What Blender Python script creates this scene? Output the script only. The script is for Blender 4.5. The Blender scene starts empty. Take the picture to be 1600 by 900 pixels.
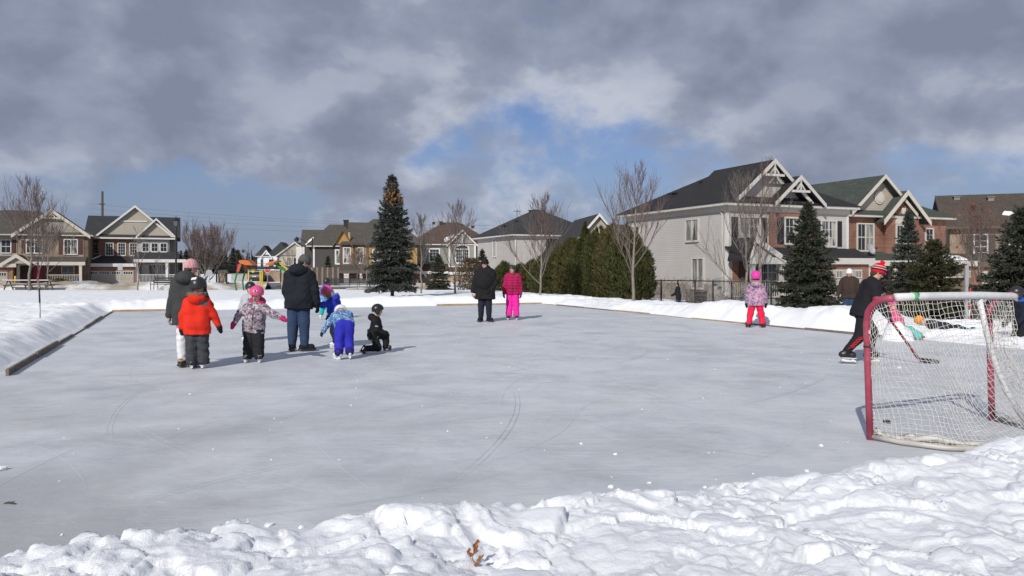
import bpy, bmesh, math, random
import numpy as np
from mathutils import Vector, Matrix, Euler

SC = bpy.context.scene
COL = SC.collection
R = math.radians

# ------------------------------------------------------------------ camera
CAM_H = 1.55            # eye height above the ice, metres
FPX = 1240.0            # focal length in pixels of a 1600 px wide frame
HORIZON = 420.0
cam_d = bpy.data.cameras.new("camera")
cam = bpy.data.objects.new("camera", cam_d)
COL.objects.link(cam)
cam.location = (0, 0, CAM_H)
cam.rotation_euler = (R(90), 0, 0)
cam_d.sensor_width = 36.0
cam_d.lens = 36.0 * FPX / 1600.0
cam_d.shift_y = -(450 - HORIZON) / 1600.0
cam_d.clip_start = 0.05
cam_d.clip_end = 6000
SC.camera = cam
SC.render.resolution_x, SC.render.resolution_y = 1024, 576

# ------------------------------------------------------------------ light
SC.view_settings.view_transform = 'Standard'
SC.view_settings.look = 'None'
SC.view_settings.exposure = 0.0
SC.view_settings.gamma = 1.0
SUN_EL = R(33)
SUN_AZ = math.atan2(-0.36, -0.93)       # compass direction of the sun: behind the viewer, to the left
sun_d = bpy.data.lights.new("sun", 'SUN')
sun_d.energy = 3.9
sun_d.angle = R(0.55)
sun_d.color = (1.0, 0.955, 0.89)
sun = bpy.data.objects.new("sun", sun_d)
COL.objects.link(sun)
_s = Vector((math.sin(SUN_AZ) * math.cos(SUN_EL), math.cos(SUN_AZ) * math.cos(SUN_EL), math.sin(SUN_EL)))
sun.rotation_euler = _s.to_track_quat('Z', 'Y').to_euler()
sun.location = _s * 60


def build_world():
    w = bpy.data.worlds.new("World")
    SC.world = w
    w.use_nodes = True
    nt = w.node_tree
    N, L = nt.nodes, nt.links
    N.clear()

    def nd(t, **kw):
        n = N.new(t)
        for k, v in kw.items():
            setattr(n, k, v)
        return n

    def mth(op, a, b=None, clamp=False):
        n = nd('ShaderNodeMath', operation=op, use_clamp=clamp)
        for i, v in enumerate((a, b)):
            if v is None:
                continue
            if isinstance(v, (int, float)):
                n.inputs[i].default_value = v
            else:
                L.new(v, n.inputs[i])
        return n.outputs[0]
    out = nd('ShaderNodeOutputWorld')
    bg = nd('ShaderNodeBackground')
    bg.inputs['Strength'].default_value = 0.1
    L.new(bg.outputs[0], out.inputs[0])
    sky = nd('ShaderNodeTexSky', sky_type='NISHITA')
    sky.sun_disc = False
    sky.sun_elevation = SUN_EL
    sky.sun_rotation = SUN_AZ
    sky.air_density = 1.0
    sky.dust_density = 0.6
    sky.ozone_density = 2.0
    tc = nd('ShaderNodeTexCoord')
    sep = nd('ShaderNodeSeparateXYZ')
    L.new(tc.outputs['Generated'], sep.inputs[0])
    z = mth('MAXIMUM', sep.outputs[2], 0.0)
    zz = mth('ADD', z, 0.75)
    px = mth('DIVIDE', sep.outputs[0], zz)
    py = mth('DIVIDE', sep.outputs[1], zz)

    def coord(dx, dy, s, dz=0.0):
        c = nd('ShaderNodeCombineXYZ')
        L.new(mth('MULTIPLY', mth('ADD', px, dx), s), c.inputs[0])
        L.new(mth('MULTIPLY', mth('ADD', py, dy), s), c.inputs[1])
        L.new(mth('ADD', mth('MULTIPLY', z, 0.9), 3.7 + dz), c.inputs[2])
        return c.outputs[0]

    def noise(vec, scale, detail, rough, dist=0.0):
        n = nd('ShaderNodeTexNoise')
        L.new(vec, n.inputs['Vector'])
        n.inputs['Scale'].default_value = scale
        n.inputs['Detail'].default_value = detail
        n.inputs['Roughness'].default_value = rough
        n.inputs['Distortion'].default_value = dist
        return n.outputs['Fac']
    OX, OY = SKY_OFF
    big = noise(coord(OX, OY, 1.0), 2.2, 2, 0.5)
    n1 = noise(coord(OX, OY, 1.0), 4.6, 9, 0.56, 0.15)
    p1 = noise(coord(OX, OY, 1.0), 5.2, 7, 0.54, 0.1)
    p2 = noise(coord(OX - 0.030, OY - 0.035, 1.0, 0.03), 5.2, 5, 0.50, 0.1)   # the same billows, a little towards the sun
    dens = mth('ADD', mth('MULTIPLY', n1, 0.80), mth('MULTIPLY', big, 0.50))

    def mapr(v, a, b, c, d, smooth=True):
        n = nd('ShaderNodeMapRange')
        if smooth:
            n.interpolation_type = 'SMOOTHSTEP'
        L.new(v, n.inputs[0])
        for i, q in enumerate((a, b, c, d)):
            n.inputs[i + 1].default_value = q
        return n.outputs[0]
    # more cloud overhead, broken towards the horizon
    lift = mapr(z, 0.05, 0.25, -0.03, 0.13)
    densl = mth('ADD', dens, lift)
    cover = mapr(densl, 0.60, 0.73, 0.0, 1.0)
    edge = mth('SUBTRACT', p1, p2)
    relief = mapr(edge, -0.17, 0.17, 0.0, 1.0)
    thick = mapr(densl, 0.62, 0.92, 1.0, 0.0)
    wisp = mapr(n1, 0.30, 0.72, -0.10, 0.14)
    lit = mth('ADD', mth('ADD', mth('MULTIPLY', relief, 0.68), wisp), mth('ADD', mth('MULTIPLY', thick, 0.40), mapr(big, 0.35, 0.65, -0.02, -0.16)), clamp=True)
    ramp = nd('ShaderNodeValToRGB')
    e = ramp.color_ramp.elements
    e[0].position = 0.10
    e[0].color = (2.15, 2.50, 3.40, 1)
    e[1].position = 0.95
    e[1].color = (5.1, 5.45, 6.35, 1)
    m = ramp.color_ramp.elements.new(0.55)
    m.color = (3.0, 3.40, 4.45, 1)
    L.new(lit, ramp.inputs[0])
    skyc = nd('ShaderNodeMix', data_type='RGBA', blend_type='MULTIPLY')
    skyc.inputs[0].default_value = 1.0
    L.new(sky.outputs[0], skyc.inputs[6])
    skyc.inputs[7].default_value = SKY_GAIN
    # pale haze low over the horizon
    hz = nd('ShaderNodeMix', data_type='RGBA')
    L.new(mapr(z, 0.0, 0.20, 0.80, 0.0), hz.inputs[0])
    L.new(skyc.outputs[2], hz.inputs[6])
    hz.inputs[7].default_value = (2.3, 2.85, 4.1, 1)
    mix = nd('ShaderNodeMix', data_type='RGBA')
    L.new(cover, mix.inputs[0])
    L.new(hz.outputs[2], mix.inputs[6])
    L.new(ramp.outputs[0], mix.inputs[7])
    L.new(mix.outputs[2], bg.inputs['Color'])


SKY_OFF = (5.9, -8.2)
SKY_GAIN = (0.56, 0.60, 0.80, 1)
build_world()

# ------------------------------------------------------------------ placing
GA = R(22.5)                                   # the rink and the street grid are turned by this much
GU = Vector((math.cos(GA), math.sin(GA), 0))
GV = Vector((-math.sin(GA), math.cos(GA), 0))


def uv(u, v, z=0.0):
    return Vector((u * GU.x + v * GV.x, u * GU.y + v * GV.y, z))


def to_uv(x, y):
    return x * GU.x + y * GU.y, x * GV.x + y * GV.y


def at(px, py, d):
    """world point seen at photo pixel (px, py) at depth d"""
    return Vector(((px - 800) * d / FPX, d, CAM_H - (py - HORIZON) * d / FPX))


def gnd(px, py, z=0.0):
    return at(px, py, (CAM_H - z) * FPX / (py - HORIZON))


# ------------------------------------------------------------------ object helpers
def props(o, label=None, cat=None, group=None, kind=None):
    if label: o['label'] = label
    if cat: o['category'] = cat
    if group: o['group'] = group
    if kind: o['kind'] = kind
    return o


def thing(name, label, cat, loc=(0, 0, 0), rz=0.0, group=None):
    o = bpy.data.objects.new(name, None)
    o.empty_display_size = 0.2
    COL.objects.link(o)
    o.location = loc
    o.rotation_euler = (0, 0, rz)
    return props(o, label, cat, group)


def mesh_obj(name, verts, faces, mat, parent=None, smooth=False, mats=None, fmat=None, autosmooth=None):
    me = bpy.data.meshes.new(name)
    me.from_pydata(verts, [], faces)
    if mats:
        for m in mats: me.materials.append(m)
        if fmat is not None:
            me.polygons.foreach_set('material_index', fmat)
    elif mat:
        me.materials.append(mat)
    if smooth:
        me.polygons.foreach_set('use_smooth', [True] * len(me.polygons))
    me.update()
    o = bpy.data.objects.new(name, me)
    COL.objects.link(o)
    if parent is not None:
        o.parent = parent
    return o


def np_obj(name, V, F, mat, parent=None, smooth=True):
    """mesh from numpy arrays; F is an (n,3) or (n,4) array"""
    me = bpy.data.meshes.new(name)
    nv, nf, k = len(V), len(F), F.shape[1]
    me.vertices.add(nv)
    me.vertices.foreach_set('co', np.ascontiguousarray(V, dtype=np.float32).ravel())
    me.loops.add(nf * k)
    me.loops.foreach_set('vertex_index', np.ascontiguousarray(F, dtype=np.int32).ravel())
    me.polygons.add(nf)
    me.polygons.foreach_set('loop_start', np.arange(0, nf * k, k, dtype=np.int32))
    me.polygons.foreach_set('loop_total', np.full(nf, k, dtype=np.int32))
    if smooth:
        me.polygons.foreach_set('use_smooth', np.ones(nf, dtype=bool))
    me.materials.append(mat)
    me.update(calc_edges=True)
    me.validate()
    o = bpy.data.objects.new(name, me)
    COL.objects.link(o)
    if parent is not None:
        o.parent = parent
    return o


def copy_tree(o, parent=None):
    c = o.copy()
    COL.objects.link(c)
    c.parent = parent
    for ch in list(o.children):
        copy_tree(ch, c)
    return c


class MB:
    """collects simple solids; build() links them as one mesh object"""

    def __init__(s):
        s.v, s.f, s.m = [], [], []
        s.cur = 0

    def add(s, vs, fs):
        n = len(s.v)
        s.v += [tuple(p) for p in vs]
        s.f += [tuple(i + n for i in f) for f in fs]
        s.m += [s.cur] * len(fs)
        return s

    def box(s, x0, x1, y0, y1, z0, z1):
        v = [(x0, y0, z0), (x1, y0, z0), (x1, y1, z0), (x0, y1, z0), (x0, y0, z1), (x1, y0, z1), (x1, y1, z1), (x0, y1, z1)]
        return s.add(v, [(0, 3, 2, 1), (4, 5, 6, 7), (0, 1, 5, 4), (1, 2, 6, 5), (2, 3, 7, 6), (3, 0, 4, 7)])

    def bar(s, a, b, w, h, up=(0, 0, 1)):
        """box beam from a to b, w across and h along 'up'"""
        a, b = Vector(a), Vector(b)
        d = (b - a).normalized()
        up = Vector(up)
        x = d.cross(up)
        if x.length < 1e-5: x = d.cross(Vector((0, 1, 0)))
        x.normalize()
        y = x.cross(d).normalized()
        x, y = x * w / 2, y * h / 2
        v = [a - x - y, a + x - y, a + x + y, a - x + y, b - x - y, b + x - y, b + x + y, b - x + y]
        return s.add(v, [(0, 1, 2, 3), (4, 7, 6, 5), (0, 4, 5, 1), (1, 5, 6, 2), (2, 6, 7, 3), (3, 7, 4, 0)])

    def tube(s, pts, r, n=6, cap=True):
        """tube along a polyline; r a number or one per point"""
        pts = [Vector(p) for p in pts]
        if isinstance(r, (int, float)): r = [r] * len(pts)
        base = len(s.v)
        d0 = (pts[1] - pts[0]).normalized()
        ref = Vector((0, 0, 1)) if abs(d0.z) < 0.9 else Vector((1, 0, 0))
        x = d0.cross(ref).normalized()
        for i, p in enumerate(pts):
            d = (pts[min(i + 1, len(pts) - 1)] - pts[max(i - 1, 0)])
            if d.length < 1e-9: d = d0
            d = d.normalized()
            x = (x - d * x.dot(d))
            if x.length < 1e-6: x = d.orthogonal()
            x.normalize()
            y = d.cross(x)
            for k in range(n):
                a = 2 * math.pi * k / n
                s.v.append(tuple(p + (x * math.cos(a) + y * math.sin(a)) * r[i]))
        fs = []
        for i in range(len(pts) - 1):
            for k in range(n):
                k2 = (k + 1) % n
                fs.append((base + i * n + k, base + i * n + k2, base + (i + 1) * n + k2, base + (i + 1) * n + k))
        if cap:
            fs.append(tuple(base + k for k in range(n - 1, -1, -1)))
            e = base + (len(pts) - 1) * n
            fs.append(tuple(e + k for k in range(n)))
        s.f += fs
        s.m += [s.cur] * len(fs)
        return s

    def prism(s, poly, axis, a, b):
        """extrude a 2-D polygon along an axis ('x','y','z') from a to b"""
        def P(p, t):
            return {'x': (t, p[0], p[1]), 'y': (p[0], t, p[1]), 'z': (p[0], p[1], t)}[axis]
        n = len(poly)
        v = [P(p, a) for p in poly] + [P(p, b) for p in poly]
        fs = [tuple(range(n - 1, -1, -1)), tuple(range(n, 2 * n))]
        fs += [(i, (i + 1) % n, n + (i + 1) % n, n + i) for i in range(n)]
        return s.add(v, fs)

    def lathe(s, prof, c=(0, 0, 0), n=16):
        base = len(s.v)
        for (r, z) in prof:
            for k in range(n):
                a = 2 * math.pi * k / n
                s.v.append((c[0] + r * math.cos(a), c[1] + r * math.sin(a), c[2] + z))
        fs = []
        for i in range(len(prof) - 1):
            for k in range(n):
                k2 = (k + 1) % n
                fs.append((base + i * n + k, base + i * n + k2, base + (i + 1) * n + k2, base + (i + 1) * n + k))
        fs.append(tuple(base + k for k in range(n - 1, -1, -1)))
        e = base + (len(prof) - 1) * n
        fs.append(tuple(e + k for k in range(n)))
        s.f += fs
        s.m += [s.cur] * len(fs)
        return s

    def build(s, name, mat, parent=None, smooth=False, **kw):
        if isinstance(mat, (list, tuple)):
            o = mesh_obj(name, s.v, s.f, None, parent, smooth, mats=mat, fmat=s.m)
        else:
            o = mesh_obj(name, s.v, s.f, mat, parent, smooth)
        bm = bmesh.new()
        bm.from_mesh(o.data)
        bmesh.ops.recalc_face_normals(bm, faces=bm.faces)
        bm.to_mesh(o.data)
        bm.free()
        return props(o, **kw)


# ------------------------------------------------------------------ materials
class NT:
    def __init__(s, name):
        s.mat = bpy.data.materials.new(name)
        s.mat.use_nodes = True
        s.N, s.L = s.mat.node_tree.nodes, s.mat.node_tree.links
        s.b = s.N['Principled BSDF']
        s.tc = s.N.new('ShaderNodeTexCoord')

    def obj(s): return s.tc.outputs['Object']

    def set(s, n, i, v):
        if hasattr(v, 'is_output'):
            s.L.new(v, n.inputs[i])
        else:
            n.inputs[i].default_value = v

    def math(s, op, a, b=None, clamp=False):
        n = s.N.new('ShaderNodeMath')
        n.operation = op
        n.use_clamp = clamp
        s.set(n, 0, a)
        if b is not None: s.set(n, 1, b)
        return n.outputs[0]

    def sep(s, v):
        n = s.N.new('ShaderNodeSeparateXYZ')
        s.set(n, 0, v)
        return n.outputs

    def comb(s, x, y, z):
        n = s.N.new('ShaderNodeCombineXYZ')
        for i, q in enumerate((x, y, z)): s.set(n, i, q)
        return n.outputs[0]

    def mapping(s, vec, loc=(0, 0, 0), rot=(0, 0, 0), scale=(1, 1, 1)):
        n = s.N.new('ShaderNodeMapping')
        s.set(n, 0, vec)
        n.inputs[1].default_value = loc
        n.inputs[2].default_value = rot
        n.inputs[3].default_value = scale
        return n.outputs[0]

    def noise(s, vec, scale, detail=4, rough=.5, dist=0., col=False):
        n = s.N.new('ShaderNodeTexNoise')
        s.set(n, 'Vector', vec)
        n.inputs['Scale'].default_value = scale
        n.inputs['Detail'].default_value = detail
        n.inputs['Roughness'].default_value = rough
        n.inputs['Distortion'].default_value = dist
        return n.outputs['Color' if col else 'Fac']

    def voro(s, vec, scale, feat='F1', out='Distance'):
        n = s.N.new('ShaderNodeTexVoronoi')
        n.feature = feat
        s.set(n, 'Vector', vec)
        n.inputs['Scale'].default_value = scale
        return n.outputs[out]

    def rng(s, v, a, b, c=0., d=1., smooth=False):
        n = s.N.new('ShaderNodeMapRange')
        if smooth: n.interpolation_type = 'SMOOTHSTEP'
        s.set(n, 0, v)
        for i, q in enumerate((a, b, c, d)): n.inputs[i + 1].default_value = q
        return n.outputs[0]

    def mix(s, fac, a, b, mode='MIX'):
        n = s.N.new('ShaderNodeMix')
        n.data_type = 'RGBA'
        n.blend_type = mode
        s.set(n, 0, fac)
        for i, q in ((6, a), (7, b)):
            if hasattr(q, 'is_output'): s.L.new(q, n.inputs[i])
            else: n.inputs[i].default_value = (*q[:3], 1)
        return n.outputs[2]

    def bump(s, h, strength=.3, dist=.02, prev=None):
        n = s.N.new('ShaderNodeBump')
        n.inputs['Strength'].default_value = strength
        n.inputs['Distance'].default_value = dist
        s.set(n, 'Height', h)
        if prev is not None: s.L.new(prev, n.inputs['Normal'])
        return n.outputs[0]

    def done(s, color=None, rough=.8, normal=None, spec=.3, metal=0.):
        if color is not None:
            if hasattr(color, 'is_output'): s.L.new(color, s.b.inputs['Base Color'])
            else: s.b.inputs['Base Color'].default_value = (*color[:3], 1)
        s.set(s.b, 'Roughness', rough)
        s.b.inputs['Specular IOR Level'].default_value = spec
        s.b.inputs['Metallic'].default_value = metal
        if normal is not None: s.L.new(normal, s.b.inputs['Normal'])
        return s.mat


def dk(c, k): return tuple(x * k for x in c[:3])


_mats = {}


def plain(name, c, rough=.7, var=.18, scale=6, bump=.15, bscale=40, spec=.3, metal=0.):
    """a colour with grain and light wear"""
    if name in _mats: return _mats[name]
    t = NT(name)
    n = t.noise(t.obj(), scale, 6, .6)
    col = t.mix(t.rng(n, .3, .7), dk(c, 1 - var), dk(c, 1 + var))
    nm = t.bump(t.noise(t.obj(), bscale, 4, .6), bump, .01) if bump else None
    _mats[name] = t.done(col, rough, nm, spec, metal)
    return _mats[name]


def fabric(name, c, rough=.85, var=.14, sheen=.0):
    """woven winter fabric: soft folds and a fine weave"""
    if name in _mats: return _mats[name]
    t = NT(name)
    o = t.obj()
    n = t.noise(t.mapping(o, scale=(1, 1, .45)), 9, 5, .6, .4)
    col = t.mix(t.rng(n, .3, .72), dk(c, 1 - var), dk(c, 1 + var))
    h = t.math('ADD', t.math('MULTIPLY', n, 1.0), t.math('MULTIPLY', t.noise(o, 260, 2), .06))
    _mats[name] = t.done(col, rough, t.bump(h, .55, .03), .2)
    return _mats[name]


def siding(name, c, pitch=.115):
    """horizontal lap siding: courses, joints and slight fading"""
    if name in _mats: return _mats[name]
    t = NT(name)
    x, y, z = t.sep(t.obj())
    fr = t.math('FRACT', t.math('DIVIDE', z, pitch))
    row = t.math('FLOOR', t.math('DIVIDE', z, pitch))
    gap = t.rng(fr, .0, .10, .0, 1.)                   # the dark joint under each course
    n = t.noise(t.comb(t.math('MULTIPLY', t.math('ADD', x, y), .35), 0., t.math('MULTIPLY', row, 7.3)), 1.3, 3)
    n2 = t.noise(t.obj(), .6, 5, .6)
    col = t.mix(t.rng(n, .3, .7), dk(c, .92), dk(c, 1.06))
    col = t.mix(t.rng(n2, .35, .75), dk(c, .9), col)
    col = t.mix(gap, dk(c, .5), col)
    h = t.math('SUBTRACT', 1., fr)
    _mats[name] = t.done(col, .6, t.bump(h, .8, .02), .3)
    return _mats[name]


def brick(name, c1, c2, mortar, sc=1.0):
    if name in _mats: return _mats[name]
    t = NT(name)
    x, y, z = t.sep(t.obj())
    v = t.comb(t.math('ADD', x, y), z, 0.)
    b = t.N.new('ShaderNodeTexBrick')
    t.L.new(v, b.inputs['Vector'])
    b.inputs['Color1'].default_value = (*c1, 1)
    b.inputs['Color2'].default_value = (*c2, 1)
    b.inputs['Mortar'].default_value = (*mortar, 1)
    b.inputs['Scale'].default_value = 1.0
    b.inputs['Mortar Size'].default_value = .009 * sc
    b.inputs['Brick Width'].default_value = .24 * sc
    b.inputs['Row Height'].default_value = .085 * sc
    b.inputs['Bias'].default_value = .0
    n = t.noise(t.obj(), 1.1, 6, .6)
    col = t.mix(.8, b.outputs['Color'], t.mix(t.rng(n, .3, .7), (.55, .5, .48), (1.15, 1.1, 1.05)), 'MULTIPLY')
    _mats[name] = t.done(col, .9, t.bump(b.outputs['Fac'], -.6, .012), .2)
    return _mats[name]


def shingle(name, c, row=.15):
    """asphalt shingles: courses of tabs of uneven tone"""
    if name in _mats: return _mats[name]
    t = NT(name)
    x, y, z = t.sep(t.obj())
    v = t.comb(t.math('ADD', x, t.math('MULTIPLY', y, .8)), t.math('MULTIPLY', z, 1.7), 0.)
    b = t.N.new('ShaderNodeTexBrick')
    t.L.new(v, b.inputs['Vector'])
    b.inputs['Color1'].default_value = (*dk(c, .72), 1)
    b.inputs['Color2'].default_value = (*dk(c, 1.3), 1)
    b.inputs['Mortar'].default_value = (*dk(c, .45), 1)
    b.inputs['Scale'].default_value = 1.
    b.inputs['Mortar Size'].default_value = .012
    b.inputs['Brick Width'].default_value = .32
    b.inputs['Row Height'].default_value = row
    n = t.noise(t.mapping(t.obj(), scale=(1, 1, 2.5)), .9, 6, .65)
    col = t.mix(t.rng(n, .3, .72), dk(c, .7), b.outputs['Color'])
    col = t.mix(t.rng(t.noise(t.obj(), 14, 3), .35, .75, 0., .35), col, dk(c, 1.5))
    _mats[name] = t.done(col, .92, t.bump(b.outputs['Fac'], -.5, .015), .2)
    return _mats[name]


def glass_mat(name, c=(.02, .025, .03), curtain=0.):
    """window pane: dark room, curtains behind, a glossy front"""
    if name in _mats: return _mats[name]
    t = NT(name)
    n = t.noise(t.mapping(t.obj(), scale=(3.2, 3.2, .5)), 1.4, 3)
    col = t.mix(t.rng(n, .48, .56, 0., curtain), c, (.42, .41, .38))
    _mats[name] = t.done(col, .06, None, .6)
    return _mats[name]

# ================================================================== GROUND
RU0, RU1, RV0, RV1 = -2.35, 14.6, 4.35, 31.7      # the ice rectangle in grid coordinates
_rng = np.random.RandomState(11)
_lat = _rng.rand(256, 256).astype(np.float32)


def vnoise(x, y):
    xi, yi = np.floor(x).astype(int), np.floor(y).astype(int)
    fx, fy = x - xi, y - yi
    fx, fy = fx * fx * (3 - 2 * fx), fy * fy * (3 - 2 * fy)
    a = _lat[xi & 255, yi & 255]; b = _lat[(xi + 1) & 255, yi & 255]
    c = _lat[xi & 255, (yi + 1) & 255]; d = _lat[(xi + 1) & 255, (yi + 1) & 255]
    return (a * (1 - fx) + b * fx) * (1 - fy) + (c * (1 - fx) + d * fx) * fy


def fbm(x, y, oct=4, gain=.5):
    s, a, t = 0., 1., 0.
    for i in range(oct):
        s = s + a * vnoise(x * 2 ** i + 17.3 * i, y * 2 ** i + 5.1 * i)
        t += a
        a *= gain
    return s / t - .5


def sstep(a, b, x):
    t = np.clip((x - a) / (b - a), 0, 1)
    return t * t * (3 - 2 * t)


def field_base(u, v):
    y = u * GU.y + v * GV.y
    z = .20 - .40 * sstep(46, 70, y) - .30 * sstep(85, 125, y)
    z = z - .50 * sstep(17.5, 24, u) * sstep(8, 14, v) * (1 - sstep(46, 60, y))
    return z


def terrain(u, v, noise=True):
    u = np.asarray(u, dtype=np.float64); v = np.asarray(v, dtype=np.float64)
    du = np.maximum(RU0 - u, u - RU1)
    dv = np.maximum(RV0 - v, v - RV1)
    d = np.where((du > 0) & (dv > 0), np.hypot(np.maximum(du, 0), np.maximum(dv, 0)), np.maximum(du, dv))
    left = (u < RU0 + .2); far = (v > RV1 - .2); right = (u > RU1 - .2)
    hb = .30
    hb = np.where(left, .30, hb)
    hb = np.where(far, .36, hb)
    hr = (.20 + .34 * sstep(29, 17, v) + .06 * np.sin(v * 1.3)) * (.22 + .78 * sstep(13.6, 15.6, v))
    hb = np.where(right & ~far, hr, hb)
    if noise:
        hb = hb + .16 * fbm(u * .55 + 3, v * .55, 3)
        d = d - .06 + .22 * fbm(u * .9, v * .9 + 40, 3)
    fb = field_base(u, v)
    wid = np.where(right, 1.6, 1.25)
    rise = sstep(-.05, .95, d) ** .8
    fall = sstep(wid * .8, wid * 2.3, d)
    z = -.09 + (hb + .09) * rise
    z = z * (1 - fall) + fb * fall
    if noise:
        near = np.exp(-np.maximum(d, 0) / 14)
        amp = rise * (.30 + .7 * near)
        y = u * GU.y + v * GV.y
        amp = amp * (1 - .8 * sstep(50, 62, y))
        z = z + amp * (.16 * fbm(u * 1.1, v * 1.1, 4) + .10 * (np.abs(fbm(u * 2.6 + 9, v * 2.6, 4)) * 2 - .35) + .05 * fbm(u * 6.5, v * 6.5 + 3, 3))
    # heaps of snow piled behind the goal
    for (hx, hy, r, hh) in ((8.36, 17.2, .27, .36), (9.95, 17.6, .75, .18), (11.3, 19.5, 1.2, .22)):
        hu_, hv_ = to_uv(hx, hy)
        q = ((np.abs(u - hu_) / r) ** 4 + (np.abs(v - hv_) / r) ** 4) ** .25 + .25 * fbm(u * 3 + hx, v * 3, 3)
        z = np.maximum(z, (hh + .06 * np.sin(u * 9 + v * 5) + .10 * fbm(u * 5, v * 5, 3)) * (1 - np.clip(q, 0, 1) ** 6) - .05 * (q >= 1) - .2 * (q > 1.0)) if noise else z
    return z, d


def ground_z(x, y):
    u, v = to_uv(x, y)
    return float(terrain(np.array([u]), np.array([v]))[0][0])


def on_ground(px, d, sink=.0):
    p = at(px, HORIZON, d)
    p.z = ground_z(p.x, p.y) - sink
    return p


def grid_obj(name, us, vs, Z, mat, smooth=True):
    U, V = np.meshgrid(us, vs, indexing='ij')
    X = U * GU.x + V * GV.x
    Y = U * GU.y + V * GV.y
    P = np.stack([X, Y, Z], -1).reshape(-1, 3)
    nu, nv = len(us), len(vs)
    I = np.arange(nu * nv).reshape(nu, nv)
    F = np.stack([I[:-1, :-1], I[1:, :-1], I[1:, 1:], I[:-1, 1:]], -1).reshape(-1, 4)
    return np_obj(name, P, F, mat, None, smooth)


def snow_mat(name, c=(.84, .85, .87), fine=1.0, dirt=0.):
    t = NT(name)
    o = t.obj()
    n = t.noise(o, 1.7, 6, .6)
    col = t.mix(t.rng(n, .3, .7), dk(c, .94), c)
    if dirt:
        m = t.rng(t.noise(o, .35, 6, .62), .40, .56)
        col = t.mix(t.math('MULTIPLY', m, dirt), col, (.30, .245, .175))
    h = t.math('ADD', t.noise(o, 22, 6, .62), t.math('MULTIPLY', t.noise(o, 150, 3, .6), .35))
    nm = t.bump(h, .38 * fine, .025)
    m = t.done(col, .62, nm, .25)
    t.b.inputs['Subsurface Weight'].default_value = 0.0
    return m


def lines(segs):
    out = []
    for a, b, st in segs:
        n = max(1, int(round((b - a) / st)))
        out += list(np.linspace(a, b, n, endpoint=False))
    out.append(segs[-1][1])
    return np.array(out)


SNOW = snow_mat('snow')
us = lines([(-1500, -500, 250), (-500, -120, 40), (-120, -50, 5), (-50, -16, .6), (-16, -6, .16), (-6, 1, .085), (1, 13, .2), (13, 18.5, .07), (18.5, 30, .25), (30, 80, 2.5), (80, 400, 30), (400, 1500, 220)])
vs = lines([(-600, -100, 100), (-100, -10, 10), (-10, 2, .8), (2, 5, .12), (5, 31, .085), (31, 38, .09), (38, 52, .3), (52, 90, 1.2), (90, 200, 8), (200, 500, 40), (500, 2500, 250)])
U_, V_ = np.meshgrid(us, vs, indexing='ij')
Z_, D_ = terrain(U_, V_)
# the trodden bank in front of the viewer is a finer sheet; this one dips under it
inn = sstep(-5.2, -4.4, U_) * sstep(9.6, 8.8, U_) * sstep(.4, 1.0, V_) * sstep(5.6, 5.1, V_)
Z_ = Z_ - .45 * inn
props(grid_obj('snow_ground', us, vs, Z_, SNOW), kind='structure')


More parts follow.
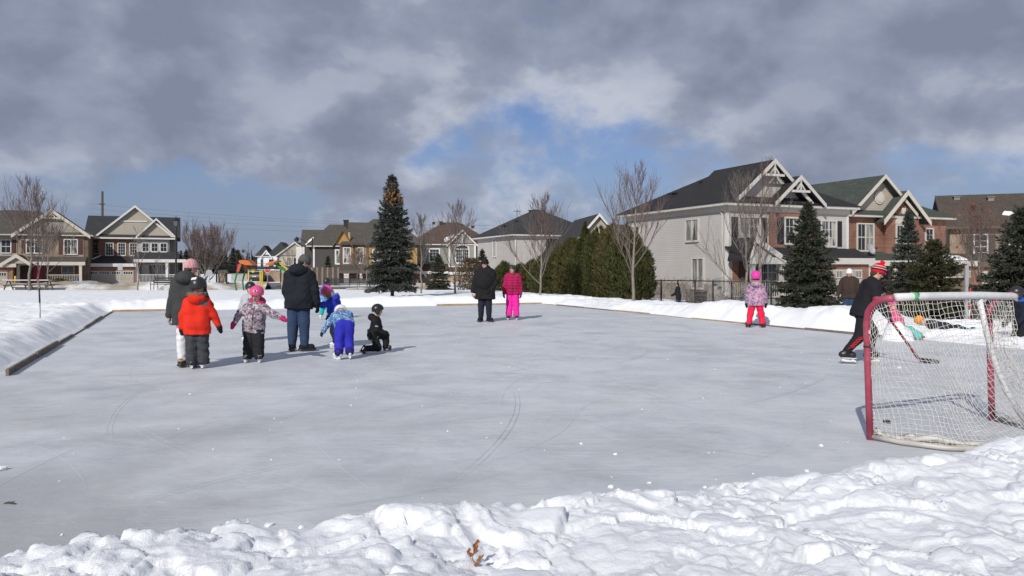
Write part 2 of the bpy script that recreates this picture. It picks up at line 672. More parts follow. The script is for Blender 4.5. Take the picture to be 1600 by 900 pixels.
def near_bank():
    us = lines([(-5.0, 9.2, .0150)])
    vs = lines([(.7, 5.3, .0140)])
    U, V = np.meshgrid(us, vs, indexing='ij')
    edge = 4.36 + .26 * fbm(U * .8 + 31, V * 0 + 2, 4) + .16 * fbm(U * 3.3 + 11, V * 3.3, 3) + .07 * fbm(U * 11, V * 11, 3)
    dd = edge - V                                   # distance from the ice edge, towards the viewer
    crest = .315 - .05 * sstep(.6, 1.9, U) + .02 * sstep(2.5, 4, U) + .15 * sstep(5, 7.5, U) + .12 * fbm(U * .8, V * .5 + 8, 3)
    base = -.06 + (crest + .06) * sstep(-.03, .50, dd) ** .75 + .08 * sstep(.8, 2.8, dd) + .02
    w1, w2 = fbm(U * 1.3 + 70, V * 1.3, 4), fbm(U * 1.3, V * 1.3 + 70, 4)
    Z = base + .045 * sstep(.6, -.6, U) * sstep(.0, .3, dd) + .18 * fbm(U * 1.5 + 4 + w1, V * 1.5 + w2, 4) * sstep(.1, .6, dd)
    grow = sstep(.05, .5, dd)

    def ledges(scale, step, seed, lo=.70, warp=.6):
        """broken crust: a smooth field cut into plates whose rims end in small ragged scarps"""
        t = (fbm(U * scale + seed + w1 * warp, V * scale * .8 + seed + w2 * warp, 5, .47) + .5) * 9 + (U * .25 - V * .4)
        t = t + .22 * fbm(U * 16 + seed, V * 16, 3) + .10 * fbm(U * 40, V * 40 + seed, 2)
        f = t - np.floor(t)
        return step * (np.floor(t) % 7 * 0 + sstep(lo, lo + .08, f) * (1 - sstep(.92, 1.0, f) * .0) - f)
    Z = Z + grow * (ledges(.42, .036, 3.0, .84) + ledges(.95, .020, 11.0, .80) + ledges(2.2, .008, 23.0, .7))
    calm = .25 + .95 * sstep(-.10, .16, fbm(U * .75 + 55, V * .9 + 20, 3))
    rs = np.random.RandomState(5)
    # shovelled clods: tilted broken slabs, the highest wins, so their rims stay crisp
    for i in range(2400):
        cu, cv = rs.uniform(-4.8, 9.0), rs.uniform(.8, 4.7)
        r = .016 + .13 * rs.rand() ** 4.2
        if cv > 4.1: r = min(r, .10)
        i0, i1 = np.searchsorted(us, [cu - r * 1.5, cu + r * 1.5]); j0, j1 = np.searchsorted(vs, [cv - r * 1.5, cv + r * 1.5])
        if i1 - i0 < 3 or j1 - j0 < 3: continue
        u, v = U[i0:i1, j0:j1], V[i0:i1, j0:j1]
        a = rs.uniform(0, 6.28)
        x = (u - cu) * math.cos(a) + (v - cv) * math.sin(a)
        y = -(u - cu) * math.sin(a) + (v - cv) * math.cos(a)
        q = np.sqrt((x / (r * rs.uniform(.9, 1.4))) ** 2 + (y / (r * rs.uniform(.55, 1.0))) ** 2)
        q = q + .85 * fbm(u * 8 + i, v * 8, 3) + .30 * fbm(u * 30 + i, v * 30, 2)
        Zs = Z[i0:i1, j0:j1]
        bz = Zs[Zs.shape[0] // 2, Zs.shape[1] // 2]
        if bz < -.02 and rs.rand() < .85: continue
        if rs.rand() > calm[(i0 + i1) // 2, (j0 + j1) // 2]: continue
        hgt = r * rs.uniform(.12, .30)
        tilt = rs.uniform(-.25, .25) * x + rs.uniform(-.15, .35) * y
        cap = bz + hgt * (1 - np.clip(q, 0, 3) ** 3.4) + tilt
        cap = np.where(q < 1.06, cap, -9)
        Z[i0:i1, j0:j1] = np.maximum(Zs, cap)
    rough = sstep(.0, .3, dd)
    Z = Z + rough * calm * (.024 * fbm(U * 4.5 + w1, V * 4.5 + w2, 4) + .014 * fbm(U * 17, V * 17, 3) + .010 * (np.abs(fbm(U * 34, V * 34, 3)) - .1) + .006 * fbm(U * 70, V * 70, 2))
    # sink the rim of the sheet under the ground and the ice
    rim = np.minimum(np.minimum(sstep(-5.0, -4.5, U), sstep(9.2, 8.8, U)), np.minimum(sstep(.7, 1.1, V), sstep(5.3, 5.0, V)))
    Z = Z * rim - .3 * (1 - rim)
    m = snow_mat('trodden_snow', (.76, .775, .81), 1.2)
    o = grid_obj('trodden_snow_bank', us, vs, Z, m)
    props(o, kind='structure')
    return us, vs, Z


NB_US, NB_VS, NB_Z = near_bank()


def bank_z(x, y):
    u, v = to_uv(x, y)
    i, j = np.searchsorted(NB_US, u), np.searchsorted(NB_VS, v)
    return float(NB_Z[min(i, len(NB_US) - 1), min(j, len(NB_VS) - 1)])


def ice_mat():
    t = NT('rink_ice')
    o = t.obj()
    og = t.mapping(o, rot=(0, 0, -GA))
    big = t.noise(og, .28, 5, .58)
    mid = t.noise(og, 1.1, 7, .66, .5)
    fine = t.noise(og, 7.5, 6, .68)
    col = t.mix(t.rng(big, .3, .72), (.425, .447, .482), (.575, .595, .625))
    col = t.mix(t.rng(mid, .42, .62, 0., .62), col, (.605, .622, .645))
    # clear, darker ice where the frost is scraped away, and murky yellowed ice
    col = t.mix(t.rng(t.noise(t.mapping(og, loc=(9, 4, 0)), .8, 7, .64, .3), .52, .68, 0., .62), col, (.335, .352, .38))
    col = t.mix(t.rng(t.noise(t.mapping(og, loc=(2, 9, 0)), .42, 5, .6), .57, .74, 0., .5), col, (.40, .385, .35))
    near = t.sep(o)
    sc = None
    cuts = [(.45, .45, 5.2, 2.6), (.75, .40, 5.8, 3.0), (1.0, .40, 5.2, 2.3), (1.25, .40, 5.5, 2.1), (-.6, .40, 5.6, 2.7), (1.62, .40, 5.6, 2.4), (2.1, .40, 5.2, 2.2), (.1, .55, 4.8, 2.9)]
    for k, (ang, sx, sy, s) in enumerate(cuts):
        n = t.noise(t.mapping(o, loc=(k * 3.1, k * 1.7, 0), rot=(0, 0, ang), scale=(sx, sy, 1)), s, 6, .66, .35)
        m = t.math('MULTIPLY', t.rng(n, .585, .61, 0., 1.), t.rng(n, .61, .66, 1., .25))
        sc = m if sc is None else t.math('MAXIMUM', sc, m)
    # long curved blade cuts
    for k, (cx, cy, s) in enumerate([(-3.5, 7.5, 1.0), (2.4, 10.5, .8), (-.5, 13.5, .9), (6.5, 15, .7), (3, 22, .6), (-6, 20, .6)]):
        p = t.sep(t.mapping(o, loc=(-cx, -cy, 0)))
        rr = t.math('SQRT', t.math('ADD', t.math('MULTIPLY', p[0], p[0]), t.math('MULTIPLY', p[1], p[1])))
        w = t.noise(t.comb(t.math('MULTIPLY', rr, s), t.math('MULTIPLY', t.noise(o, .35, 2), 2.2), float(k)), 13, 5, .72)
        m = t.rng(w, .61, .64, 0., .75)
        sc = t.math('MAXIMUM', sc, m)
    wear = t.noise(t.mapping(og, loc=(5, 1, 0)), .7, 5, .6)
    sc = t.math('MULTIPLY', sc, t.rng(wear, .38, .64, .05, .70))
    col = t.mix(t.math('MULTIPLY', sc, .55), col, (.74, .75, .765))
    # dark hairline cuts
    dn = t.noise(t.mapping(o, loc=(4, 2, 0), rot=(0, 0, .8), scale=(.45, 5.4, 1)), 2.8, 6, .66, .4)
    dn2 = t.noise(t.mapping(o, loc=(1, 7, 0), rot=(0, 0, -.75), scale=(.45, 5.0, 1)), 2.4, 6, .66, .4)
    dm = t.math('MAXIMUM', t.rng(dn, .60, .66, 0., .20), t.rng(dn2, .60, .66, 0., .20))
    col = t.mix(dm, col, (.30, .32, .35))
    # shaved snow lying in flecks and little drifts
    fl = t.noise(t.mapping(o, rot=(0, 0, .1), scale=(.9, 1.6, 1)), 11, 5, .78)
    flm = t.math('MULTIPLY', t.rng(fl, .62, .67), t.rng(t.noise(t.mapping(og, loc=(3, 3, 0)), .9, 4, .6), .46, .60))
    col = t.mix(flm, col, (.82, .83, .85))
    col = t.mix(t.rng(fine, .35, .7, .0, .30), col, (.62, .64, .67))
    # thinner, wetter ice towards the near left corner
    wet = t.math('MULTIPLY', t.rng(t.noise(t.mapping(og, loc=(7, 2, 0)), .55, 5, .6), .42, .60), t.rng(t.math('ADD', near[1], t.math('MULTIPLY', near[0], .5)), 2.5, 9.5, 1., 0.))
    col = t.mix(t.math('MULTIPLY', wet, .7), col, (.30, .305, .31))
    h = t.math('ADD', t.math('MULTIPLY', sc, -.35), t.math('ADD', t.math('MULTIPLY', fine, .8), t.math('MULTIPLY', flm, 1.4)))
    nm = t.bump(h, .45, .012)
    rough = t.rng(mid, .3, .7, .42, .68)
    return t.done(col, rough, nm, .22)


us = lines([(RU0 - .3, RU1 + .35, .5)]); vs = lines([(3.3, RV1 + .25, .5)])
props(grid_obj('ice', us, vs, np.zeros((len(us), len(vs))), ice_mat()), kind='structure')


def crumbs():
    """bits of snow kicked over the ice: too many to count"""
    rs = random.Random(3)
    mb = MB()

    def clod(p, r):
        n = len(mb.v)
        pts = []
        for (a, b, c) in ((1, 0, 0), (-1, 0, 0), (0, 1, 0), (0, -1, 0), (0, 0, 1), (.7, .7, .5), (-.7, .6, .5), (.6, -.7, .45), (-.6, -.7, .5)):
            k = r * rs.uniform(.75, 1.25)
            pts.append((p[0] + a * k, p[1] + b * k, p[2] + c * k * .8))
        mb.v += pts
        fs = [(0, 2, 5), (2, 1, 6), (1, 3, 8), (3, 0, 7), (4, 5, 6), (4, 6, 8), (4, 8, 7), (4, 7, 5), (5, 2, 6), (6, 1, 8), (8, 3, 7), (7, 0, 5)]
        mb.f += [tuple(i + n for i in f) for f in fs]
        mb.m += [0] * len(fs)
    for i in range(240):
        u = rs.uniform(RU0 + .2, RU1 - .3); v = 4.6 + (RV1 - 5) * rs.random() ** 1.5
        p = uv(u, v)
        clod(p, rs.uniform(.004, .011) * (1 + .02 * v))
    for i in range(260):                       # along the foot of the near bank
        u = rs.uniform(-3, 8); v = 4.35 + abs(rs.gauss(0, .16))
        p = uv(u, v)
        clod(p, min(.05, abs(rs.gauss(.012, .012)) + .005))
    for px, py, r in ((908, 694, .018), (962, 710, .02), (1283, 697, .022), (955, 762, .025), (420, 822, .03), (360, 822, .04), (470, 825, .02), (297, 616, .02), (0, 735, .05), (1015, 755, .02), (1300, 500, .05), (1405, 575, .03)):
        clod(gnd(px, py), r)
    mb.build('snow_crumbs', SNOW, kind='stuff')


crumbs()


def skate_marks():
    """shallow cuts left by blades: thin curved ribbons with a raised, frosty lip"""
    rs = random.Random(21)
    for name, mat, n, wmin, wmax in (('skate_cuts_frosted', snow_mat('cut_frost', (.66, .675, .70), .5), 420, .003, .007), ('skate_cuts_clear', plain('cut_clear', (.385, .405, .44), .35, .1, 3, 0), 24, .002, .004)):
        V, F = [], []
        for i in range(n):
            u = rs.uniform(RU0 + .6, RU1 - .8); v = 4.9 + (RV1 - 6) * rs.random() ** 1.35
            a = rs.uniform(0, 6.28)
            L = rs.uniform(.5, 3.6) * (1 + .04 * v)
            k = rs.choice([-1, 1]) / rs.uniform(1.2, 14)
            w0 = rs.uniform(wmin, wmax) * (1 + .03 * v)
            N = max(6, int(L / .16))
            twin = rs.random() < .35
            for off in ((0, .05 * rs.uniform(.6, 1.6)) if twin else (0,)):
                x, y, b = u, v, a
                pts = []
                for j in range(N + 1):
                    pts.append((x - off * math.sin(b), y + off * math.cos(b), b))
                    x += math.cos(b) * L / N; y += math.sin(b) * L / N; b += k * L / N
                if any(not (RU0 + .15 < p[0] < RU1 - .2 and 4.75 < p[1] < RV1 - .2) for p in pts): continue
                base = len(V)
                for j, (x, y, b) in enumerate(pts):
                    t = j / N
                    w = w0 * math.sin(math.pi * min(1, max(.04, t * .92 + .04))) ** .6 * (.55 + .45 * math.sin(t * 17 + i) ** 2)
                    sx, sy = -math.sin(b) * w / 2, math.cos(b) * w / 2
                    p, q = uv(x + sx, y + sy), uv(x - sx, y - sy)
                    z = .0018 + .0004 * (i % 5) + (.0025 if name.endswith('clear') else 0)
                    V += [(p.x, p.y, z), (q.x, q.y, z)]
                for j in range(N): F.append((base + 2 * j, base + 2 * j + 1, base + 2 * j + 3, base + 2 * j + 2))
        props(np_obj(name, np.array(V), np.array(F), mat, None, False), kind='stuff')


skate_marks()

WOOD_M = {}


def wood(name, c, rough=.8):
    t = NT(name)
    o = t.obj()
    g = t.noise(t.mapping(o, scale=(1.2, 14, 14)), 3, 6, .65, .3)
    col = t.mix(t.rng(g, .3, .7), dk(c, .6), dk(c, 1.2))
    col = t.mix(t.rng(t.noise(o, 3, 5), .5, .7, 0., .5), col, dk(c, .45))
    return t.done(col, rough, t.bump(g, .4, .01), .2)


GREYWOOD = wood('weathered_board', (.20, .165, .13))
TANWOOD = wood('tan_plywood', (.42, .30, .19))


def rink_border():
    root = thing('rink_border', 'low weathered wooden boards edging the skating ice, half buried in snow', 'rink boards', uv(RU0, RV1), GA)
    rs = random.Random(8)

    def plank(a, b, h, mat, th=.04, sink=0.):
        mb = MB()
        mb.bar((0, 0, h / 2 - .02), ((b - a).length, 0, h / 2 - .02), th, h)
        o = mb.build('plank', mat, root)
        o.location = (a.x, a.y, rs.uniform(-.012, .01) - sink * (.45 + .55 * rs.random()))
        o.rotation_euler = (rs.uniform(-.05, .05), 0, math.atan2(b.y - a.y, b.x - a.x) + rs.uniform(-.004, .004))
        return o
    # local frame: x along u, y along v, origin at the far left corner of the ice
    v = 13.4
    while v < RV1 - .3:
        L = min(2.42, RV1 - v)
        plank(Vector((0, v - RV1, 0)), Vector((0, v + L - RV1 - .03, 0)), .17, GREYWOOD, sink=.05 if v < 18 else .13)
        v += L
    u = RU0
    while u < RU1 - .3:
        L = min(2.42, RU1 - u)
        plank(Vector((u - RU0, .02, 0)), Vector((u + L - RU0 - .03, .02, 0)), .115, TANWOOD, sink=.03 if (u < 0 or u > 9) else .16)
        u += L
    v = 13.4
    while v < RV1 - .3:
        L = min(2.42, RV1 - v)
        plank(Vector((RU1 - RU0, v - RV1, 0)), Vector((RU1 - RU0, v + L - RV1 - .03, 0)), .13, GREYWOOD if rs.random() < .6 else TANWOOD, sink=.10)
        v += L


rink_border()


def strip(name, pts, width, z, mat, kind='structure', crown=0.):
    """a road or path following ground points"""
    mb = MB()
    P = [Vector((p[0], p[1], 0)) for p in pts]
    Q = []
    for i in range(len(P) - 1):
        n = max(2, int((P[i + 1] - P[i]).length / 4))
        for k in range(n): Q.append(P[i].lerp(P[i + 1], k / n))
    Q.append(P[-1])
    for i, p in enumerate(Q):
        d = (Q[min(i + 1, len(Q) - 1)] - Q[max(i - 1, 0)]).normalized()
        s = Vector((-d.y, d.x, 0)) * width / 2
        u, v = to_uv(p.x, p.y)
        zz = float(field_base(np.array([u]), np.array([v]))[0]) + z
        mb.v += [(p.x + s.x, p.y + s.y, zz), (p.x - s.x, p.y - s.y, zz)]
    for i in range(len(Q) - 1):
        mb.f.append((2 * i, 2 * i + 1, 2 * i + 3, 2 * i + 2)); mb.m.append(0)
    return mb.build(name, mat, kind=kind)


def asphalt():
    t = NT('wet_asphalt')
    o = t.obj()
    n = t.noise(o, .3, 6, .6)
    col = t.mix(t.rng(n, .3, .7), (.11, .11, .112), (.19, .185, .18))
    col = t.mix(t.rng(t.noise(o, 1.1, 5), .55, .75, 0., .6), col, (.30, .29, .28))
    return t.done(col, .8, t.bump(t.noise(o, 60, 3), .3, .01), .3)


ASPH = asphalt()
VERGE = snow_mat('dirty_snow', (.74, .73, .71), 1.0, .95)
# street in front of the houses on the left, and the side street that runs away between them
strip('road', [(-95, 68), (-32, 69), (-20, 71), (20, 82), (60, 98)], 8.0, .06, ASPH)
strip('road', [(-26, 71), (-30, 95), (-46, 160), (-70, 260)], 8.5, .065, ASPH)
strip('pavement', [(-95, 75.4), (-36, 76)], 1.6, .10, plain('concrete', (.36, .35, .33), .9, .15, 2))


def verge(pts, w, h, seed):
    """ploughed, dirty ridge of snow with dead grass showing, beside the street"""
    us = np.linspace(0, 1, 220); ws = np.linspace(-1, 1, 22)
    P = np.array(pts, dtype=float)
    L = np.concatenate([[0], np.cumsum(np.hypot(*np.diff(P, axis=0).T))])
    X = np.interp(us * L[-1], L, P[:, 0]); Y = np.interp(us * L[-1], L, P[:, 1])
    D = np.stack([np.gradient(X), np.gradient(Y)], -1); D /= np.linalg.norm(D, axis=1)[:, None]
    V = []
    for i in range(len(us)):
        for s in ws:
            x = X[i] - D[i, 1] * s * w / 2; y = Y[i] + D[i, 0] * s * w / 2
            u, v = to_uv(x, y)
            n = float(fbm(np.array([x * .6 + seed]), np.array([y * .6]), 4)[0])
            m = float(fbm(np.array([x * .15 + seed]), np.array([y * .15 + 3]), 2)[0])
            b = float(field_base(np.array([u]), np.array([v]))[0])
            V.append((x, y, b - .12 + max(0, (1 - s * s)) ** .7 * max(.14, h * (1 + 1.4 * n + 1.6 * m))))
    V = np.array(V)
    I = np.arange(len(us) * len(ws)).reshape(len(us), len(ws))
    F = np.stack([I[:-1, :-1], I[1:, :-1], I[1:, 1:], I[:-1, 1:]], -1).reshape(-1, 4)
    props(np_obj('verge', V, F, VERGE), kind='structure')


verge([(-90, 61), (-34, 62), (-20, 65)], 7, .62, 1)
verge([(-14, 67), (14, 73), (50, 84)], 5, .40, 7)
verge([(-90, 78.5), (-60, 79), (-34, 80)], 6.5, .12, 4)

# ================================================================== HOUSES
WHITE = plain('white_trim', (.60, .59, .57), .5, .05, 4, .05)
CREAM = plain('cream_trim', (.52, .48, .41), .5, .06, 4, .05)
OFFW = plain('off_white_trim', (.50, .475, .44), .5, .06, 4, .05)
DARKTRIM = plain('brown_trim', (.10, .075, .06), .6, .1, 4, .05)
GLASS = glass_mat('window_glass', curtain=.0)
CURT = glass_mat('curtained_glass', (.05, .055, .06), .9)
BLIND = glass_mat('blind_glass', (.17, .17, .165), .6)
CHAR = shingle('charcoal_shingle', (.046, .048, .052))
BLACKSH = shingle('black_shingle', (.032, .032, .034))
GREENSH = shingle('green_shingle', (.066, .077, .066))
BROWNSH = shingle('brown_shingle', (.088, .072, .058))
REDBRSH = shingle('red_brown_shingle', (.105, .070, .056))
TAUPESH = shingle('taupe_shingle', (.092, .083, .072))
LSID = siding('light_siding', (.47, .445, .425))
BSID = siding('beige_siding', (.40, .36, .30))
TSID = siding('taupe_siding', (.31, .285, .245))
GSID = siding('grey_green_siding', (.26, .255, .225))
DSID = siding('charcoal_siding', (.062, .056, .052))
YSID = siding('ochre_siding', (.40, .235, .075))
WSID = siding('white_siding', (.66, .67, .69))
BRICK = brick('red_brick', (.27, .115, .075), (.205, .085, .058), (.30, .25, .215))
BRICK2 = brick('orange_brick', (.30, .145, .090), (.225, .105, .070), (.32, .27, .22))
BRICK3 = brick('buff_brick', (.33, .26, .19), (.27, .21, .155), (.36, .32, .27))
DKBRICK = brick('brown_brick', (.17, .115, .085), (.13, .09, .07), (.22, .19, .16))
STONE = brick('stone_veneer', (.40, .375, .34), (.30, .285, .265), (.28, .26, .24), 2.4)
SHUT = plain('black_shutter', (.022, .021, .022), .6, .1, 4, .1)
SHUTR = plain('maroon_shutter', (.085, .04, .036), .6, .1, 4, .1)
SHUTB = plain('brown_shutter', (.06, .048, .042), .6, .1, 4, .1)
GARAGE = plain('garage_door', (.36, .32, .265), .6, .06, 3, .05)
CONC = plain('foundation_concrete', (.33, .32, .30), .9, .15, 2, .2)
DARKM = plain('dark_metal', (.03, .03, .032), .45, .1, 5, .05)


class House:
    """local frame: x along the street front (left to right), y into the house, z up"""

    def __init__(s, name, label, loc, rz, trim=WHITE):
        s.root = thing(name, label, 'house', loc, rz)
        s.trim = trim

    def part(s, name, mb, mat, parent=None, **kw):
        return mb.build(name, mat, parent or s.root, **kw)

    def block(s, x0, x1, y0, y1, z0, z1, mat, name='wall'):
        return s.part(name, MB().box(x0, x1, y0, y1, z0, z1), mat)

    def fpos(s, face, t, q):
        """face: ('y', y0, -1) front, ('x', x0, -1) left side ...; t along the wall, q outwards"""
        ax, c, sg = face
        return (t, c + sg * q) if ax == 'y' else (c + sg * q, t)

    def fbox(s, mb, face, t0, t1, q0, q1, z0, z1):
        ax, c, sg = face
        a, b = sorted((c + sg * q0, c + sg * q1))
        if ax == 'y': mb.box(t0, t1, a, b, z0, z1)
        else: mb.box(a, b, t0, t1, z0, z1)
        return mb

    def window(s, face, t, z, w, h, panes=2, grid=(0, 0), glass=None, trim=None, fw=.09, shutters=None, sash=False, sw=.42):
        """t, z: centre of the opening, w x h its size"""
        trim = trim or s.trim
        glass = glass or GLASS
        mb = MB()
        x0, x1, z0, z1 = t - w / 2, t + w / 2, z - h / 2, z + h / 2
        s.fbox(mb, face, x0 - fw, x0, .0, .075, z0 - fw, z1 + fw)
        s.fbox(mb, face, x1, x1 + fw, .0, .075, z0 - fw, z1 + fw)
        s.fbox(mb, face, x0, x1, .0, .075, z1, z1 + fw)
        s.fbox(mb, face, x0, x1, .0, .10, z0 - fw * 1.2, z0)
        pw = w / panes
        for k in range(1, panes):
            xm = x0 + k * pw
            s.fbox(mb, face, xm - .04, xm + .04, .0, .062, z0, z1)
        if sash:
            s.fbox(mb, face, x0, x1, .0, .050, z - .03, z + .03)
        gx, gz = grid
        for p in range(panes):
            for k in range(1, gx):
                xm = x0 + p * pw + k * pw / gx
                s.fbox(mb, face, xm - .013, xm + .013, .0, .036, z0, z1)
            for k in range(1, gz):
                zm = z0 + k * h / gz
                s.fbox(mb, face, x0 + p * pw + .02, x0 + (p + 1) * pw - .02, .0, .033, zm - .013, zm + .013)
        win = s.part('window', mb, trim)
        for p in range(panes):
            g = MB()
            s.fbox(g, face, x0 + p * pw + .005, x0 + (p + 1) * pw - .005, .0, .022, z0 + .004, z1 - .004)
            s.part('pane', g, glass[p % len(glass)] if isinstance(glass, (list, tuple)) else glass, win)
        if shutters:
            for sg in (-1, 1):
                c = t + sg * (w / 2 + fw + sw / 2 + .02)
                m = MB()
                s.fbox(m, face, c - sw / 2, c + sw / 2, .0, .045, z0 - .04, z1 + .04)
                for k in range(9):
                    zz = z0 + .06 + k * (h - .12) / 8.5
                    s.fbox(m, face, c - sw / 2 + .06, c + sw / 2 - .06, .045, .062, zz, zz + (h - .12) / 14)
                s.part('shutter', m, shutters)
        return win

    def hip(s, x0, x1, y0, y1, z, rise, mat, ov=.4, ridge=None, axis='x', fascia=None):
        """hip roof over the rectangle; the ridge runs along 'axis'"""
        a0, a1, b0, b1 = x0 - ov, x1 + ov, y0 - ov, y1 + ov
        f = .17
        s.part('fascia', MB().box(a0, a1, b0, b1, z - .02, z + f), fascia or s.trim)
        o = .045
        a0, a1, b0, b1 = a0 - o, a1 + o, b0 - o, b1 + o
        zb, zt = z + f, z + f + rise
        if axis == 'x':
            ins = (b1 - b0) / 2 if ridge is None else ridge
            ym = (b0 + b1) / 2
            r0, r1 = (a0 + ins, ym, zt), (a1 - ins, ym, zt)
            v = [(a0, b0, zb), (a1, b0, zb), (a1, b1, zb), (a0, b1, zb), r0, r1]
            fs = [(0, 1, 5, 4), (1, 2, 5), (2, 3, 4, 5), (3, 0, 4), (3, 2, 1, 0)]
        else:
            ins = (a1 - a0) / 2 if ridge is None else ridge
            xm = (a0 + a1) / 2
            r0, r1 = (xm, b0 + ins, zt), (xm, b1 - ins, zt)
            v = [(a0, b0, zb), (a1, b0, zb), (a1, b1, zb), (a0, b1, zb), r0, r1]
            fs = [(0, 1, 4), (1, 2, 5, 4), (2, 3, 5), (3, 0, 4, 5), (3, 2, 1, 0)]
        lo = [(p[0], p[1], p[2] - .045) for p in v[:4]]
        v2 = v + lo
        n = 6
        fs = fs[:-1] + [(n + 3, n + 2, n + 1, n)] + [(n, n + 1, 1, 0), (n + 1, n + 2, 2, 1), (n + 2, n + 3, 3, 2), (n + 3, n, 0, 3)]
        return s.part('roof', MB().add(v2, fs), mat)

    def gable(s, x0, x1, yf, yb, z, rise, mat, wall=None, ov=.35, rake=None, eave_ov=.35, braces=None, pent=None, wall_y=None, name='roof', raket=.2, peak=None):
        """gable roof whose ridge runs in y from yf (front, shown) to yb; eaves at height z over x0..x1"""
        xm = (x0 + x1) / 2 if peak is None else peak
        k = rise / ((x1 - x0) / 2)
        th = .13
        xl, xr = x0 - eave_ov, x1 + eave_ov
        zl = z - k * eave_ov
        zt = z + rise
        poly = [(xl, zl + th), (xl, zl), (xm, zt), (xr, zl), (xr, zl + th), (xm, zt + th)]
        mb = MB()
        # two slabs, each a quad prism
        mb.prism([(xl, zl), (xm, zt), (xm, zt + th), (xl, zl + th)], 'y', yf - ov, yb)
        mb.prism([(xm + .0005, zt), (xr, zl), (xr, zl + th), (xm + .0005, zt + th)], 'y', yf - ov, yb)
        r = s.part(name, mb, mat)
        wy = yf if wall_y is None else wall_y
        if wall is not None:
            s.part('gable_wall', MB().prism([(x0, z), (x1, z), (xm, zt)], 'y', wy, wy + .12), wall)
        rk = rake or s.trim
        m = MB()
        d = .03
        m.prism([(xl - d, zl - raket), (xm, zt - raket), (xm, zt + th + d), (xl - d, zl + th + d)], 'y', yf - ov - .05, yf - ov - .002)
        m.prism([(xm + .0005, zt - raket), (xr + d, zl - raket), (xr + d, zl + th + d), (xm + .0005, zt + th + d)], 'y', yf - ov - .05, yf - ov - .002)
        s.part('rake_board', m, rk)
        if braces is not None:       # decorative truss in the point of the gable
            bz = braces
            hw = (zt - .16 - bz) / k
            m = MB()
            yy = yf - ov + .015
            m.bar((xm - hw, yy, bz), (xm + hw, yy, bz), .07, .13)
            m.bar((xm, yy, bz + .07), (xm, yy, zt - .1), .10, .068, (1, 0, 0))
            m.bar((xm - hw * .42, yy, bz + .08), (xm - .02, yy, bz + (zt - bz) * .55), .066, .08)
            m.bar((xm + hw * .42, yy, bz + .08), (xm + .02, yy, bz + (zt - bz) * .55), .066, .08)
            s.part('truss', m, rk)
        return r

    def shed(s, x0, x1, yf, yb, zf, zb, mat, th=.12, fascia=True):
        """lean-to roof rising from zf at the front to zb at the back"""
        m = MB().prism([(yf, zf), (yb, zb), (yb, zb + th), (yf, zf + th)], 'x', x0, x1)
        o = s.part('porch_roof', m, mat)
        if fascia:
            s.part('fascia', MB().box(x0 - .02, x1 + .02, yf - .045, yf + .02, zf - .20, zf + th + .015), s.trim)
        return o

    def snow(s, outline, y0, z0, slope):
        """patch of snow left on a roof slope: outline of (x, run up the slope)"""
        top = [(x, y0 + t, z0 + t * slope + .10) for x, t in outline]
        bot = [(x, y0 + t, z0 + t * slope - .05) for x, t in outline]
        n = len(top)
        m = MB().add(top + bot, [tuple(range(n)), tuple(range(2 * n - 1, n - 1, -1))] + [(i, n + i, n + (i + 1) % n, (i + 1) % n) for i in range(n)])
        s.part('snow_patch', m, SNOW)

    def vents(s, pts, mat=DARKM):
        for (x, y, z) in pts:
            m = MB().box(x - .2, x + .2, y - .2, y + .2, z - .12, z + .14)
            m.box(x - .27, x + .27, y - .27, y + .27, z + .142, z + .20)
            s.part('roof_vent', m, mat)

    def post(s, x, y, z0, z1, w=.2, mat=None):
        m = MB().box(x - w / 2, x + w / 2, y - w / 2, y + w / 2, z0 + .18, z1 - .12)
        m.box(x - w * .72, x + w * .72, y - w * .72, y + w * .72, z0, z0 + .18)
        m.box(x - w * .68, x + w * .68, y - w * .68, y + w * .68, z1 - .12, z1)
        s.part('porch_post', m, mat or s.trim)

    def railing(s, a, b, z0, h=.9, mat=None, step=.14):
        a, b = Vector((*a, 0)), Vector((*b, 0))
        m = MB()
        up = Vector((0, 0, 1))
        m.bar(a + up * (z0 + h), b + up * (z0 + h), .07, .06)
        m.bar(a + up * (z0 + .1), b + up * (z0 + .1), .06, .05)
        n = int((b - a).length / step)
        for k in range(1, n):
            p = a.lerp(b, k / n)
            m.bar(p + up * (z0 + .12), p + up * (z0 + h - .03), .035, .035)
        s.part('railing', m, mat or s.trim)

    def downspout(s, x, y, z0, z1, mat=None):
        m = MB().tube([(x, y + .30, z1 + .22), (x, y + .02, z1 - .05), (x, y, z1 - .25), (x, y, z0 + .1), (x, y - .15, z0)], .04, 6)
        s.part('downspout', m, mat or s.trim)

    def garage(s, x0, x1, y, z0, z1, mat=GARAGE, lights=4):
        m = MB()
        n = 4
        hh = (z1 - z0) / n
        root = s.part('garage_door', MB().box(x0, x1, y - .02, y, z0, z1), mat)
        for k in range(n):
            pn = MB().box(x0 + .02, x1 - .02, y - .05, y - .021, z0 + k * hh + .012, z0 + (k + 1) * hh - .012)
            s.part('panel', pn, mat, root)
        w = (x1 - x0) / lights
        for k in range(lights):
            g = MB().box(x0 + k * w + .12, x0 + (k + 1) * w - .12, y - .066, y - .051, z1 - hh * .85, z1 - hh * .2)
            s.part('pane', g, GLASS, root)
            f = MB()
            gx0, gx1, gz0, gz1 = x0 + k * w + .12, x0 + (k + 1) * w - .12, z1 - hh * .85, z1 - hh * .2
            f.box(gx0 - .05, gx1 + .05, y - .075, y - .0515, gz1, gz1 + .05)
            f.box(gx0 - .05, gx1 + .05, y - .075, y - .0515, gz0 - .05, gz0)
            for q in range(5):
                xx = gx0 + q * (gx1 - gx0) / 4
                f.box(xx - .02, xx + .02, y - .074, y - .0672, gz0, gz1)
            s.part('frame', f, s.trim, root)


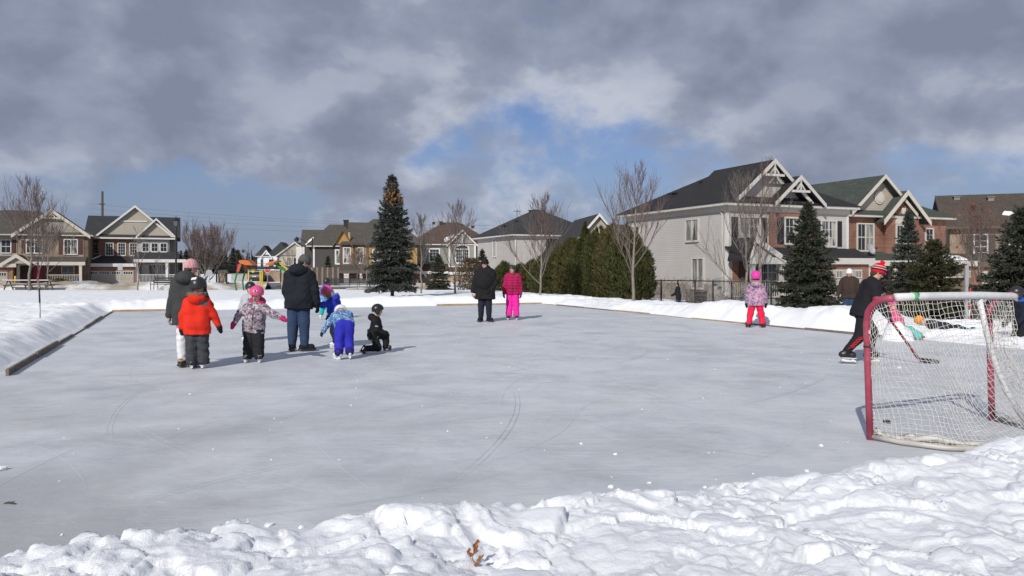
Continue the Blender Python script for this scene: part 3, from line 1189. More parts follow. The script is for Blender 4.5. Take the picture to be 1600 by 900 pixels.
def front(y): return ('y', y, -1)
def lside(x): return ('x', x, -1)
def rside(x): return ('x', x, 1)


def corner_loc(px, d, z):
    p = at(px, HORIZON, d)
    return (p.x, p.y, z)


# ---------------------------------------------------------------- big house on the right: pale siding, red brick bay
def house_right():
    G = -.42
    loc = corner_loc(1136, 42.0, G)
    h = House('corner_house', 'large pale sided corner house with a red brick bay and two white trussed gables', loc, GA, OFFW)
    W, D, E = 8.4, 10.3, 5.33
    h.block(0, W, 0, D, .55, E, LSID)
    h.block(-.02, W + .02, -.02, D + .02, -.6, .548, CONC, 'foundation')
    h.block(-.05, -.003, 1.2, D + .0, -.3, 1.15, STONE, 'stone_base')
    # brick bay in the middle of the upper floor, and brick below
    h.block(2.75, 5.75, -.10, .2, 2.9, E - .28, BRICK, 'brick_bay')
    h.block(.35, W - .2, -.06, .2, .55, 2.70, BRICK, 'brick_front')
    # frieze boards under the eaves and corner boards
    m = MB()
    m.box(-.06, -.004, .0, D, E - .30, E); m.box(0, W, -.14, -.101, E - .29, E); m.box(0, 2.74, -.1, -.002, E - .29, E); m.box(5.76, W, -.1, -.002, E - .29, E)
    h.part('frieze', m, CREAM)
    m = MB()
    m.prism([(-.03, -.03), (.12, -.03), (.12, -.002), (-.002, -.002), (-.002, .14), (-.03, .14)], 'z', .55, E - .3)
    h.part('corner_board', m, WHITE)
    h.part('corner_board', MB().box(W - .12, W + .03, -.03, -.002, 2.9, E - .3), WHITE)
    # roof: a hip at the back, its ridge running to the front gable
    h.hip(0, W, 0, D, E, 2.45, BLACKSH, ov=.45, axis='y', ridge=4.3)
    zb = E + .17
    h.gable(.55, 5.15, .15, 4.9, zb + .22, 2.02, BLACKSH, LSID, ov=.55, braces=zb + 1.52, eave_ov=.28, raket=.08)
    h.gable(2.95, 5.85, -.20, 3.6, zb + .12, 1.28, BLACKSH, LSID, ov=.45, braces=zb + .68, eave_ov=.28, wall_y=.25, raket=.07)
    h.part('pent_roof', MB().prism([(-.55, zb + .01), (.35, zb + .42), (.35, zb + .01)], 'x', .2, 6.3), BLACKSH)
    # windows of the upper front
    h.window(front(0), 1.45, 4.02, 1.32, 1.35, 2, (2, 3), [BLIND, CURT], shutters=SHUT, sw=.40)
    h.window(front(-.10), 4.35, 4.05, 1.12, 1.35, 2, (2, 3), [GLASS, CURT], shutters=SHUT, sw=.44)
    h.window(front(0), 6.95, 3.95, 1.0, 1.35, 2, (2, 3), [CURT, CURT], shutters=SHUT, sw=.36)
    # side wall
    h.window(lside(0), 3.1, 4.15, 1.12, 1.15, 2, (0, 0), [CURT, BLIND])
    h.window(lside(0), 9.25, 4.05, 1.0, 1.15, 2, (0, 0), [GLASS, BLIND])
    h.window(lside(0), 2.55, 1.72, 1.0, 1.6, 2, (0, 0), [BLIND, BLIND])
    h.downspout(-.06, .32, .6, E - .4)
    # porch
    h.shed(-.15, 4.1, -2.05, .0, 2.42, 3.05, BLACKSH)
    h.shed(4.12, W + .55, -1.35, .0, 2.42, 3.0, BLACKSH)
    h.gable(.0, 1.9, -2.0, -.3, 2.55, .9, BLACKSH, LSID, ov=.12, eave_ov=.2, raket=.16, peak=.15, name='porch_gable')
    h.block(-.1, 4.0, -2.0, -.07, -.1, .42, CONC, 'porch_floor')
    for x in (.15, 2.0, 3.75): h.post(x, -1.85, .42, 2.22, .2)
    h.railing((.25, -1.85), (3.7, -1.85), .42)
    h.railing((.05, -1.8), (.05, -.1), .42)
    h.block(5.0, W + .3, -1.2, -.07, -.3, 2.40, BRICK, 'garage_wall')
    h.garage(5.5, W - .2, -1.2, -.1, 1.95)
    h.window(front(-.06), 2.6, 1.55, 1.1, 1.3, 2, (2, 3), GLASS)
    h.block(.75, 1.7, -.12, -.061, .45, 2.45, plain('brown_door', (.07, .035, .03), .5), 'door')
    h.vents([(1.5, 7.2, E + 1.15), (2.6, 5.6, E + 1.75)])
    # cable and meter boxes on the side wall
    m = MB(); m.box(-.16, -.001, .35, .62, 1.0, 1.5); m.tube([(-.08, .48, 1.0), (-.08, .48, .1)], .025, 6); m.box(-.12, -.001, .8, 1.0, 1.15, 1.45)
    h.part('meter_box', m, plain('meter_grey', (.3, .3, .3), .5))
    return h


house_right()


def house_green():
    G = -.42
    p = corner_loc(1322, 50.5, G)
    h = House('brick_house', 'red brick house with a grey green shingle roof, cream gables and a round gable vent', p, GA, CREAM)
    W, D, E = 8.9, 10.5, 5.30
    h.block(-.9, 0, 1.2, D, .3, E, BSID, 'side_wall')
    h.block(0, W, 0, D, -.6, E, BRICK)
    h.block(3.05, 5.95, -.35, .2, 2.75, E + .1, BRICK, 'brick_bay')
    h.hip(-.9, W, 0, D, E, 2.45, GREENSH, ov=.45, axis='y', ridge=4.4)
    zb = E + .17
    h.gable(.25, 5.3, .0, 6.0, zb + .2, 2.22, GREENSH, BSID, ov=.55, eave_ov=.28, raket=.09)
    h.gable(2.85, 6.05, -.45, 3.8, zb - .1, 1.55, GREENSH, BRICK, ov=.35, eave_ov=.45, raket=.17, wall_y=-.35)
    h.part('pent_roof', MB().prism([(-.48, zb + .01), (.3, zb + .40), (.3, zb + .01)], 'x', .1, 3.2), GREENSH)
    # oval gable vent
    m = MB()
    n = 20
    for r0, y0, y1 in ((1.0, -.08, -.02), (.72, -.12, -.081)):
        m.prism([(2.78 + .42 * r0 * math.cos(2 * math.pi * k / n), zb + 1.12 + .42 * r0 * math.sin(2 * math.pi * k / n)) for k in range(n)], 'y', y0, y1)
    h.part('gable_vent', m, CREAM)
    h.window(front(0), 1.6, 4.0, 1.3, 1.65, 2, (2, 2), [GLASS, BLIND], sash=True)
    h.window(front(-.35), 4.5, 3.9, 1.1, 1.75, 2, (2, 3), [GLASS, GLASS], sash=True)
    # arch and keystone over the bay window
    arc = [(4.5 + .68 * math.cos(a), 4.9 + .62 * math.sin(a)) for a in np.linspace(0, math.pi, 12)]
    h.part('arch_panel', MB().prism(arc, 'y', -.43, -.352), CREAM)
    h.part('keystone', MB().prism([(4.38, 5.56), (4.62, 5.56), (4.68, 5.95), (4.32, 5.95)], 'y', -.45, -.352), CREAM)
    h.window(front(0), 7.3, 3.85, .62, 1.55, 1, (2, 4), GLASS, sash=True)
    h.shed(-.1, 5.3, -1.9, .0, 2.35, 2.95, GREENSH)
    h.shed(5.32, W + .3, -2.2, .0, 2.35, 2.95, GREENSH)
    h.part('snow_patch', MB().prism([(-2.0, 2.53), (-1.3, 2.70), (-1.35, 2.85), (-1.95, 2.62)], 'x', 6.4, 8.4), SNOW)
    h.block(0, 5.2, -1.8, -.05, -.1, .4, CONC, 'porch_floor')
    for x in (.1, 2.3, 5.1): h.post(x, -1.7, .4, 2.15, .22)
    h.railing((2.4, -1.7), (5.0, -1.7), .4)
    h.window(front(0), 1.2, 1.5, .6, 1.7, 1, (1, 2), BLIND)
    h.block(2.6, 3.55, -.05, -.001, .4, 2.4, plain('brown_door', (.07, .035, .03), .5), 'door')
    h.block(5.6, W, -2.05, -.01, -.4, 2.3, BRICK, 'garage_wall')
    h.garage(5.9, W - .3, -2.05, -.2, 1.9, plain('brown_garage', (.16, .12, .09), .6))
    h.post(5.55, -2.15, -.4, 2.15, .2)
    h.downspout(-.05, -.1, .4, E - .45, CREAM)
    h.vents([(.5, 7.2, E + 1.0), (.8, 4.6, E + 1.15), (1.1, 3.2, E + 1.3)], plain('roof_vent_black', (.03, .03, .03)))
    for k, (x, z, w) in enumerate(((-.55, 3.25, .62), (1.0, 3.2, .62))):
        t = thing('satellite_dish', ['grey satellite dish fixed to the beige side wall beside the brick house front', 'grey satellite dish standing on the porch roof below the paired window'][k], 'satellite dish', (0, 0, 0), 0, 'satellite dishes')
        base = h.root.matrix_basis @ Vector((x, [1.0, -1.0][k], z))
        t.location = base
        t.rotation_euler = (0, 0, GA)
        m = MB()
        pr = [(.02, 0), (.15, .012), (.27, .04), (.36, .08), (.37, .085), (.36, .06), (.27, .02), (.15, -.01), (.02, -.02)]
        m.lathe(pr, n=20)
        o = m.build('reflector', plain('dish_grey', (.36, .36, .37), .5, .08), t, True)
        o.rotation_euler = (R(68), 0, R(12))
        m = MB(); m.tube([(0, .02, 0), (.05, .15, -.2), (.05, .15, -.55)], .025, 6); m.tube([(0, .0, -.3), (.06, -.36, -.2), (.06, -.42, .05)], .014, 5); m.box(.02, .1, -.47, -.38, .02, .12)
        m.build('mount', DARKM, t)
    return h


house_green()


def house_brown_right():
    G = -.42
    p = corner_loc(1484, 57.5, G)
    h = House('tan_house', 'tan brick house with a long brown roof and dark brown shutters at the right edge', p, R(-22), DARKTRIM)
    W, D, E = 15.0, 10, 4.85
    h.block(0, W, 0, D, -.6, E, BRICK3)
    # ridge parallel to the street
    m = MB()
    ov = .5
    m.prism([(-ov, E), (D / 2, E + 2.7), (D / 2, E + 2.85), (-ov - .03, E + .15)], 'x', -.4, 10.2)
    m.prism([(D / 2 + .001, E + 2.7), (D + ov, E), (D + ov, E + .15), (D / 2 + .001, E + 2.85)], 'x', -.4, 10.2)
    h.part('roof', m, BROWNSH)
    for x in (-.43, 10.17):
        m = MB()
        m.prism([(-ov, E - .16), (D / 2, E + 2.52), (D / 2, E + 2.88), (-ov - .03, E + .17)], 'x', x, x + .06)
        h.part('rake_board', m, DARKTRIM)
    h.part('gable_wall', MB().prism([(0, E), (D, E), (D / 2, E + 2.6)], 'x', 0, .15), BRICK3)
    h.part('gable_wall', MB().prism([(0, E), (D, E), (D / 2, E + 2.6)], 'x', 9.75, 9.9), BRICK3)
    h.part('fascia', MB().box(-.4, 10.2, -.58, -.5, E - .02, E + .16), DARKTRIM)
    h.hip(10.0, W + 6, 0, D, E, 2.4, BROWNSH, ov=.4, axis='x')
    for t in (1.95, 4.1, 6.4, 8.6): h.window(front(0), t, 3.55, .75, 1.65, 1, (2, 4), [CURT, GLASS][int(t) % 2], WHITE, shutters=SHUTB, sw=.42, sash=True)
    h.shed(-.2, 7.5, -2.3, 0, 2.3, 2.95, BROWNSH)
    h.block(.2, 5.6, -2.0, -.01, -.4, 2.2, BRICK, 'porch_wall')
    h.post(.6, -2.2, -.3, 2.1, .3, WHITE)
    h.window(front(-2.0), 2.2, 1.2, .8, 1.0, 1, (1, 2), CURT, CREAM)
    h.snow([(3.5, 1.75), (3.9, 1.6), (4.3, 1.75), (4.1, 2.1), (3.7, 2.2)], -.5, E + .15, .49)
    h.snow([(6.2, .9), (6.6, .75), (6.9, 1.0), (6.7, 1.35), (6.3, 1.3)], -.5, E + .15, .49)
    h.vents([(3.2, 3.9, E + 2.35), (8.2, 4.2, E + 2.5), (1.0, 4.3, E + 2.5)], plain('roof_vent_grey', (.2, .19, .18)))
    return h


house_brown_right()


def house_pale_mid():
    p = corner_loc(804, 75, -.35)
    h = House('pale_house', 'pale sided house with a low charcoal hip roof rising behind the cedar hedge', p, GA)
    W, D, E = 9.0, 10.2, 5.05
    h.block(0, W, 0, D, -.6, E, LSID)
    h.hip(0, W, 0, D, E, 2.75, CHAR, ov=.45, axis='y', ridge=5.0)
    h.block(-.004, W, -.05, -.003, E - .26, E, CREAM, 'frieze')
    h.window(lside(0), 5.2, 4.0, .75, 1.7, 2, (0, 0), [GLASS, BLIND])
    h.window(front(0), 4.5, 4.05, 2.6, 1.55, 2, (0, 0), [GLASS, BLIND])
    h.window(front(0), 8.2, 4.0, 1.0, 1.5, 2, (0, 0), GLASS)
    h.vents([(1.2, 5.4, E + 1.0), (1.5, 6.4, E + 1.15), (2.2, 4.5, E + 1.5), (4.0, 5.1, E + 2.65), (4.6, 5.4, E + 2.75), (5.2, 5.1, E + 2.7)])
    h.part('antenna', MB().tube([(3.0, 6.5, E + 1.5), (3.0, 6.5, E + 3.0)], .03, 5).bar((2.6, 6.5, E + 2.8), (3.4, 6.5, E + 2.8), .05, .05), DARKM)
    h.downspout(.1, -.06, 0, E - .4)
    return h


house_pale_mid()


def house_gable_mid():
    p = corner_loc(915, 60, -.4)
    h = House('beige_house', 'beige gable end and dark roof of a house between the hedge and the corner house', p, R(8), WHITE)
    h.block(.2, 2.7, 0, 9, -.5, 4.1, BSID)
    h.block(2.7, 8.0, .4, 9, -.5, 4.0, BSID)
    h.gable(-.6, 2.6, .0, 8.5, 4.15, 1.85, CHAR, BSID, ov=.3, eave_ov=.2, raket=.09)
    m = MB().prism([(.2, 4.0), (4.2, 5.55), (8.5, 4.0)], 'x', 1.4, 8.5)
    h.part('main_roof', m, CHAR)
    h.window(front(.4), 4.6, 3.0, 1.2, 1.2, 2, (0, 0), GLASS)
    h2 = House('dark_roofed_house', 'charcoal hip roof of a house just showing behind the hedge', corner_loc(900, 92, -.5), GA)
    h2.block(0, 9, 0, 9, 0, 5.0, BSID)
    h2.hip(0, 9, 0, 9, 5.0, 2.4, CHAR, axis='y')


house_gable_mid()


def house_brown_mid():
    p = corner_loc(671, 104, -.5)
    h = House('hip_roofed_house', 'grey sided house with a broad red brown hip roof and a white arched gable window', p, R(6))
    W, D, E = 6.6, 9, 5.2
    h.block(-2.2, W, .6, D, 0, E, GSID)
    h.block(W, W + 1.6, 2.0, D, 0, E, DKBRICK)
    h.hip(-2.2, W + 1.6, .6, D + 3, E, 3.15, REDBRSH, ov=.5, axis='x', ridge=4.6)
    h.hip(-5.8, -2.2, 2.5, D, E - .0, 2.0, REDBRSH, ov=.4, axis='x', ridge=1.2)
    h.block(-5.5, -2.3, 2.8, D, 0, E, DKBRICK)
    h.block(2.6, 6.0, .2, .8, 2.2, E, GSID, 'bay_wall')
    h.gable(2.6, 6.0, .2, 4.5, E + .12, 1.75, REDBRSH, GSID, ov=.3, eave_ov=.35, raket=.08)
    m = MB()
    for q in ((2.5, 2.75, 2.1, E), (5.85, 6.1, 2.1, E), (2.76, 5.84, 2.1, 2.4), (4.2, 4.4, E, E + 1.4)): h.part('trim_board', MB().box(q[0], q[1], .1, .19, q[2], q[3]), WHITE)
    h.window(front(.2), 4.3, 3.75, 1.6, 1.7, 2, (3, 4), GLASS, fw=.16)
    arc = [(4.3 + .95 * math.cos(a), 4.72 + .55 * math.sin(a)) for a in np.linspace(0, math.pi, 12)]
    h.part('arch_frame', MB().prism(arc, 'y', .08, .195), WHITE)
    arc = [(4.3 + .76 * math.cos(a), 4.74 + .40 * math.sin(a)) for a in np.linspace(0, math.pi, 12)]
    h.part('arch_pane', MB().prism(arc, 'y', .055, .079), GLASS)
    h.window(front(.6), .65, 3.85, 1.15, 1.5, 1, (3, 4), GLASS, fw=.16)
    h.shed(-1.9, 2.4, -1.6, .6, 1.6, 2.6, REDBRSH)
    h.shed(2.45, 6.4, -1.2, .2, 1.5, 2.2, REDBRSH)
    h.gable(-2.3, -.6, -1.4, .5, 1.3, 1.1, REDBRSH, GSID, ov=.2, eave_ov=.2, name='porch_gable')
    h.block(-1.8, 6.2, -1.0, .5, 0, 1.4, BRICK3, 'brick_front')
    h.post(-1.9, -1.4, 0, 1.45, .3)
    h.snow([(2.0, .35), (2.35, .5), (2.7, .9), (3.1, 1.5), (3.3, 2.2), (3.0, 2.3), (2.6, 1.7), (2.2, 1.5), (1.95, 1.2)], .1, E + .17, 3.15 / 5.9)
    h.snow([(-5.6, .3), (-4.6, .25), (-3.9, .5), (-3.7, .9), (-4.3, 1.0), (-5.0, .8), (-5.7, .7)], 2.1, E + .17, 2.0 / 3.6)
    h.vents([(.6, 5.6, E + 3.1), (1.6, 5.6, E + 3.2), (4.4, 5.6, E + 2.85), (6.0, 5.6, E + 2.6)])
    # stair rail running down beside the neighbour
    h.part('stair_rail', MB().bar((6.3, -1.5, 1.2), (8.4, -1.5, 3.3), .12, .3), WHITE)


house_brown_mid()


def house_yellow():
    p = corner_loc(531, 98, -.55)
    h = House('ochre_house', 'ochre and brown timbered house with a taupe roof left of the tall spruce', p, R(10), DARKTRIM)
    W, D, E = 9.5, 9, 5.1
    h.block(0, W, 0, D, 0, E, YSID)
    h.hip(.6, W + .5, 0, D, E, 3.3, TAUPESH, ov=.5, axis='x', ridge=4.0)
    h.gable(-.6, 1.3, -.2, 4, E + .1, 1.7, TAUPESH, YSID, ov=.3, eave_ov=.25, raket=.09)
    m = MB().prism([(.2, E + .1), (4.3, E + 3.0), (8.2, E + .1)], 'x', .9, 4.5)
    h.part('cross_roof', m, TAUPESH)
    h.part('timber', MB().box(1.0, 1.25, -.25, -.18, E + .2, E + 1.5), plain('ochre_paint', (.42, .26, .09), .6))
    m = MB()
    for x in (-.02, 1.55, 3.2, 5.7, 7.3): m.box(x, x + .32, -.04, -.002, 2.5, E)
    m.box(0, W, -.05, -.041, 2.35, 2.6); m.box(0, W, -.05, -.041, E - .3, E)
    h.part('timber', m, DARKTRIM)
    for t, w in ((.85, .7), (2.5, .6), (4.55, 1.0), (6.6, 1.0)):
        h.window(front(0), t, 3.75, w, 1.3 if w > .8 else 1.8, 2 if w > .8 else 1, (2, 3), [GLASS, CURT] if w > .8 else CURT, WHITE, fw=.12)
    h.shed(-2.4, W, -2.2, 0, 1.75, 2.45, TAUPESH, fascia=True)
    for x in (-1.3, -.6, .7, 1.0, 2.6): h.post(x, -2.0, .2, 1.6, .28, WHITE)
    h.block(-.2, W, -.3, -.06, 0, 1.9, plain('red_brown_wall', (.14, .05, .035), .8), 'porch_wall')
    h.window(front(-.3), 5.4, 1.0, .9, .9, 1, (2, 2), GLASS, WHITE)
    h.part('porch_wall', MB().box(1.4, W, -2.2, -2.05, -.1, .75), BRICK3)
    h.vents([(5.2, 4.2, E + 3.3), (6.6, 4.2, E + 3.4)])
    # charcoal neighbour
    p = corner_loc(490, 112, -.6)
    h = House('charcoal_house', 'charcoal sided house with white corner boards and a taupe hip roof behind the street lamp', p, R(10))
    W, D, E = 6.4, 9, 5.3
    h.block(0, W, 0, D, -.3, E, DSID)
    h.block(-1.6, 0, 2.0, D, -.3, E, DSID, 'side_wall')
    h.hip(-.5, W, .0, D, E, 3.2, TAUPESH, ov=.5, axis='x', ridge=3.0)
    h.part('cross_roof', MB().prism([(1.8, E + .15), (5.0, E + 2.6), (8.2, E + .15)], 'x', -2.0, 2.0), TAUPESH)
    m = MB()
    for q in ((-.16, .16, -.08, -.002, 0, E), (W - .2, W + .1, -.08, -.002, 0, E), (-1.7, -1.4, 1.9, 1.998, 0, E), (-2.6, -1.75, 2.1, 6, 1.5, E)): h.part('corner_board', MB().box(*q), WHITE)
    h.window(front(0), 3.5, 3.85, .75, 1.75, 1, (2, 3), CURT, fw=.2)
    h.window(front(0), 1.4, .9, .95, .8, 1, (2, 2), BLIND, fw=.2)
    h.snow([(-1.3, .1), (-.9, .2), (-.2, 1.3), (-.3, 1.6), (-.8, 1.0)], 1.8, E + .16, .77)
    h.part('chimney', MB().box(4.0, 4.7, 4.0, 4.6, E + 2.6, E + 3.9).box(3.92, 4.78, 3.92, 4.68, E + 3.9, E + 4.05), DARKM)


house_yellow()


def far_houses():
    p = corner_loc(438, 150, -.8)
    h = House('stone_house', 'distant tan house with a shallow front gable and dark roof beyond the playground', p, R(4), CREAM)
    h.block(-.2, 8, 0, 10, -.3, 4.9, BSID)
    h.block(-.5, 4, -1.2, .1, -.3, 2.1, BRICK3, 'porch_wall')
    h.gable(-.4, 6.0, -.2, 9, 4.9, 2.4, CHAR, TSID, ov=.3, eave_ov=.4, raket=.09)
    h.hip(3.0, 9.5, 2, 10, 4.9, 3.0, CHAR, ov=.4)
    for t in (1.6, 2.9, 4.6): h.window(front(0), t, 3.7, .8, 1.4, 1, (1, 2), [GLASS, BLIND][int(t) % 2], CREAM)
    h.shed(-.8, 6, -1.6, 0, 2.1, 2.8, CHAR)
    p = corner_loc(402, 172, -.9)
    h = House('white_house', 'distant white sided house with two dark hip roofs behind the orange play roof', p, R(4))
    h.block(0, 4.2, 0, 10, -.3, 5.1, WSID)
    h.block(4.2, 6.5, 1.5, 10, -.3, 5.1, TSID)
    h.hip(0, 2.4, 0, 6, 5.1, 2.3, CHAR, ov=.4, axis='y', ridge=1.4)
    h.hip(2.3, 6.6, .5, 10, 5.1, 3.1, CHAR, ov=.4, axis='y', ridge=2.4)
    h.gable(1.0, 3.0, -.3, 3, 5.1, 1.3, CHAR, WSID, ov=.2, eave_ov=.2)
    for t, w in ((1.0, .5), (3.0, 1.0)): h.window(front(0), t, 3.7, w, 1.6, 1, (1, 2), GLASS)
    h.window(front(0), 2.0, 1.2, .8, 1.5, 1, (1, 2), GLASS)
    # low brick wall and steps of a house across the side street
    

far_houses()


def house_left():
    p = corner_loc(154, 85, -.28)
    h = House('gabled_house', 'two storey house with a red brick upper wall, wide double gable and white porch', p, GA)
    h.root.scale = (.95, 1, 1)
    E = 5.05
    x1 = 7.35
    h.block(0, 3.95, 0, 9, 0, E, BRICK)
    h.block(3.95, x1, .1, 9, 0, E, LSID)
    h.block(x1, x1 + .8, 1.2, 9, 0, E, GSID, 'side_wall')
    h.block(-1.0, 0, 1.0, 9, 0, E, BRICK, 'side_wall')
    # main roof with a ridge parallel to the street
    m = MB()
    m.prism([(.3, E + .1), (4.8, E + 2.62), (4.8, E + 2.75), (.2, E + .2)], 'x', -1.55, x1 + 1.15)
    m.prism([(4.801, E + 2.62), (9.5, E + .1), (9.6, E + .2), (4.801, E + 2.75)], 'x', -1.55, x1 + 1.15)
    h.part('roof', m, CHAR)
    h.part('gable_wall', MB().prism([(.3, E), (9.3, E), (4.8, E + 2.6)], 'x', x1 + .6, x1 + .75), GSID)
    h.part('fascia', MB().box(-1.6, 0.0, .40, .55, E - .05, E + .16), WHITE)
    h.gable(.0, 7.45, .1, 4.7, E + .42, 3.1, CHAR, BSID, ov=.35, eave_ov=.35, raket=.09)
    h.gable(4.15, 7.75, -.1, 3.2, E + .42, 1.75, CHAR, BSID, ov=.38, eave_ov=.3, raket=.08)
    h.part('gable_band', MB().box(2.3, 5.0, .02, .098, E + 1.88, E + 2.02), WHITE)
    h.part('pent_roof', MB().prism([(-.45, E + .16), (.2, E + .56), (.2, E + .16)], 'x', -.4, 7.95), CHAR)
    h.part('fascia', MB().box(-.45, 8.0, -.55, .0, E, E + .158), WHITE)
    for t in (1.1, 2.35, 3.55): h.window(front(0), t, 3.95, .68, 1.25, 1, (3, 4), GLASS, fw=.1)
    h.window(front(1.0), -.45, 4.0, .6, .95, 1, (2, 3), GLASS, fw=.1)
    h.block(3.97, x1 - .05, -.02, .099, E - 1.6, E - .1, LSID, 'bay_wall')
    h.block(4.55, 6.95, -.075, -.021, E - 1.32, E - .30, WHITE, 'window_band')
    for t in (5.1, 6.05, 7.0): h.window(front(-.075), t - .28, 4.18, .62, .85, 1, (2, 2), GLASS, fw=.1)
    # lower roofs
    h.shed(-1.5, 3.95, -2.6, .0, 2.25, 3.05, CHAR)
    h.part('hip_edge', MB().bar((-1.5, -2.5, 2.35), (.2, 0, 3.25), .10, .10), WHITE)
    h.block(-1.3, 3.9, -2.3, -.01, -.1, 2.2, BRICK2, 'garage_wall')
    h.garage(-.95, 3.72, -2.3, -.1, 1.62)
    h.shed(3.7, 8.35, -2.2, .1, 2.72, 3.62, CHAR)
    h.shed(8.36, 9.1, -2.2, 2.0, 2.72, 2.9, CHAR)
    for x in (4.0, 7.1, 8.9): h.post(x, -2.0, .25, 2.52, .26)
    h.block(3.95, 9.0, -2.1, .09, -.2, .3, CONC, 'porch_floor')
    h.railing((4.15, -2.0), (7.0, -2.0), .3)
    h.railing((7.25, -2.0), (8.8, -2.0), .3)
    h.window(front(.1), 6.2, 1.5, 2.0, 1.5, 3, (0, 0), [GLASS, BLIND, BLIND], fw=.1)
    h.block(4.4, 5.2, .03, .098, .3, 2.3, plain('white_door', (.6, .6, .6), .5), 'door')
    h.part('porch_lamp', MB().lathe([(.02, -.1), (.13, 0), (.02, .12)], (-1.0, -2.38, 2.0), 8), WHITE)


house_left()


def house_left_far():
    p = corner_loc(-72, 76, -.25)
    h = House('grey_roofed_house', 'beige and brown brick house with maroon shutters and red front door behind bare trees', p, GA, CREAM)
    E = 5.1
    W = 11.4
    h.block(0, 5.2, .4, 9, 0, E, BSID)
    h.block(5.2, W, 0, 9, 0, E, DKBRICK)
    h.hip(-2, W, 0, 10, E, 2.6, TAUPESH, ov=.45, axis='x', ridge=5.6)
    h.gable(5.1, W - .1, -.1, 5, E + .14, 2.35, TAUPESH, TSID, ov=.35, eave_ov=.3, raket=.2, braces=E + 1.75)
    h.block(5.3, W - .4, -.06, -.001, 2.9, E - .2, BRICK3, 'brick_bay')
    h.window(front(.4), 4.2, 4.0, .75, 1.2, 1, (2, 2), GLASS, WHITE, shutters=SHUTR, sash=True, sw=.36)
    h.window(front(-.06), 6.7, 4.0, 1.3, 1.2, 2, (2, 2), GLASS, WHITE, shutters=SHUTR, sw=.36)
    h.window(front(-.06), 9.85, 4.0, 1.1, 1.4, 2, (2, 2), [GLASS, CURT], WHITE, shutters=SHUTR, sw=.40)
    h.shed(-1, 5.6, -3.0, .4, 2.15, 2.95, TAUPESH)
    h.gable(4.6, 6.7, -3.0, 0, 2.3, .75, TAUPESH, BSID, ov=.2, eave_ov=.2, name='porch_gable')
    h.shed(5.62, W - .1, -1.9, -.05, 2.35, 2.9, TAUPESH)
    h.block(0, 5.3, -2.7, .39, -.2, 2.1, BRICK2, 'garage_wall')
    h.garage(.7, 4.9, -2.7, -.2, 1.5)
    for x in (5.6, W - .5): h.post(x, -1.75, .2, 2.2, .25)
    h.block(5.4, W - .2, -1.9, -.07, -.2, .3, CONC, 'porch_floor')
    h.railing((7.9, -1.75), (W - .6, -1.75), .3)
    h.block(6.6, 7.4, -.12, -.065, .3, 2.25, plain('red_door', (.42, .02, .03), .5), 'door')
    h.window(front(-.06), 9.6, 1.4, 1.0, 1.3, 1, (2, 2), GLASS)
    # house set back between the two
    p = corner_loc(116, 99, -.3)
    h = House('narrow_house', 'narrow pale house with a dark roof set back between the two left houses', p, GA)
    h.block(-2, 2.9, 0, 9, 0, 4.4, BSID)
    h.block(-1, 2.8, -.05, -.001, .6, 2.6, STONE, 'stone_base')
    h.hip(-3, 3.0, 0, 9, 4.4, 2.2, CHAR, ov=.3, axis='x', ridge=2.0)
    h.window(front(0), 1.3, 3.4, 2.2, 1.2, 2, (0, 0), [CURT, BLIND])
    h.window(front(-.05), .9, .9, 1.0, .8, 1, (1, 2), CURT)


house_left_far()

# ================================================================== TREES
def bark(name, c):
    t = NT(name)
    o = t.obj()
    n = t.noise(t.mapping(o, scale=(3, 3, .6)), 6, 6, .65)
    col = t.mix(t.rng(n, .3, .7), dk(c, .65), dk(c, 1.25))
    return t.done(col, .9, t.bump(n, .5, .02), .15)


BARK = bark('grey_bark', (.22, .19, .165))
BARKD = bark('dark_bark', (.085, .068, .055))
TWIG = bark('grey_brown_twigs', (.195, .165, .145))


def twig_grade(name, c0, c1, z0, z1):
    """grey limbs, the youngest shoots at the top wine red"""
    t = NT(name)
    o = t.obj()
    z = t.sep(o)[2]
    n = t.noise(o, 6, 4, .6)
    col = t.mix(t.rng(t.math('ADD', z, t.math('MULTIPLY', n, .8)), z0, z1), c0, c1)
    return t.done(t.mix(t.rng(n, .3, .7, 0, .4), col, dk(c0, .6)), .9, None, .15)


TWIGR = twig_grade('wine_tipped_twigs', (.200, .170, .150), (.165, .108, .100), 2.4, 5.2)


def foliage(name, c, c2, sc=2.2):
    t = NT(name)
    o = t.obj()
    n = t.noise(o, sc, 5, .6)
    f = t.noise(o, sc * 9, 3, .6)
    col = t.mix(t.rng(n, .32, .68), c, c2)
    col = t.mix(t.rng(f, .3, .7), dk(c, .7), col)
    m = t.done(col, .65, None, .25)
    return m


SPRUCE = foliage('blue_green_needles', (.050, .060, .049), (.115, .130, .108))
SPRUCED = foliage('dark_green_needles', (.044, .052, .036), (.092, .100, .068))
SPRUCEY = foliage('olive_needles', (.044, .046, .021), (.086, .084, .038))
CEDAR = foliage('cedar_green', (.050, .056, .018), (.122, .122, .042), 1.6)
CEDARB = foliage('cedar_bronze', (.060, .056, .019), (.142, .122, .043), 1.6)
CONEM = foliage('brown_cones', (.20, .09, .035), (.30, .15, .06), 5)
DRYM = foliage('dry_brown_scrub', (.085, .058, .034), (.16, .112, .065), 4)
RUSTL = foliage('rust_leaves', (.16, .05, .02), (.28, .10, .04), 5)


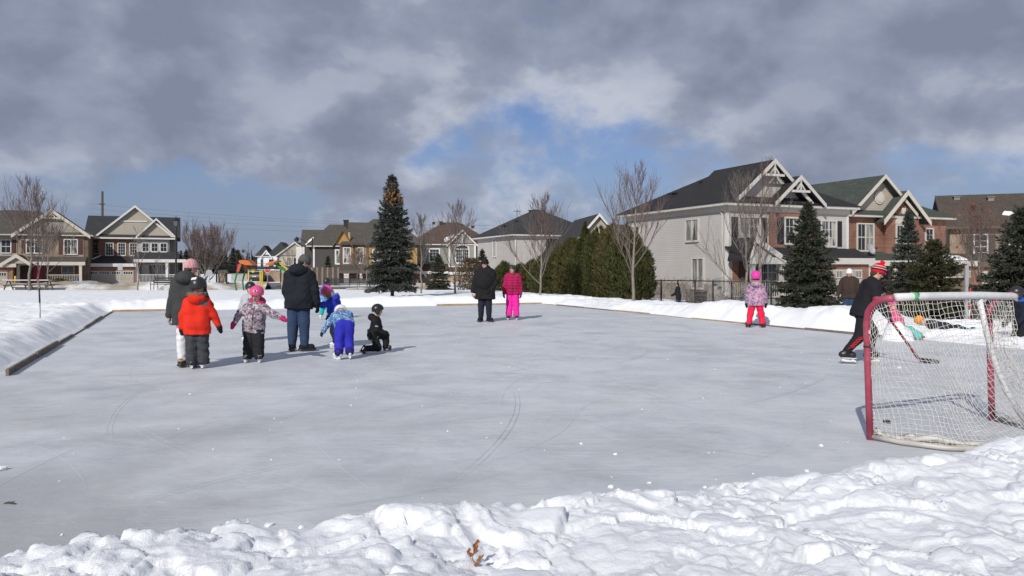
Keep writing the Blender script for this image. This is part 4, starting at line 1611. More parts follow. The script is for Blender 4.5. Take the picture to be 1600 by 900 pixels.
def tubes(name, segs, mat, parent, n=4):
    """many tapered sticks (p0, p1, r0, r1) in one numpy mesh"""
    A = np.array([s[0] for s in segs]); B = np.array([s[1] for s in segs])
    ra = np.array([s[2] for s in segs])[:, None]; rb = np.array([s[3] for s in segs])[:, None]
    D = B - A
    D /= np.maximum(np.linalg.norm(D, axis=1, keepdims=True), 1e-9)
    ref = np.where(np.abs(D[:, 2:3]) < .9, np.array([[0, 0, 1.]]), np.array([[1., 0, 0]]))
    X = np.cross(D, ref); X /= np.linalg.norm(X, axis=1, keepdims=True)
    Y = np.cross(D, X)
    V = []
    for P, r in ((A, ra), (B, rb)):
        for k in range(n):
            a = 2 * math.pi * k / n
            V.append(P + (X * math.cos(a) + Y * math.sin(a)) * r)
    V = np.stack(V, 1).reshape(-1, 3)
    base = np.arange(len(segs))[:, None] * 2 * n
    F = np.stack([np.concatenate([base + k, base + (k + 1) % n, base + n + (k + 1) % n, base + n + k], 1) for k in range(n)], 1).reshape(-1, 4)
    return np_obj(name, V, F, mat, parent, True)


def bare_tree(label, loc, H, seed, spread=.42, trunk_r=None, clear=.22, limbs=16, twig=TWIG, trunk_m=BARK, depth=3, upright=.55, stems=1, group='bare park trees', leaves=None, thick=1.):
    """leafless young tree: straight trunk, steep limbs, fine upright twigs"""
    rs = random.Random(seed)
    root = thing('bare_tree', label, 'tree', loc, rs.uniform(0, 6), group)
    trunk_r = trunk_r or H * .0125
    tr, cr, tips = [], [], []

    def rv(k): return Vector((rs.gauss(0, k), rs.gauss(0, k), rs.gauss(0, k)))

    def grow(p, d, L, r, lev, dst):
        n = 5 if lev < 2 else 3
        q = p
        pts = [p]
        for i in range(n):
            d = (d + rv(.065) + Vector((0, 0, upright * .26))).normalized()
            e = q + d * L / n
            r0, r1 = r * (1 - .8 * i / n), r * (1 - .8 * (i + 1) / n)
            dst.append((q, e, max(r0, .0042 * thick), max(r1, .0036 * thick)))
            q = e
            pts.append(q)
        if lev < depth:
            m = {1: 9, 2: 5, 3: 3}.get(lev, 4)
            for k in range(m):
                t = .22 + .75 * (k + rs.random() * .7) / m
                i = min(int(t * n), n - 1)
                b = pts[i].lerp(pts[i + 1], t * n - i)
                side = d.cross(rv(1)).normalized()
                nd_ = (d * .85 + side * rs.uniform(.30, .65) + Vector((0, 0, .25))).normalized()
                grow(b, nd_, L * rs.uniform(.38, .6), r * .42, lev + 1, cr)
        else:
            tips.append(q)
    for sidx in range(stems):
        top = Vector((rs.gauss(0, .02 * H), rs.gauss(0, .02 * H), H * .97))
        base = Vector((0, 0, -.25)) if stems == 1 else Vector((rs.gauss(0, .12), rs.gauss(0, .12), -.2))
        if stems > 1: top = Vector((rs.gauss(0, spread * H * .45), rs.gauss(0, spread * H * .45), H * rs.uniform(.75, 1)))
        pts = []
        N = 12
        for i in range(N + 1):
            t = i / N
            p = base.lerp(top, t)
            if 0 < i: p = p + Vector((rs.gauss(0, .006 * H), rs.gauss(0, .006 * H), 0))
            pts.append(p)
        for i in range(N):
            w0 = trunk_r * (1 - i / N) ** .8 * (1.35 if i == 0 else 1) / (stems ** .4)
            w1 = trunk_r * (1 - (i + 1) / N) ** .8 / (stems ** .4)
            (tr if i < N * .75 else cr).append((pts[i], pts[i + 1], max(w0, .006), max(w1, .004)))
        m = limbs if stems == 1 else max(4, limbs // stems)
        for k in range(m):
            t = clear + (.93 - clear) * (k + rs.random() * .6) / m
            i = min(int(t * N), N - 1)
            p = pts[i].lerp(pts[i + 1], t * N - i)
            a = k * 2.4 + rs.uniform(-.4, .4)
            L = H * spread * (1.05 - t) * rs.uniform(.75, 1.15) + .10 * H * (1 - t) + .05 * H
            el = rs.uniform(.60, 1.05)
            d = Vector((math.cos(a) * math.cos(el), math.sin(a) * math.cos(el), math.sin(el)))
            grow(p, d, L, trunk_r * (1 - t) * .45 + .008, 1, cr)
    tubes('trunk', tr, trunk_m, root, 7)
    c = tubes('crown', cr, twig, root, 3)
    if leaves:
        V, F = [], []
        for q in rs.sample(tips, min(leaves, len(tips))):
            for k in range(3):
                o = q + rv(.05)
                a, b = rv(.04), rv(.04)
                n = len(V)
                V += [o, o + a, o + a + b, o + b]
                F.append((n, n + 1, n + 2, n + 3))
        np_obj('dead_leaves', np.array(V), np.array(F), RUSTL, root, False)
    return root


def blades(name, C, A, L, W, mat, parent, per=6, spread=.75, seed=0, droop=0.):
    """needle tufts: at each centre C, with axis A, 'per' thin triangles of length L and width W"""
    rs = np.random.RandomState(seed)
    n = len(C)
    C = np.repeat(C, per, 0); A = np.repeat(A, per, 0)
    Lr = (np.repeat(L, per) if np.ndim(L) else np.full(n * per, L)) * rs.uniform(.65, 1.25, n * per)
    D = A + rs.normal(0, spread, (n * per, 3))
    D[:, 2] -= droop
    D /= np.linalg.norm(D, axis=1, keepdims=True)
    S = np.cross(D, rs.normal(0, 1, (n * per, 3)))
    S /= np.linalg.norm(S, axis=1, keepdims=True)
    w = W * rs.uniform(.7, 1.3, (n * per, 1))
    b = C - D * Lr[:, None] * .25
    V = np.stack([b - S * w * .5, b + D * Lr[:, None] * .6 + S * w * .5, b + D * Lr[:, None] * 1.25], 1)
    V = np.stack([b - S * w * .45, b + S * w * .45, b + D * Lr[:, None] * .7 + S * w * .38, b + D * Lr[:, None] * 1.2], 1).reshape(-1, 3)
    F = np.arange(n * per * 4).reshape(-1, 4)
    return np_obj(name, V, F, mat, parent, False)


def spruce(name, label, loc, H, Rb, seed, mat=SPRUCE, low=.10, whorls=24, tuft=.16, cones=False, group='spruces around the park', dens=1.0, power=.9):
    """spruce: whorls of drooping boughs that lift at the tip, hung with needle tufts"""
    rs = random.Random(seed)
    root = thing(name, label, 'tree', loc, rs.uniform(0, 6), group)
    segs, C, A = [], [], []
    lean = Vector((rs.gauss(0, .01), rs.gauss(0, .01), 0)) * H
    N = 10
    tr = []
    for i in range(N):
        z0, z1 = -.3 + (H + .3) * i / N, -.3 + (H + .3) * (i + 1) / N
        tr.append((Vector((0, 0, z0)) + lean * i / N, Vector((0, 0, z1)) + lean * (i + 1) / N, max(.01, H * .017 * (1 - i / N)), max(.006, H * .017 * (1 - (i + 1) / N))))
    tubes('trunk', tr, BARKD, root, 8)
    for w in range(whorls):
        t = (w + rs.random() * .5) / whorls
        z = H * (low + (1 - low - .015) * t ** .92)
        R_ = Rb * (1 - t) ** power * rs.uniform(.80, 1.10) + .05 * Rb
        nb = max(4, int((7 + 6 * (1 - t)) * dens))
        a0 = rs.uniform(0, 6.28)
        for k in range(nb):
            a = a0 + 6.283 * (k + rs.uniform(-.3, .3)) / nb
            L = R_ * rs.uniform(.70, 1.12)
            zb = z + rs.uniform(-.04, .04) * H / 6
            el0 = .10 + .75 * t ** 2 + rs.uniform(-.1, .1)
            p = Vector((0, 0, zb)) + lean * zb / H
            ns = max(3, int(L / .16))
            hd = Vector((math.cos(a), math.sin(a), 0))
            sd = Vector((-hd.y, hd.x, 0))
            for i in range(ns):
                s = i / ns
                el = el0 - .55 * (1 - t) * math.sin(min(s, .8) / .8 * 2.2) * .75 + .5 * max(0, s - .6)
                d = (hd * math.cos(el) + Vector((0, 0, math.sin(el))) + sd * rs.gauss(0, .08)).normalized()
                q = p + d * L / ns
                segs.append((p, q, .018 * (1 - s) + .004, .018 * (1 - (i + 1) / ns) + .004))
                if s > .12 or t > .7:
                    width = L * .34 * (1 - s) ** .6 * (.35 + s) + .05
                    m = max(2, int(3.2 * width / .14 * dens))
                    for j in range(m):
                        off = rs.uniform(-1, 1)
                        c = p.lerp(q, rs.random()) + sd * off * width + Vector((0, 0, -.10 * abs(off) * width / .3 + rs.uniform(-.05, .03)))
                        C.append(c)
                        A.append((d * .9 + sd * off * .9).normalized() * 1.1)
                p = q
            C.append(p); A.append(d)
    for i in range(14):                    # leader
        z = H * (.93 + .07 * i / 14)
        C.append(Vector((0, 0, z)) + lean * z / H); A.append(Vector((0, 0, 1)))
    tubes('branches', segs, BARKD, root, 3)
    blades('crown', np.array(C), np.array(A), tuft, tuft * .34, mat, root, per=6, spread=.55, seed=seed, droop=.12)
    if cones:
        V = MB()
        for i in range(170):
            z = H * rs.uniform(.80, .95)
            r = Rb * (1 - z / H) * rs.uniform(.9, 2.1)
            a = rs.uniform(0, 6.28)
            if rs.random() < .16: z = H * rs.uniform(.76, .82); r = Rb * .26; a = rs.choice([.2, 3.3]) + rs.uniform(-.3, .3)
            p = Vector((r * math.cos(a), r * math.sin(a), z)) + lean * z / H
            V.tube([p, p + Vector((0, 0, -.05)), p + Vector((rs.uniform(-.03, .03), 0, -.17))], [.016, .048, .018], 5)
        V.build('cones', CONEM, root, kind='stuff')
    return root


def cedar(loc, H, W, seed, mat, label, group='cedars of the hedge'):
    """upright cedar: dense, feathery, flat sprays that point up and outwards"""
    rs = np.random.RandomState(seed)
    root = thing('cedar', label, 'tree', loc, rs.uniform(0, 6), group)
    tubes('trunk', [(Vector((0, 0, -.2)), Vector((0, 0, H * .8)), .06, .02)], BARKD, root, 6)
    W = W * 1.36
    n = int(3800 * H * W / 2.6)
    t = rs.rand(n) ** .85
    prof = W * (np.sin(np.clip(t * 1.6 + .62, 0, math.pi / 2)) * (1 - t ** 3.0) ** .8 + .02)
    a = rs.rand(n) * 6.283
    # vertical plumes break the outline
    plume = 1 + .26 * np.sin(a * 4 + seed) * np.sin(t * 6 + a * 2 + seed) + .16 * np.sin(a * 9 + t * 15 + seed) + rs.normal(0, .09, n)
    r = prof * plume * (1 - .35 * rs.rand(n) ** 2.2)
    top = 1 + .10 * np.sin(a * 2 + seed) + .06 * np.sin(a * 5 + 2 * seed)
    C = np.stack([r * np.cos(a), r * np.sin(a), t * H * top], 1)
    A = np.stack([np.cos(a) * .55, np.sin(a) * .55, np.full(n, .9)], 1)
    blades('crown', C, A, .20, .050, mat, root, per=4, spread=.42, seed=seed)
    return root


def scrub(name, label, loc, H, W, n, mat, seed, cat='shrub', group=None):
    rs = np.random.RandomState(seed)
    root = thing(name, label, cat, loc, 0, group)
    segs = []
    r2 = random.Random(seed)
    for k in range(26):
        a = r2.uniform(0, 6.28); e = r2.uniform(.6, 1.4)
        d = Vector((math.cos(a) * math.cos(e), math.sin(a) * math.cos(e), math.sin(e)))
        segs.append((Vector((0, 0, -.1)), d * H * r2.uniform(.5, .9), .015, .004))
    tubes('stems', segs, TWIGR, root, 3)
    t = rs.rand(n); a = rs.rand(n) * 6.283
    r = W * np.sqrt(rs.rand(n)) * np.sqrt(1 - (t - .25) ** 2 / .62)
    C = np.stack([r * np.cos(a), r * np.sin(a), t * H], 1)
    A = np.stack([np.cos(a) * .4, np.sin(a) * .4, np.full(n, .7)], 1)
    blades('crown', C, A, .15, .04, mat, root, per=4, spread=.6, seed=seed)
    return root


def plant_trees():
    G = on_ground
    # tall spruce in the middle and the ones on the right
    spruce('spruce_tree', 'tall blue green spruce with a cluster of brown cones at its top', G(613, 37.5), 5.75, 1.30, 3, SPRUCE, low=.09, whorls=30, tuft=.155, cones=True, power=.78, dens=1.15)
    p = at(1262, HORIZON, 31.5); p.z = -.05
    spruce('spruce_tree', 'dark dense spruce in front of the corner house porch', p, 4.25, 1.42, 8, SPRUCED, low=.03, whorls=24, tuft=.14, dens=1.25, power=.82)
    p = at(1419, HORIZON, 33); p.z = -.1
    spruce('spruce_tree', 'blue spruce with a thin leader in front of the green roofed brick house', p, 4.1, 1.25, 12, SPRUCE, low=.03, whorls=22, tuft=.14, dens=1.1, power=1.15)
    p = at(1458, HORIZON, 29); p.z = -.1
    spruce('spruce_tree', 'olive green spruce behind the hockey goal, beside the blue spruce', p, 2.65, 1.45, 15, SPRUCEY, low=.02, whorls=17, tuft=.13, dens=1.2, power=.7)
    p = at(1600, HORIZON, 29); p.z = -.1
    spruce('spruce_tree', 'dark spruce cut off by the right edge of the photo', p, 3.9, 1.7, 19, SPRUCED, low=.02, whorls=21, tuft=.14, dens=1.1, power=.75)
    spruce('spruce_tree', 'small dark spruce below the grey house, right of the tall spruce', G(685, 62), 2.75, 1.15, 22, SPRUCED, low=.03, whorls=15, tuft=.16, power=.9)
    p = at(754, HORIZON, 60); p.z = .4
    spruce('spruce_tree', 'small narrow olive spruce behind the man in the black coat', p, 2.6, .85, 27, SPRUCEY, low=.02, whorls=14, tuft=.15, power=.9)
    spruce('spruce_tree', 'tiny columnar evergreen in front of the charcoal house', G(512, 90), 3.2, .62, 29, SPRUCEY, low=.0, whorls=14, tuft=.16, power=.6)
    scrub('brown_shrub', 'tall dry brown shrub between the small spruces', G(735, 58), 2.3, 1.25, 1500, DRYM, 4)
    scrub('brown_shrub', 'low dry brown shrub in front of the porch of the left house', G(93, 77), .8, .9, 500, DRYM, 5)
    # cedar hedge: (photo x, depth, height, half width)
    data = [(787, 52, 1.85, .72), (812, 51, 1.7, .65), (832, 50, 1.95, .7), (851, 47.5, 2.35, .68), (872, 46.5, 2.75, .72), (893, 45.5, 3.0, .74), (915, 44.5, 3.7, .70), (936, 43.5, 3.45, .72),
            (957, 42.5, 3.65, .72), (977, 41.5, 3.45, .72), (996, 40.8, 2.9, .66), (822, 49, 1.5, .6)]
    lab = ['leftmost low cedar of the hedge, behind the magenta jacket', 'low cedar second from the left end of the hedge', 'low bronze cedar under the window of the pale house', 'middling cedar where the hedge begins to rise', 'cedar of the hedge just left of its two highest',
           'broad cedar with a blunt top in the middle of the hedge', 'highest cedar with a pointed top in the hedge', 'cedar right of the highest one in the hedge', 'tall bronze cedar left of the bare tree trunk', 'cedar directly behind the bare tree at the hedge end', 'last cedar at the right end of the hedge beside the iron fence', 'short front cedar beside the thin bare tree']
    for i, ((px, d, H, W), l) in enumerate(zip(data, lab)):
        p = at(px, HORIZON, d); p.z = -.1
        cedar(p, H, W, 40 + i, CEDARB if i % 3 == 2 else CEDAR, l)
    # bare trees: label, photo x, depth, height, seed, options
    T = [('bare grey tree with a wide fine crown at the far left', 46, 50, 7.1, 1, dict(spread=.46, limbs=15, twig=TWIGR, thick=1.7)),
         ('second bare tree at the far left, just right of the widest one', 60, 50.5, 6.0, 2, dict(spread=.40, limbs=12, thick=1.7)),
         ('low spreading bare tree in front of the left porch', 74, 58, 4.6, 31, dict(spread=.62, limbs=14, thick=2.0, clear=.3)),
         ('small bare sapling in front of the garage door of the gabled house', 216, 52, 4.4, 5, dict(spread=.34, limbs=9, depth=2, clear=.25, thick=1.6)),
         ('thin bare sapling before the white porch railing', 247, 60, 2.6, 6, dict(spread=.5, limbs=7, depth=2, thick=1.6)),
         ('slim bare tree immediately right of the tall spruce', 658, 43, 4.4, 9, dict(spread=.36, limbs=14, clear=.30, thick=1.5)),
         ('bare tree in front of the arched window of the grey house', 711, 43, 5.0, 10, dict(spread=.40, limbs=16, clear=.22, twig=TWIGR, thick=1.5)),
         ('bare tree before the pale house at the low end of the hedge', 844, 39, 5.0, 12, dict(spread=.44, limbs=18, clear=.16, twig=TWIGR, thick=1.4)),
         ('tall bare tree before the high end of the cedar hedge', 989, 33.5, 5.75, 13, dict(spread=.44, limbs=18, clear=.18, twig=TWIGR, thick=1.1)),
         ('bare tree beside the corner house porch, behind the girl in red trousers', 1168, 34.5, 6.0, 17, dict(spread=.46, limbs=14, clear=.12, thick=1.0)),
         ('bare tree whose top rises above the white trussed gable', 1188, 37, 7.2, 18, dict(spread=.24, limbs=11, clear=.3, twig=TWIGR, thick=1.0)),
         ('slender bare tree under the lamp before the ochre house', 573, 62, 4.2, 21, dict(spread=.40, limbs=11, depth=2, thick=2.0)),
         ('rust leaved oak sapling before the ochre porch', 558, 64, 3.2, 23, dict(spread=.5, limbs=11, leaves=140, thick=1.6)),
         ('brownish bare tree with a few rust leaves before the tan house', 1532, 35, 4.6, 24, dict(spread=.5, limbs=20, clear=.12, leaves=110, twig=TWIGR, thick=1.2)),
         ('bare street tree before the distant stone house', 452, 100, 4.8, 25, dict(spread=.5, limbs=11, depth=2, thick=2.5)),
         ('thin bare tree beside the far street lamps', 388, 120, 6.0, 26, dict(spread=.4, limbs=9, depth=2, thick=2.5)),
         ]
    for lab, px, d, H, sd, kw in T:
        p = on_ground(px, d)
        if px > 1000: p.z = max(p.z, -.25)
        bare_tree(lab, p, H, sd, **kw)
    bare_tree('broad many stemmed bare tree behind the woman in the pink hat', on_ground(320, 66), 6.0, 28, spread=.50, stems=6, limbs=42, twig=TWIGR, thick=2.2, clear=.15)


plant_trees()


def far_wood():
    """distant line of trees that reads as one mass"""
    rs = np.random.RandomState(77)
    C, A, L = [], [], []
    segs = []
    for i in range(150):
        px = rs.uniform(270, 480); d = rs.uniform(270, 330)
        p = at(px, HORIZON, d); z0 = -1.2
        H = rs.uniform(4.0, 8.0) + (2 if px < 375 else 0)
        conif = rs.rand() < .6
        W = H * (.16 if conif else .28)
        n = 120
        t = rs.rand(n); a = rs.rand(n) * 6.28
        r = W * ((1 - t) if conif else np.sin(np.clip(t, .05, 1) * 3)) * rs.rand(n) ** .5
        C.append(np.stack([p.x + r * np.cos(a), p.y + r * np.sin(a), z0 + .4 + t * H], 1))
        A.append(np.stack([np.cos(a), np.sin(a), np.full(n, .4)], 1))
    C = np.concatenate(C); A = np.concatenate(A)
    props(blades('far_wood', C, A, .8, .38, foliage('far_wood_green', (.035, .036, .024), (.075, .062, .045), .3), None, per=3, spread=.7, seed=7), kind='stuff')


far_wood()

# ================================================================== PARK AND STREET
BLACKM = plain('black_metal', (.018, .018, .02), .45, .1, 6, .05, 40, .4)
GREYM = plain('galvanised_steel', (.34, .35, .36), .45, .1, 8, .05, 40, .4, .3)
GREENP = plain('green_plastic', (.012, .17, .075), .4, .08, 5, .03)
YELLOWP = plain('yellow_paint', (.58, .41, .03), .4, .06, 5, .03)
ORANGEP = plain('orange_plastic', (.50, .13, .025), .45, .12, 5, .05)
REDP = plain('red_plastic', (.50, .035, .035), .45, .08, 5, .03)
LAMPG = plain('lamp_glass', (.12, .125, .13), .35, .05, 5, 0, 40, .5)


def lamp_post(label, px, d, H):
    p = on_ground(px, d)
    r = thing('street_lamp', label, 'street lamp', p)
    MB().lathe([(.16, -.2), (.16, .5), (.11, .6), (.085, .7), (.06, H - .3), (.06, H)], n=10).build('post', BLACKM, r, True)
    MB().lathe([(.07, H), (.12, H + .03), (.21, H + .42), (.20, H + .44)], n=8).build('lamp_glass', LAMPG, r)
    MB().lathe([(.27, H + .442), (.20, H + .52), (.10, H + .66), (.03, H + .72), (.02, H + .84)], n=8).build('lamp_cap', BLACKM, r)
    m = MB()
    for k in range(4):
        a = k * math.pi / 2
        m.tube([(.10 * math.cos(a), .10 * math.sin(a), H), (.225 * math.cos(a), .225 * math.sin(a), H + .44)], .012, 4)
    m.build('lamp_cage', BLACKM, r, kind='stuff')
    return r


def arm_lamp(label, px, d, H, arm):
    p = on_ground(px, d)
    r = thing('street_lamp', label, 'street lamp', p, 0, 'curved arm street lamps')
    MB().lathe([(.14, -.3), (.13, .6), (.08, .8), (.06, H)], n=8).build('post', BLACKM, r, True)
    pts = [(-arm * math.sin(t * math.pi / 2) if t < 1 else -arm, 0, H - .9 + .95 * math.sin(t * math.pi * .56)) for t in np.linspace(0, 1, 10)]
    MB().tube(pts, .045, 6).build('arm', BLACKM, r, True)
    hx, hz = -arm, pts[-1][2]
    MB().lathe([(.30, -.28), (.26, -.12), (.14, 0), (.06, .06), (.05, .14)], (hx, 0, hz - .05), 10).build('lamp_shade', BLACKM, r, True)
    MB().lathe([(.10, -.52), (.20, -.40), (.22, -.285)], (hx, 0, hz - .05), 10).build('lamp_glass', LAMPG, r, True)
    return r


lamp_post('black lantern post lamp beside the white porch of the left house', 275, 62, 4.95)
arm_lamp('black curved arm street lamp before the charcoal house', 488, 88, 5.2, 1.75)
arm_lamp('smaller black curved arm street lamp above the orange play roof', 393, 140, 5.1, 1.5)
arm_lamp('farthest black curved arm street lamp, left of the orange play roof', 370, 190, 5.0, 1.6)

# ---------------------------------------------------------------- utility pole and wires
pp = at(160, HORIZON, 150)
up = thing('utility_pole', 'tall wooden utility pole rising behind the gabled house', 'utility pole', (pp.x, pp.y, -1))
MB().tube([(0, 0, 0), (0, 0, 17.2)], [.26, .20], 8).build('pole', BARKD, up, True)
MB().bar((-.1, -.3, 14.8), (-.1, .3, 14.8), 1.0, .14).build('crossarm', BARKD, up)
WIRE = plain('wire_grey', (.06, .06, .065), .6, .05, 4, 0)
far_p = []
for i, (y0, y1, d0, d1, lab) in enumerate(((318, 352, 230, 260, 'uppermost faint overhead wire crossing the sky above the left houses'), (326, 352, 230, 262, 'second faint overhead wire from the top'), (334, 357, 232, 260, 'third faint overhead wire from the top'),
                                           (344, 362, 232, 260, 'fourth faint overhead wire from the top'), (396, 402, 150, 170, 'upper of two low dark wires above the playground'), (401, 405, 150, 170, 'lower of two low dark wires above the playground'))):
    a, b = (at(140, y0, d0), at(780, y1, d1)) if i < 4 else (at(285, y0, d0), at(480, y1, d1))
    pts = [a.lerp(b, t) - Vector((0, 0, 1.6 * 4 * t * (1 - t))) for t in np.linspace(0, 1, 16)]
    w = MB().tube(pts, .020 if i < 4 else .035, 4).build('power_line', WIRE)
    props(w, lab, 'power line', 'overhead power lines')

# ---------------------------------------------------------------- benches, table
def bench(label, px, d, W, back=True, rz=0.):
    p = on_ground(px, d, .04)
    r = thing('park_bench', label, 'bench', p, rz)
    for k in range(4): MB().bar((-W / 2, -.20 + k * .13, .46), (W / 2, -.20 + k * .13, .46), .10, .045).build('seat_slat', BLACKM, r)
    if back:
        for k in range(3): MB().bar((-W / 2, .30 + k * .03, .58 + k * .15), (W / 2, .30 + k * .03, .58 + k * .15), .04, .11).build('back_slat', BLACKM, r)
    for x in (-W / 2 + .06, W / 2 - .06):
        MB().tube([(x, -.27, 0), (x, -.27, .66), (x, .22, .66)], .025, 5).build('leg', BLACKM, r)
        MB().tube([(x, .22, 0), (x, .26, .5), (x, .38, .98)], .025, 5).build('leg', BLACKM, r)


bench('long black bench in the snow before the white porch', 256, 56, 1.75)
bench('black slatted bench behind the child in the blue patterned coat', 545, 62, 3.4)


def picnic_table():
    p = on_ground(45, 58, .05)
    r = thing('picnic_table', 'weathered picnic table in the snow at the far left', 'picnic table', p, .1)
    W = 3.6
    for k in range(5): MB().bar((-W / 2, -.32 + k * .16, .74), (W / 2, -.32 + k * .16, .74), .14, .045).build('table_plank', GREYWOOD, r)
    for y in (-.75, .75): MB().bar((-W / 2, y, .44), (W / 2, y, .44), .26, .045).build('seat_plank', GREYWOOD, r)
    for x in (-W / 2 + .4, 0, W / 2 - .4):
        for s in (-1, 1): MB().bar((x, s * .7, 0), (x, s * .12, .715), .05, .09).build('leg', GREYWOOD, r)
        MB().bar((x + .06, -.8, .40), (x + .06, .8, .40), .04, .09).build('brace', GREYWOOD, r)
    MB().box(-W / 2 + .1, W / 2 - .3, -.33, .34, .765, .80).build('snow_cap', SNOW, r)


picnic_table()

# ---------------------------------------------------------------- pergola with stone piers
def pergola():
    p = on_ground(388, 68)
    r = thing('pergola', 'long dark beam on buff brick piers behind the playground', 'pergola', p)
    k = 68 / FPX
    for px, w in ((348, 12), (448, 12)):
        x = (px - 388) * k
        MB().box(x - .38, x + .38, -.38, .38, -.4, .35).build('pier_base', BRICK3, r)
        MB().box(x - .40, x + .40, -.40, .40, .352, .62).build('pier_band', CONC, r)
        MB().box(x - .30, x + .30, -.30, .30, .622, 1.42).build('pier', BRICK3, r)
        MB().lathe([(.47, 1.424), (.47, 1.50), (.30, 1.62), (.05, 1.68)], (x, 0, 0), 4).build('pier_cap', CONC, r)
    MB().bar((-3.3, .1, 1.80), (3.1, .1, 1.80), .25, .17).build('beam', BLACKM, r)
    for i in range(22):
        x = -3.2 + i * .295
        MB().bar((x, -.5, 1.92), (x, .7, 1.92), .06, .06).build('rafter', BLACKM, r)
    for x in (-2.75, 2.75): MB().box(x - .05, x + .05, .05, .15, -.3, 1.71).build('post', BLACKM, r)


pergola()


def playground():
    d = 52
    k = d / FPX
    def X(px): return (px - 405) * k
    p = on_ground(405, d, .05)
    gz = p.z
    def Z(py): return CAM_H - (py - HORIZON) * k - gz
    r = thing('play_structure', 'playground climber with orange roofs, green curved rails and yellow posts', 'playground', p)
    for a in (0, 1):
        o = 8 * a
        pts = [(X(378 + o), .5 * a, Z(412)), (X(374 + o * .9), .5 * a, Z(420)), (X(369 + o), .5 * a, Z(431)), (X(367 + o), .5 * a, Z(440)), (X(368.5 + o * .95), .5 * a, Z(450)), (X(372 + o * .9), .5 * a, Z(462))]
        MB().tube(pts, .055, 8).build('curved_rail', GREENP, r, True)
    MB().prism([(X(370), Z(424)), (X(372), Z(413)), (X(377), Z(411)), (X(374), Z(424))], 'y', -.05, .05).build('end_panel', REDP, r)
    MB().prism([(X(378), Z(422)), (X(379), Z(412)), (X(384), Z(411)), (X(381), Z(422))], 'y', .4, .5).build('end_panel', REDP, r)
    for px in (386, 404.5, 407.5):
        MB().tube([(X(px), .3, -.1), (X(px), .3, Z(423))], .045, 8).build('post', YELLOWP, r, True)
        MB().tube([(X(px), .3, Z(423)), (X(px), .3, Z(420.5))], .065, 8).build('post_collar', GREYM, r, True)
    MB().prism([(X(375), Z(409)), (X(376.5), Z(406.6)), (X(388), Z(406.5)), (X(392), Z(409.5)), (X(397), Z(414.5)), (X(385), Z(414)), (X(377), Z(411))], 'y', -.3, .8).build('roof', ORANGEP, r)
    MB().prism([(X(416), Z(414)), (X(421), Z(410)), (X(433), Z(406.8)), (X(434.5), Z(409)), (X(428), Z(411)), (X(419), Z(415))], 'y', -.3, .8).build('roof', ORANGEP, r)
    MB().bar((X(428), .1, Z(411.5)), (X(446), .1, Z(424)), .10, .13).build('slide_rail', GREENP, r)
    MB().bar((X(432), .3, Z(410)), (X(447), .3, Z(421.5)), .3, .16).build('slide_rail', YELLOWP, r)
    for q in range(4): MB().box(X(434 + q * 3.2) - .05, X(434 + q * 3.2) + .05, .10, .148, Z(413 + q * 2.6), Z(411.3 + q * 2.6)).build('slot', BLACKM, r)
    m = MB().lathe([(.02, 0), (.13, .02), (.13, .06), (.02, .08)], (0, 0, 0), 8)
    o = m.build('play_wheel', YELLOWP, r); o.location = (X(393.5), .3, Z(423)); o.rotation_euler = (R(90), 0, 0)
    MB().bar((X(386), .3, Z(424)), (X(407), .3, Z(424)), .05, .05).build('crossbar', GREYM, r)


playground()


def grey_suv():
    p = on_ground(402, 108)
    r = thing('parked_car', 'grey sport utility vehicle seen from behind on the side street', 'car', p, R(8))
    M = plain('car_paint_grey', (.10, .10, .105), .3, .05, 3, 0, 40, .5)
    W, L = .92, 4.4
    prof = [(-L / 2, .35), (-L / 2 - .06, .75), (-L / 2 + .05, 1.02), (-L / 2 + .35, 1.62), (-L / 2 + .8, 1.72), (.6, 1.70), (1.25, 1.08), (L / 2 - .1, .95), (L / 2, .6), (L / 2 - .05, .32)]
    o = MB().prism(prof, 'x', -W, W).build('body', M, r)
    b = o.modifiers.new('bevel', 'BEVEL'); b.width = .09; b.segments = 3
    MB().prism([(-L / 2 + .02, 1.10), (-L / 2 + .30, 1.56), (-L / 2 + .27, 1.58), (-L / 2 - .03, 1.11)], 'x', -.72, .72).build('rear_window', GLASS, r)
    for s in (-1, 1):
        MB().prism([(-L / 2 + .5, 1.12), (-L / 2 + .75, 1.58), (.5, 1.58), (.95, 1.12)], 'x', s * W - .01, s * W + .012).build('side_window', GLASS, r)
        MB().box(s * .80 - .09, s * .80 + .09, -L / 2 - .10, -L / 2 + .1, .85, 1.15).build('tail_light', REDP, r)
        for y in (-1.35, 1.35):
            w = MB().lathe([(.16, -.12), (.33, -.11), (.36, -.06), (.36, .06), (.33, .11), (.16, .12)], n=16).build('wheel', plain('tyre_rubber', (.02, .02, .02), .9), r, True)
            w.location = (s * .82, y, .36); w.rotation_euler = (0, R(90), 0)
    MB().box(-.26, .26, -L / 2 - .10, -L / 2 - .04, .72, .86).build('number_plate', WHITE, r)
    MB().box(-W + .02, W - .02, -L / 2 - .12, -L / 2 + .1, .42, .60).build('bumper', BLACKM, r)


grey_suv()


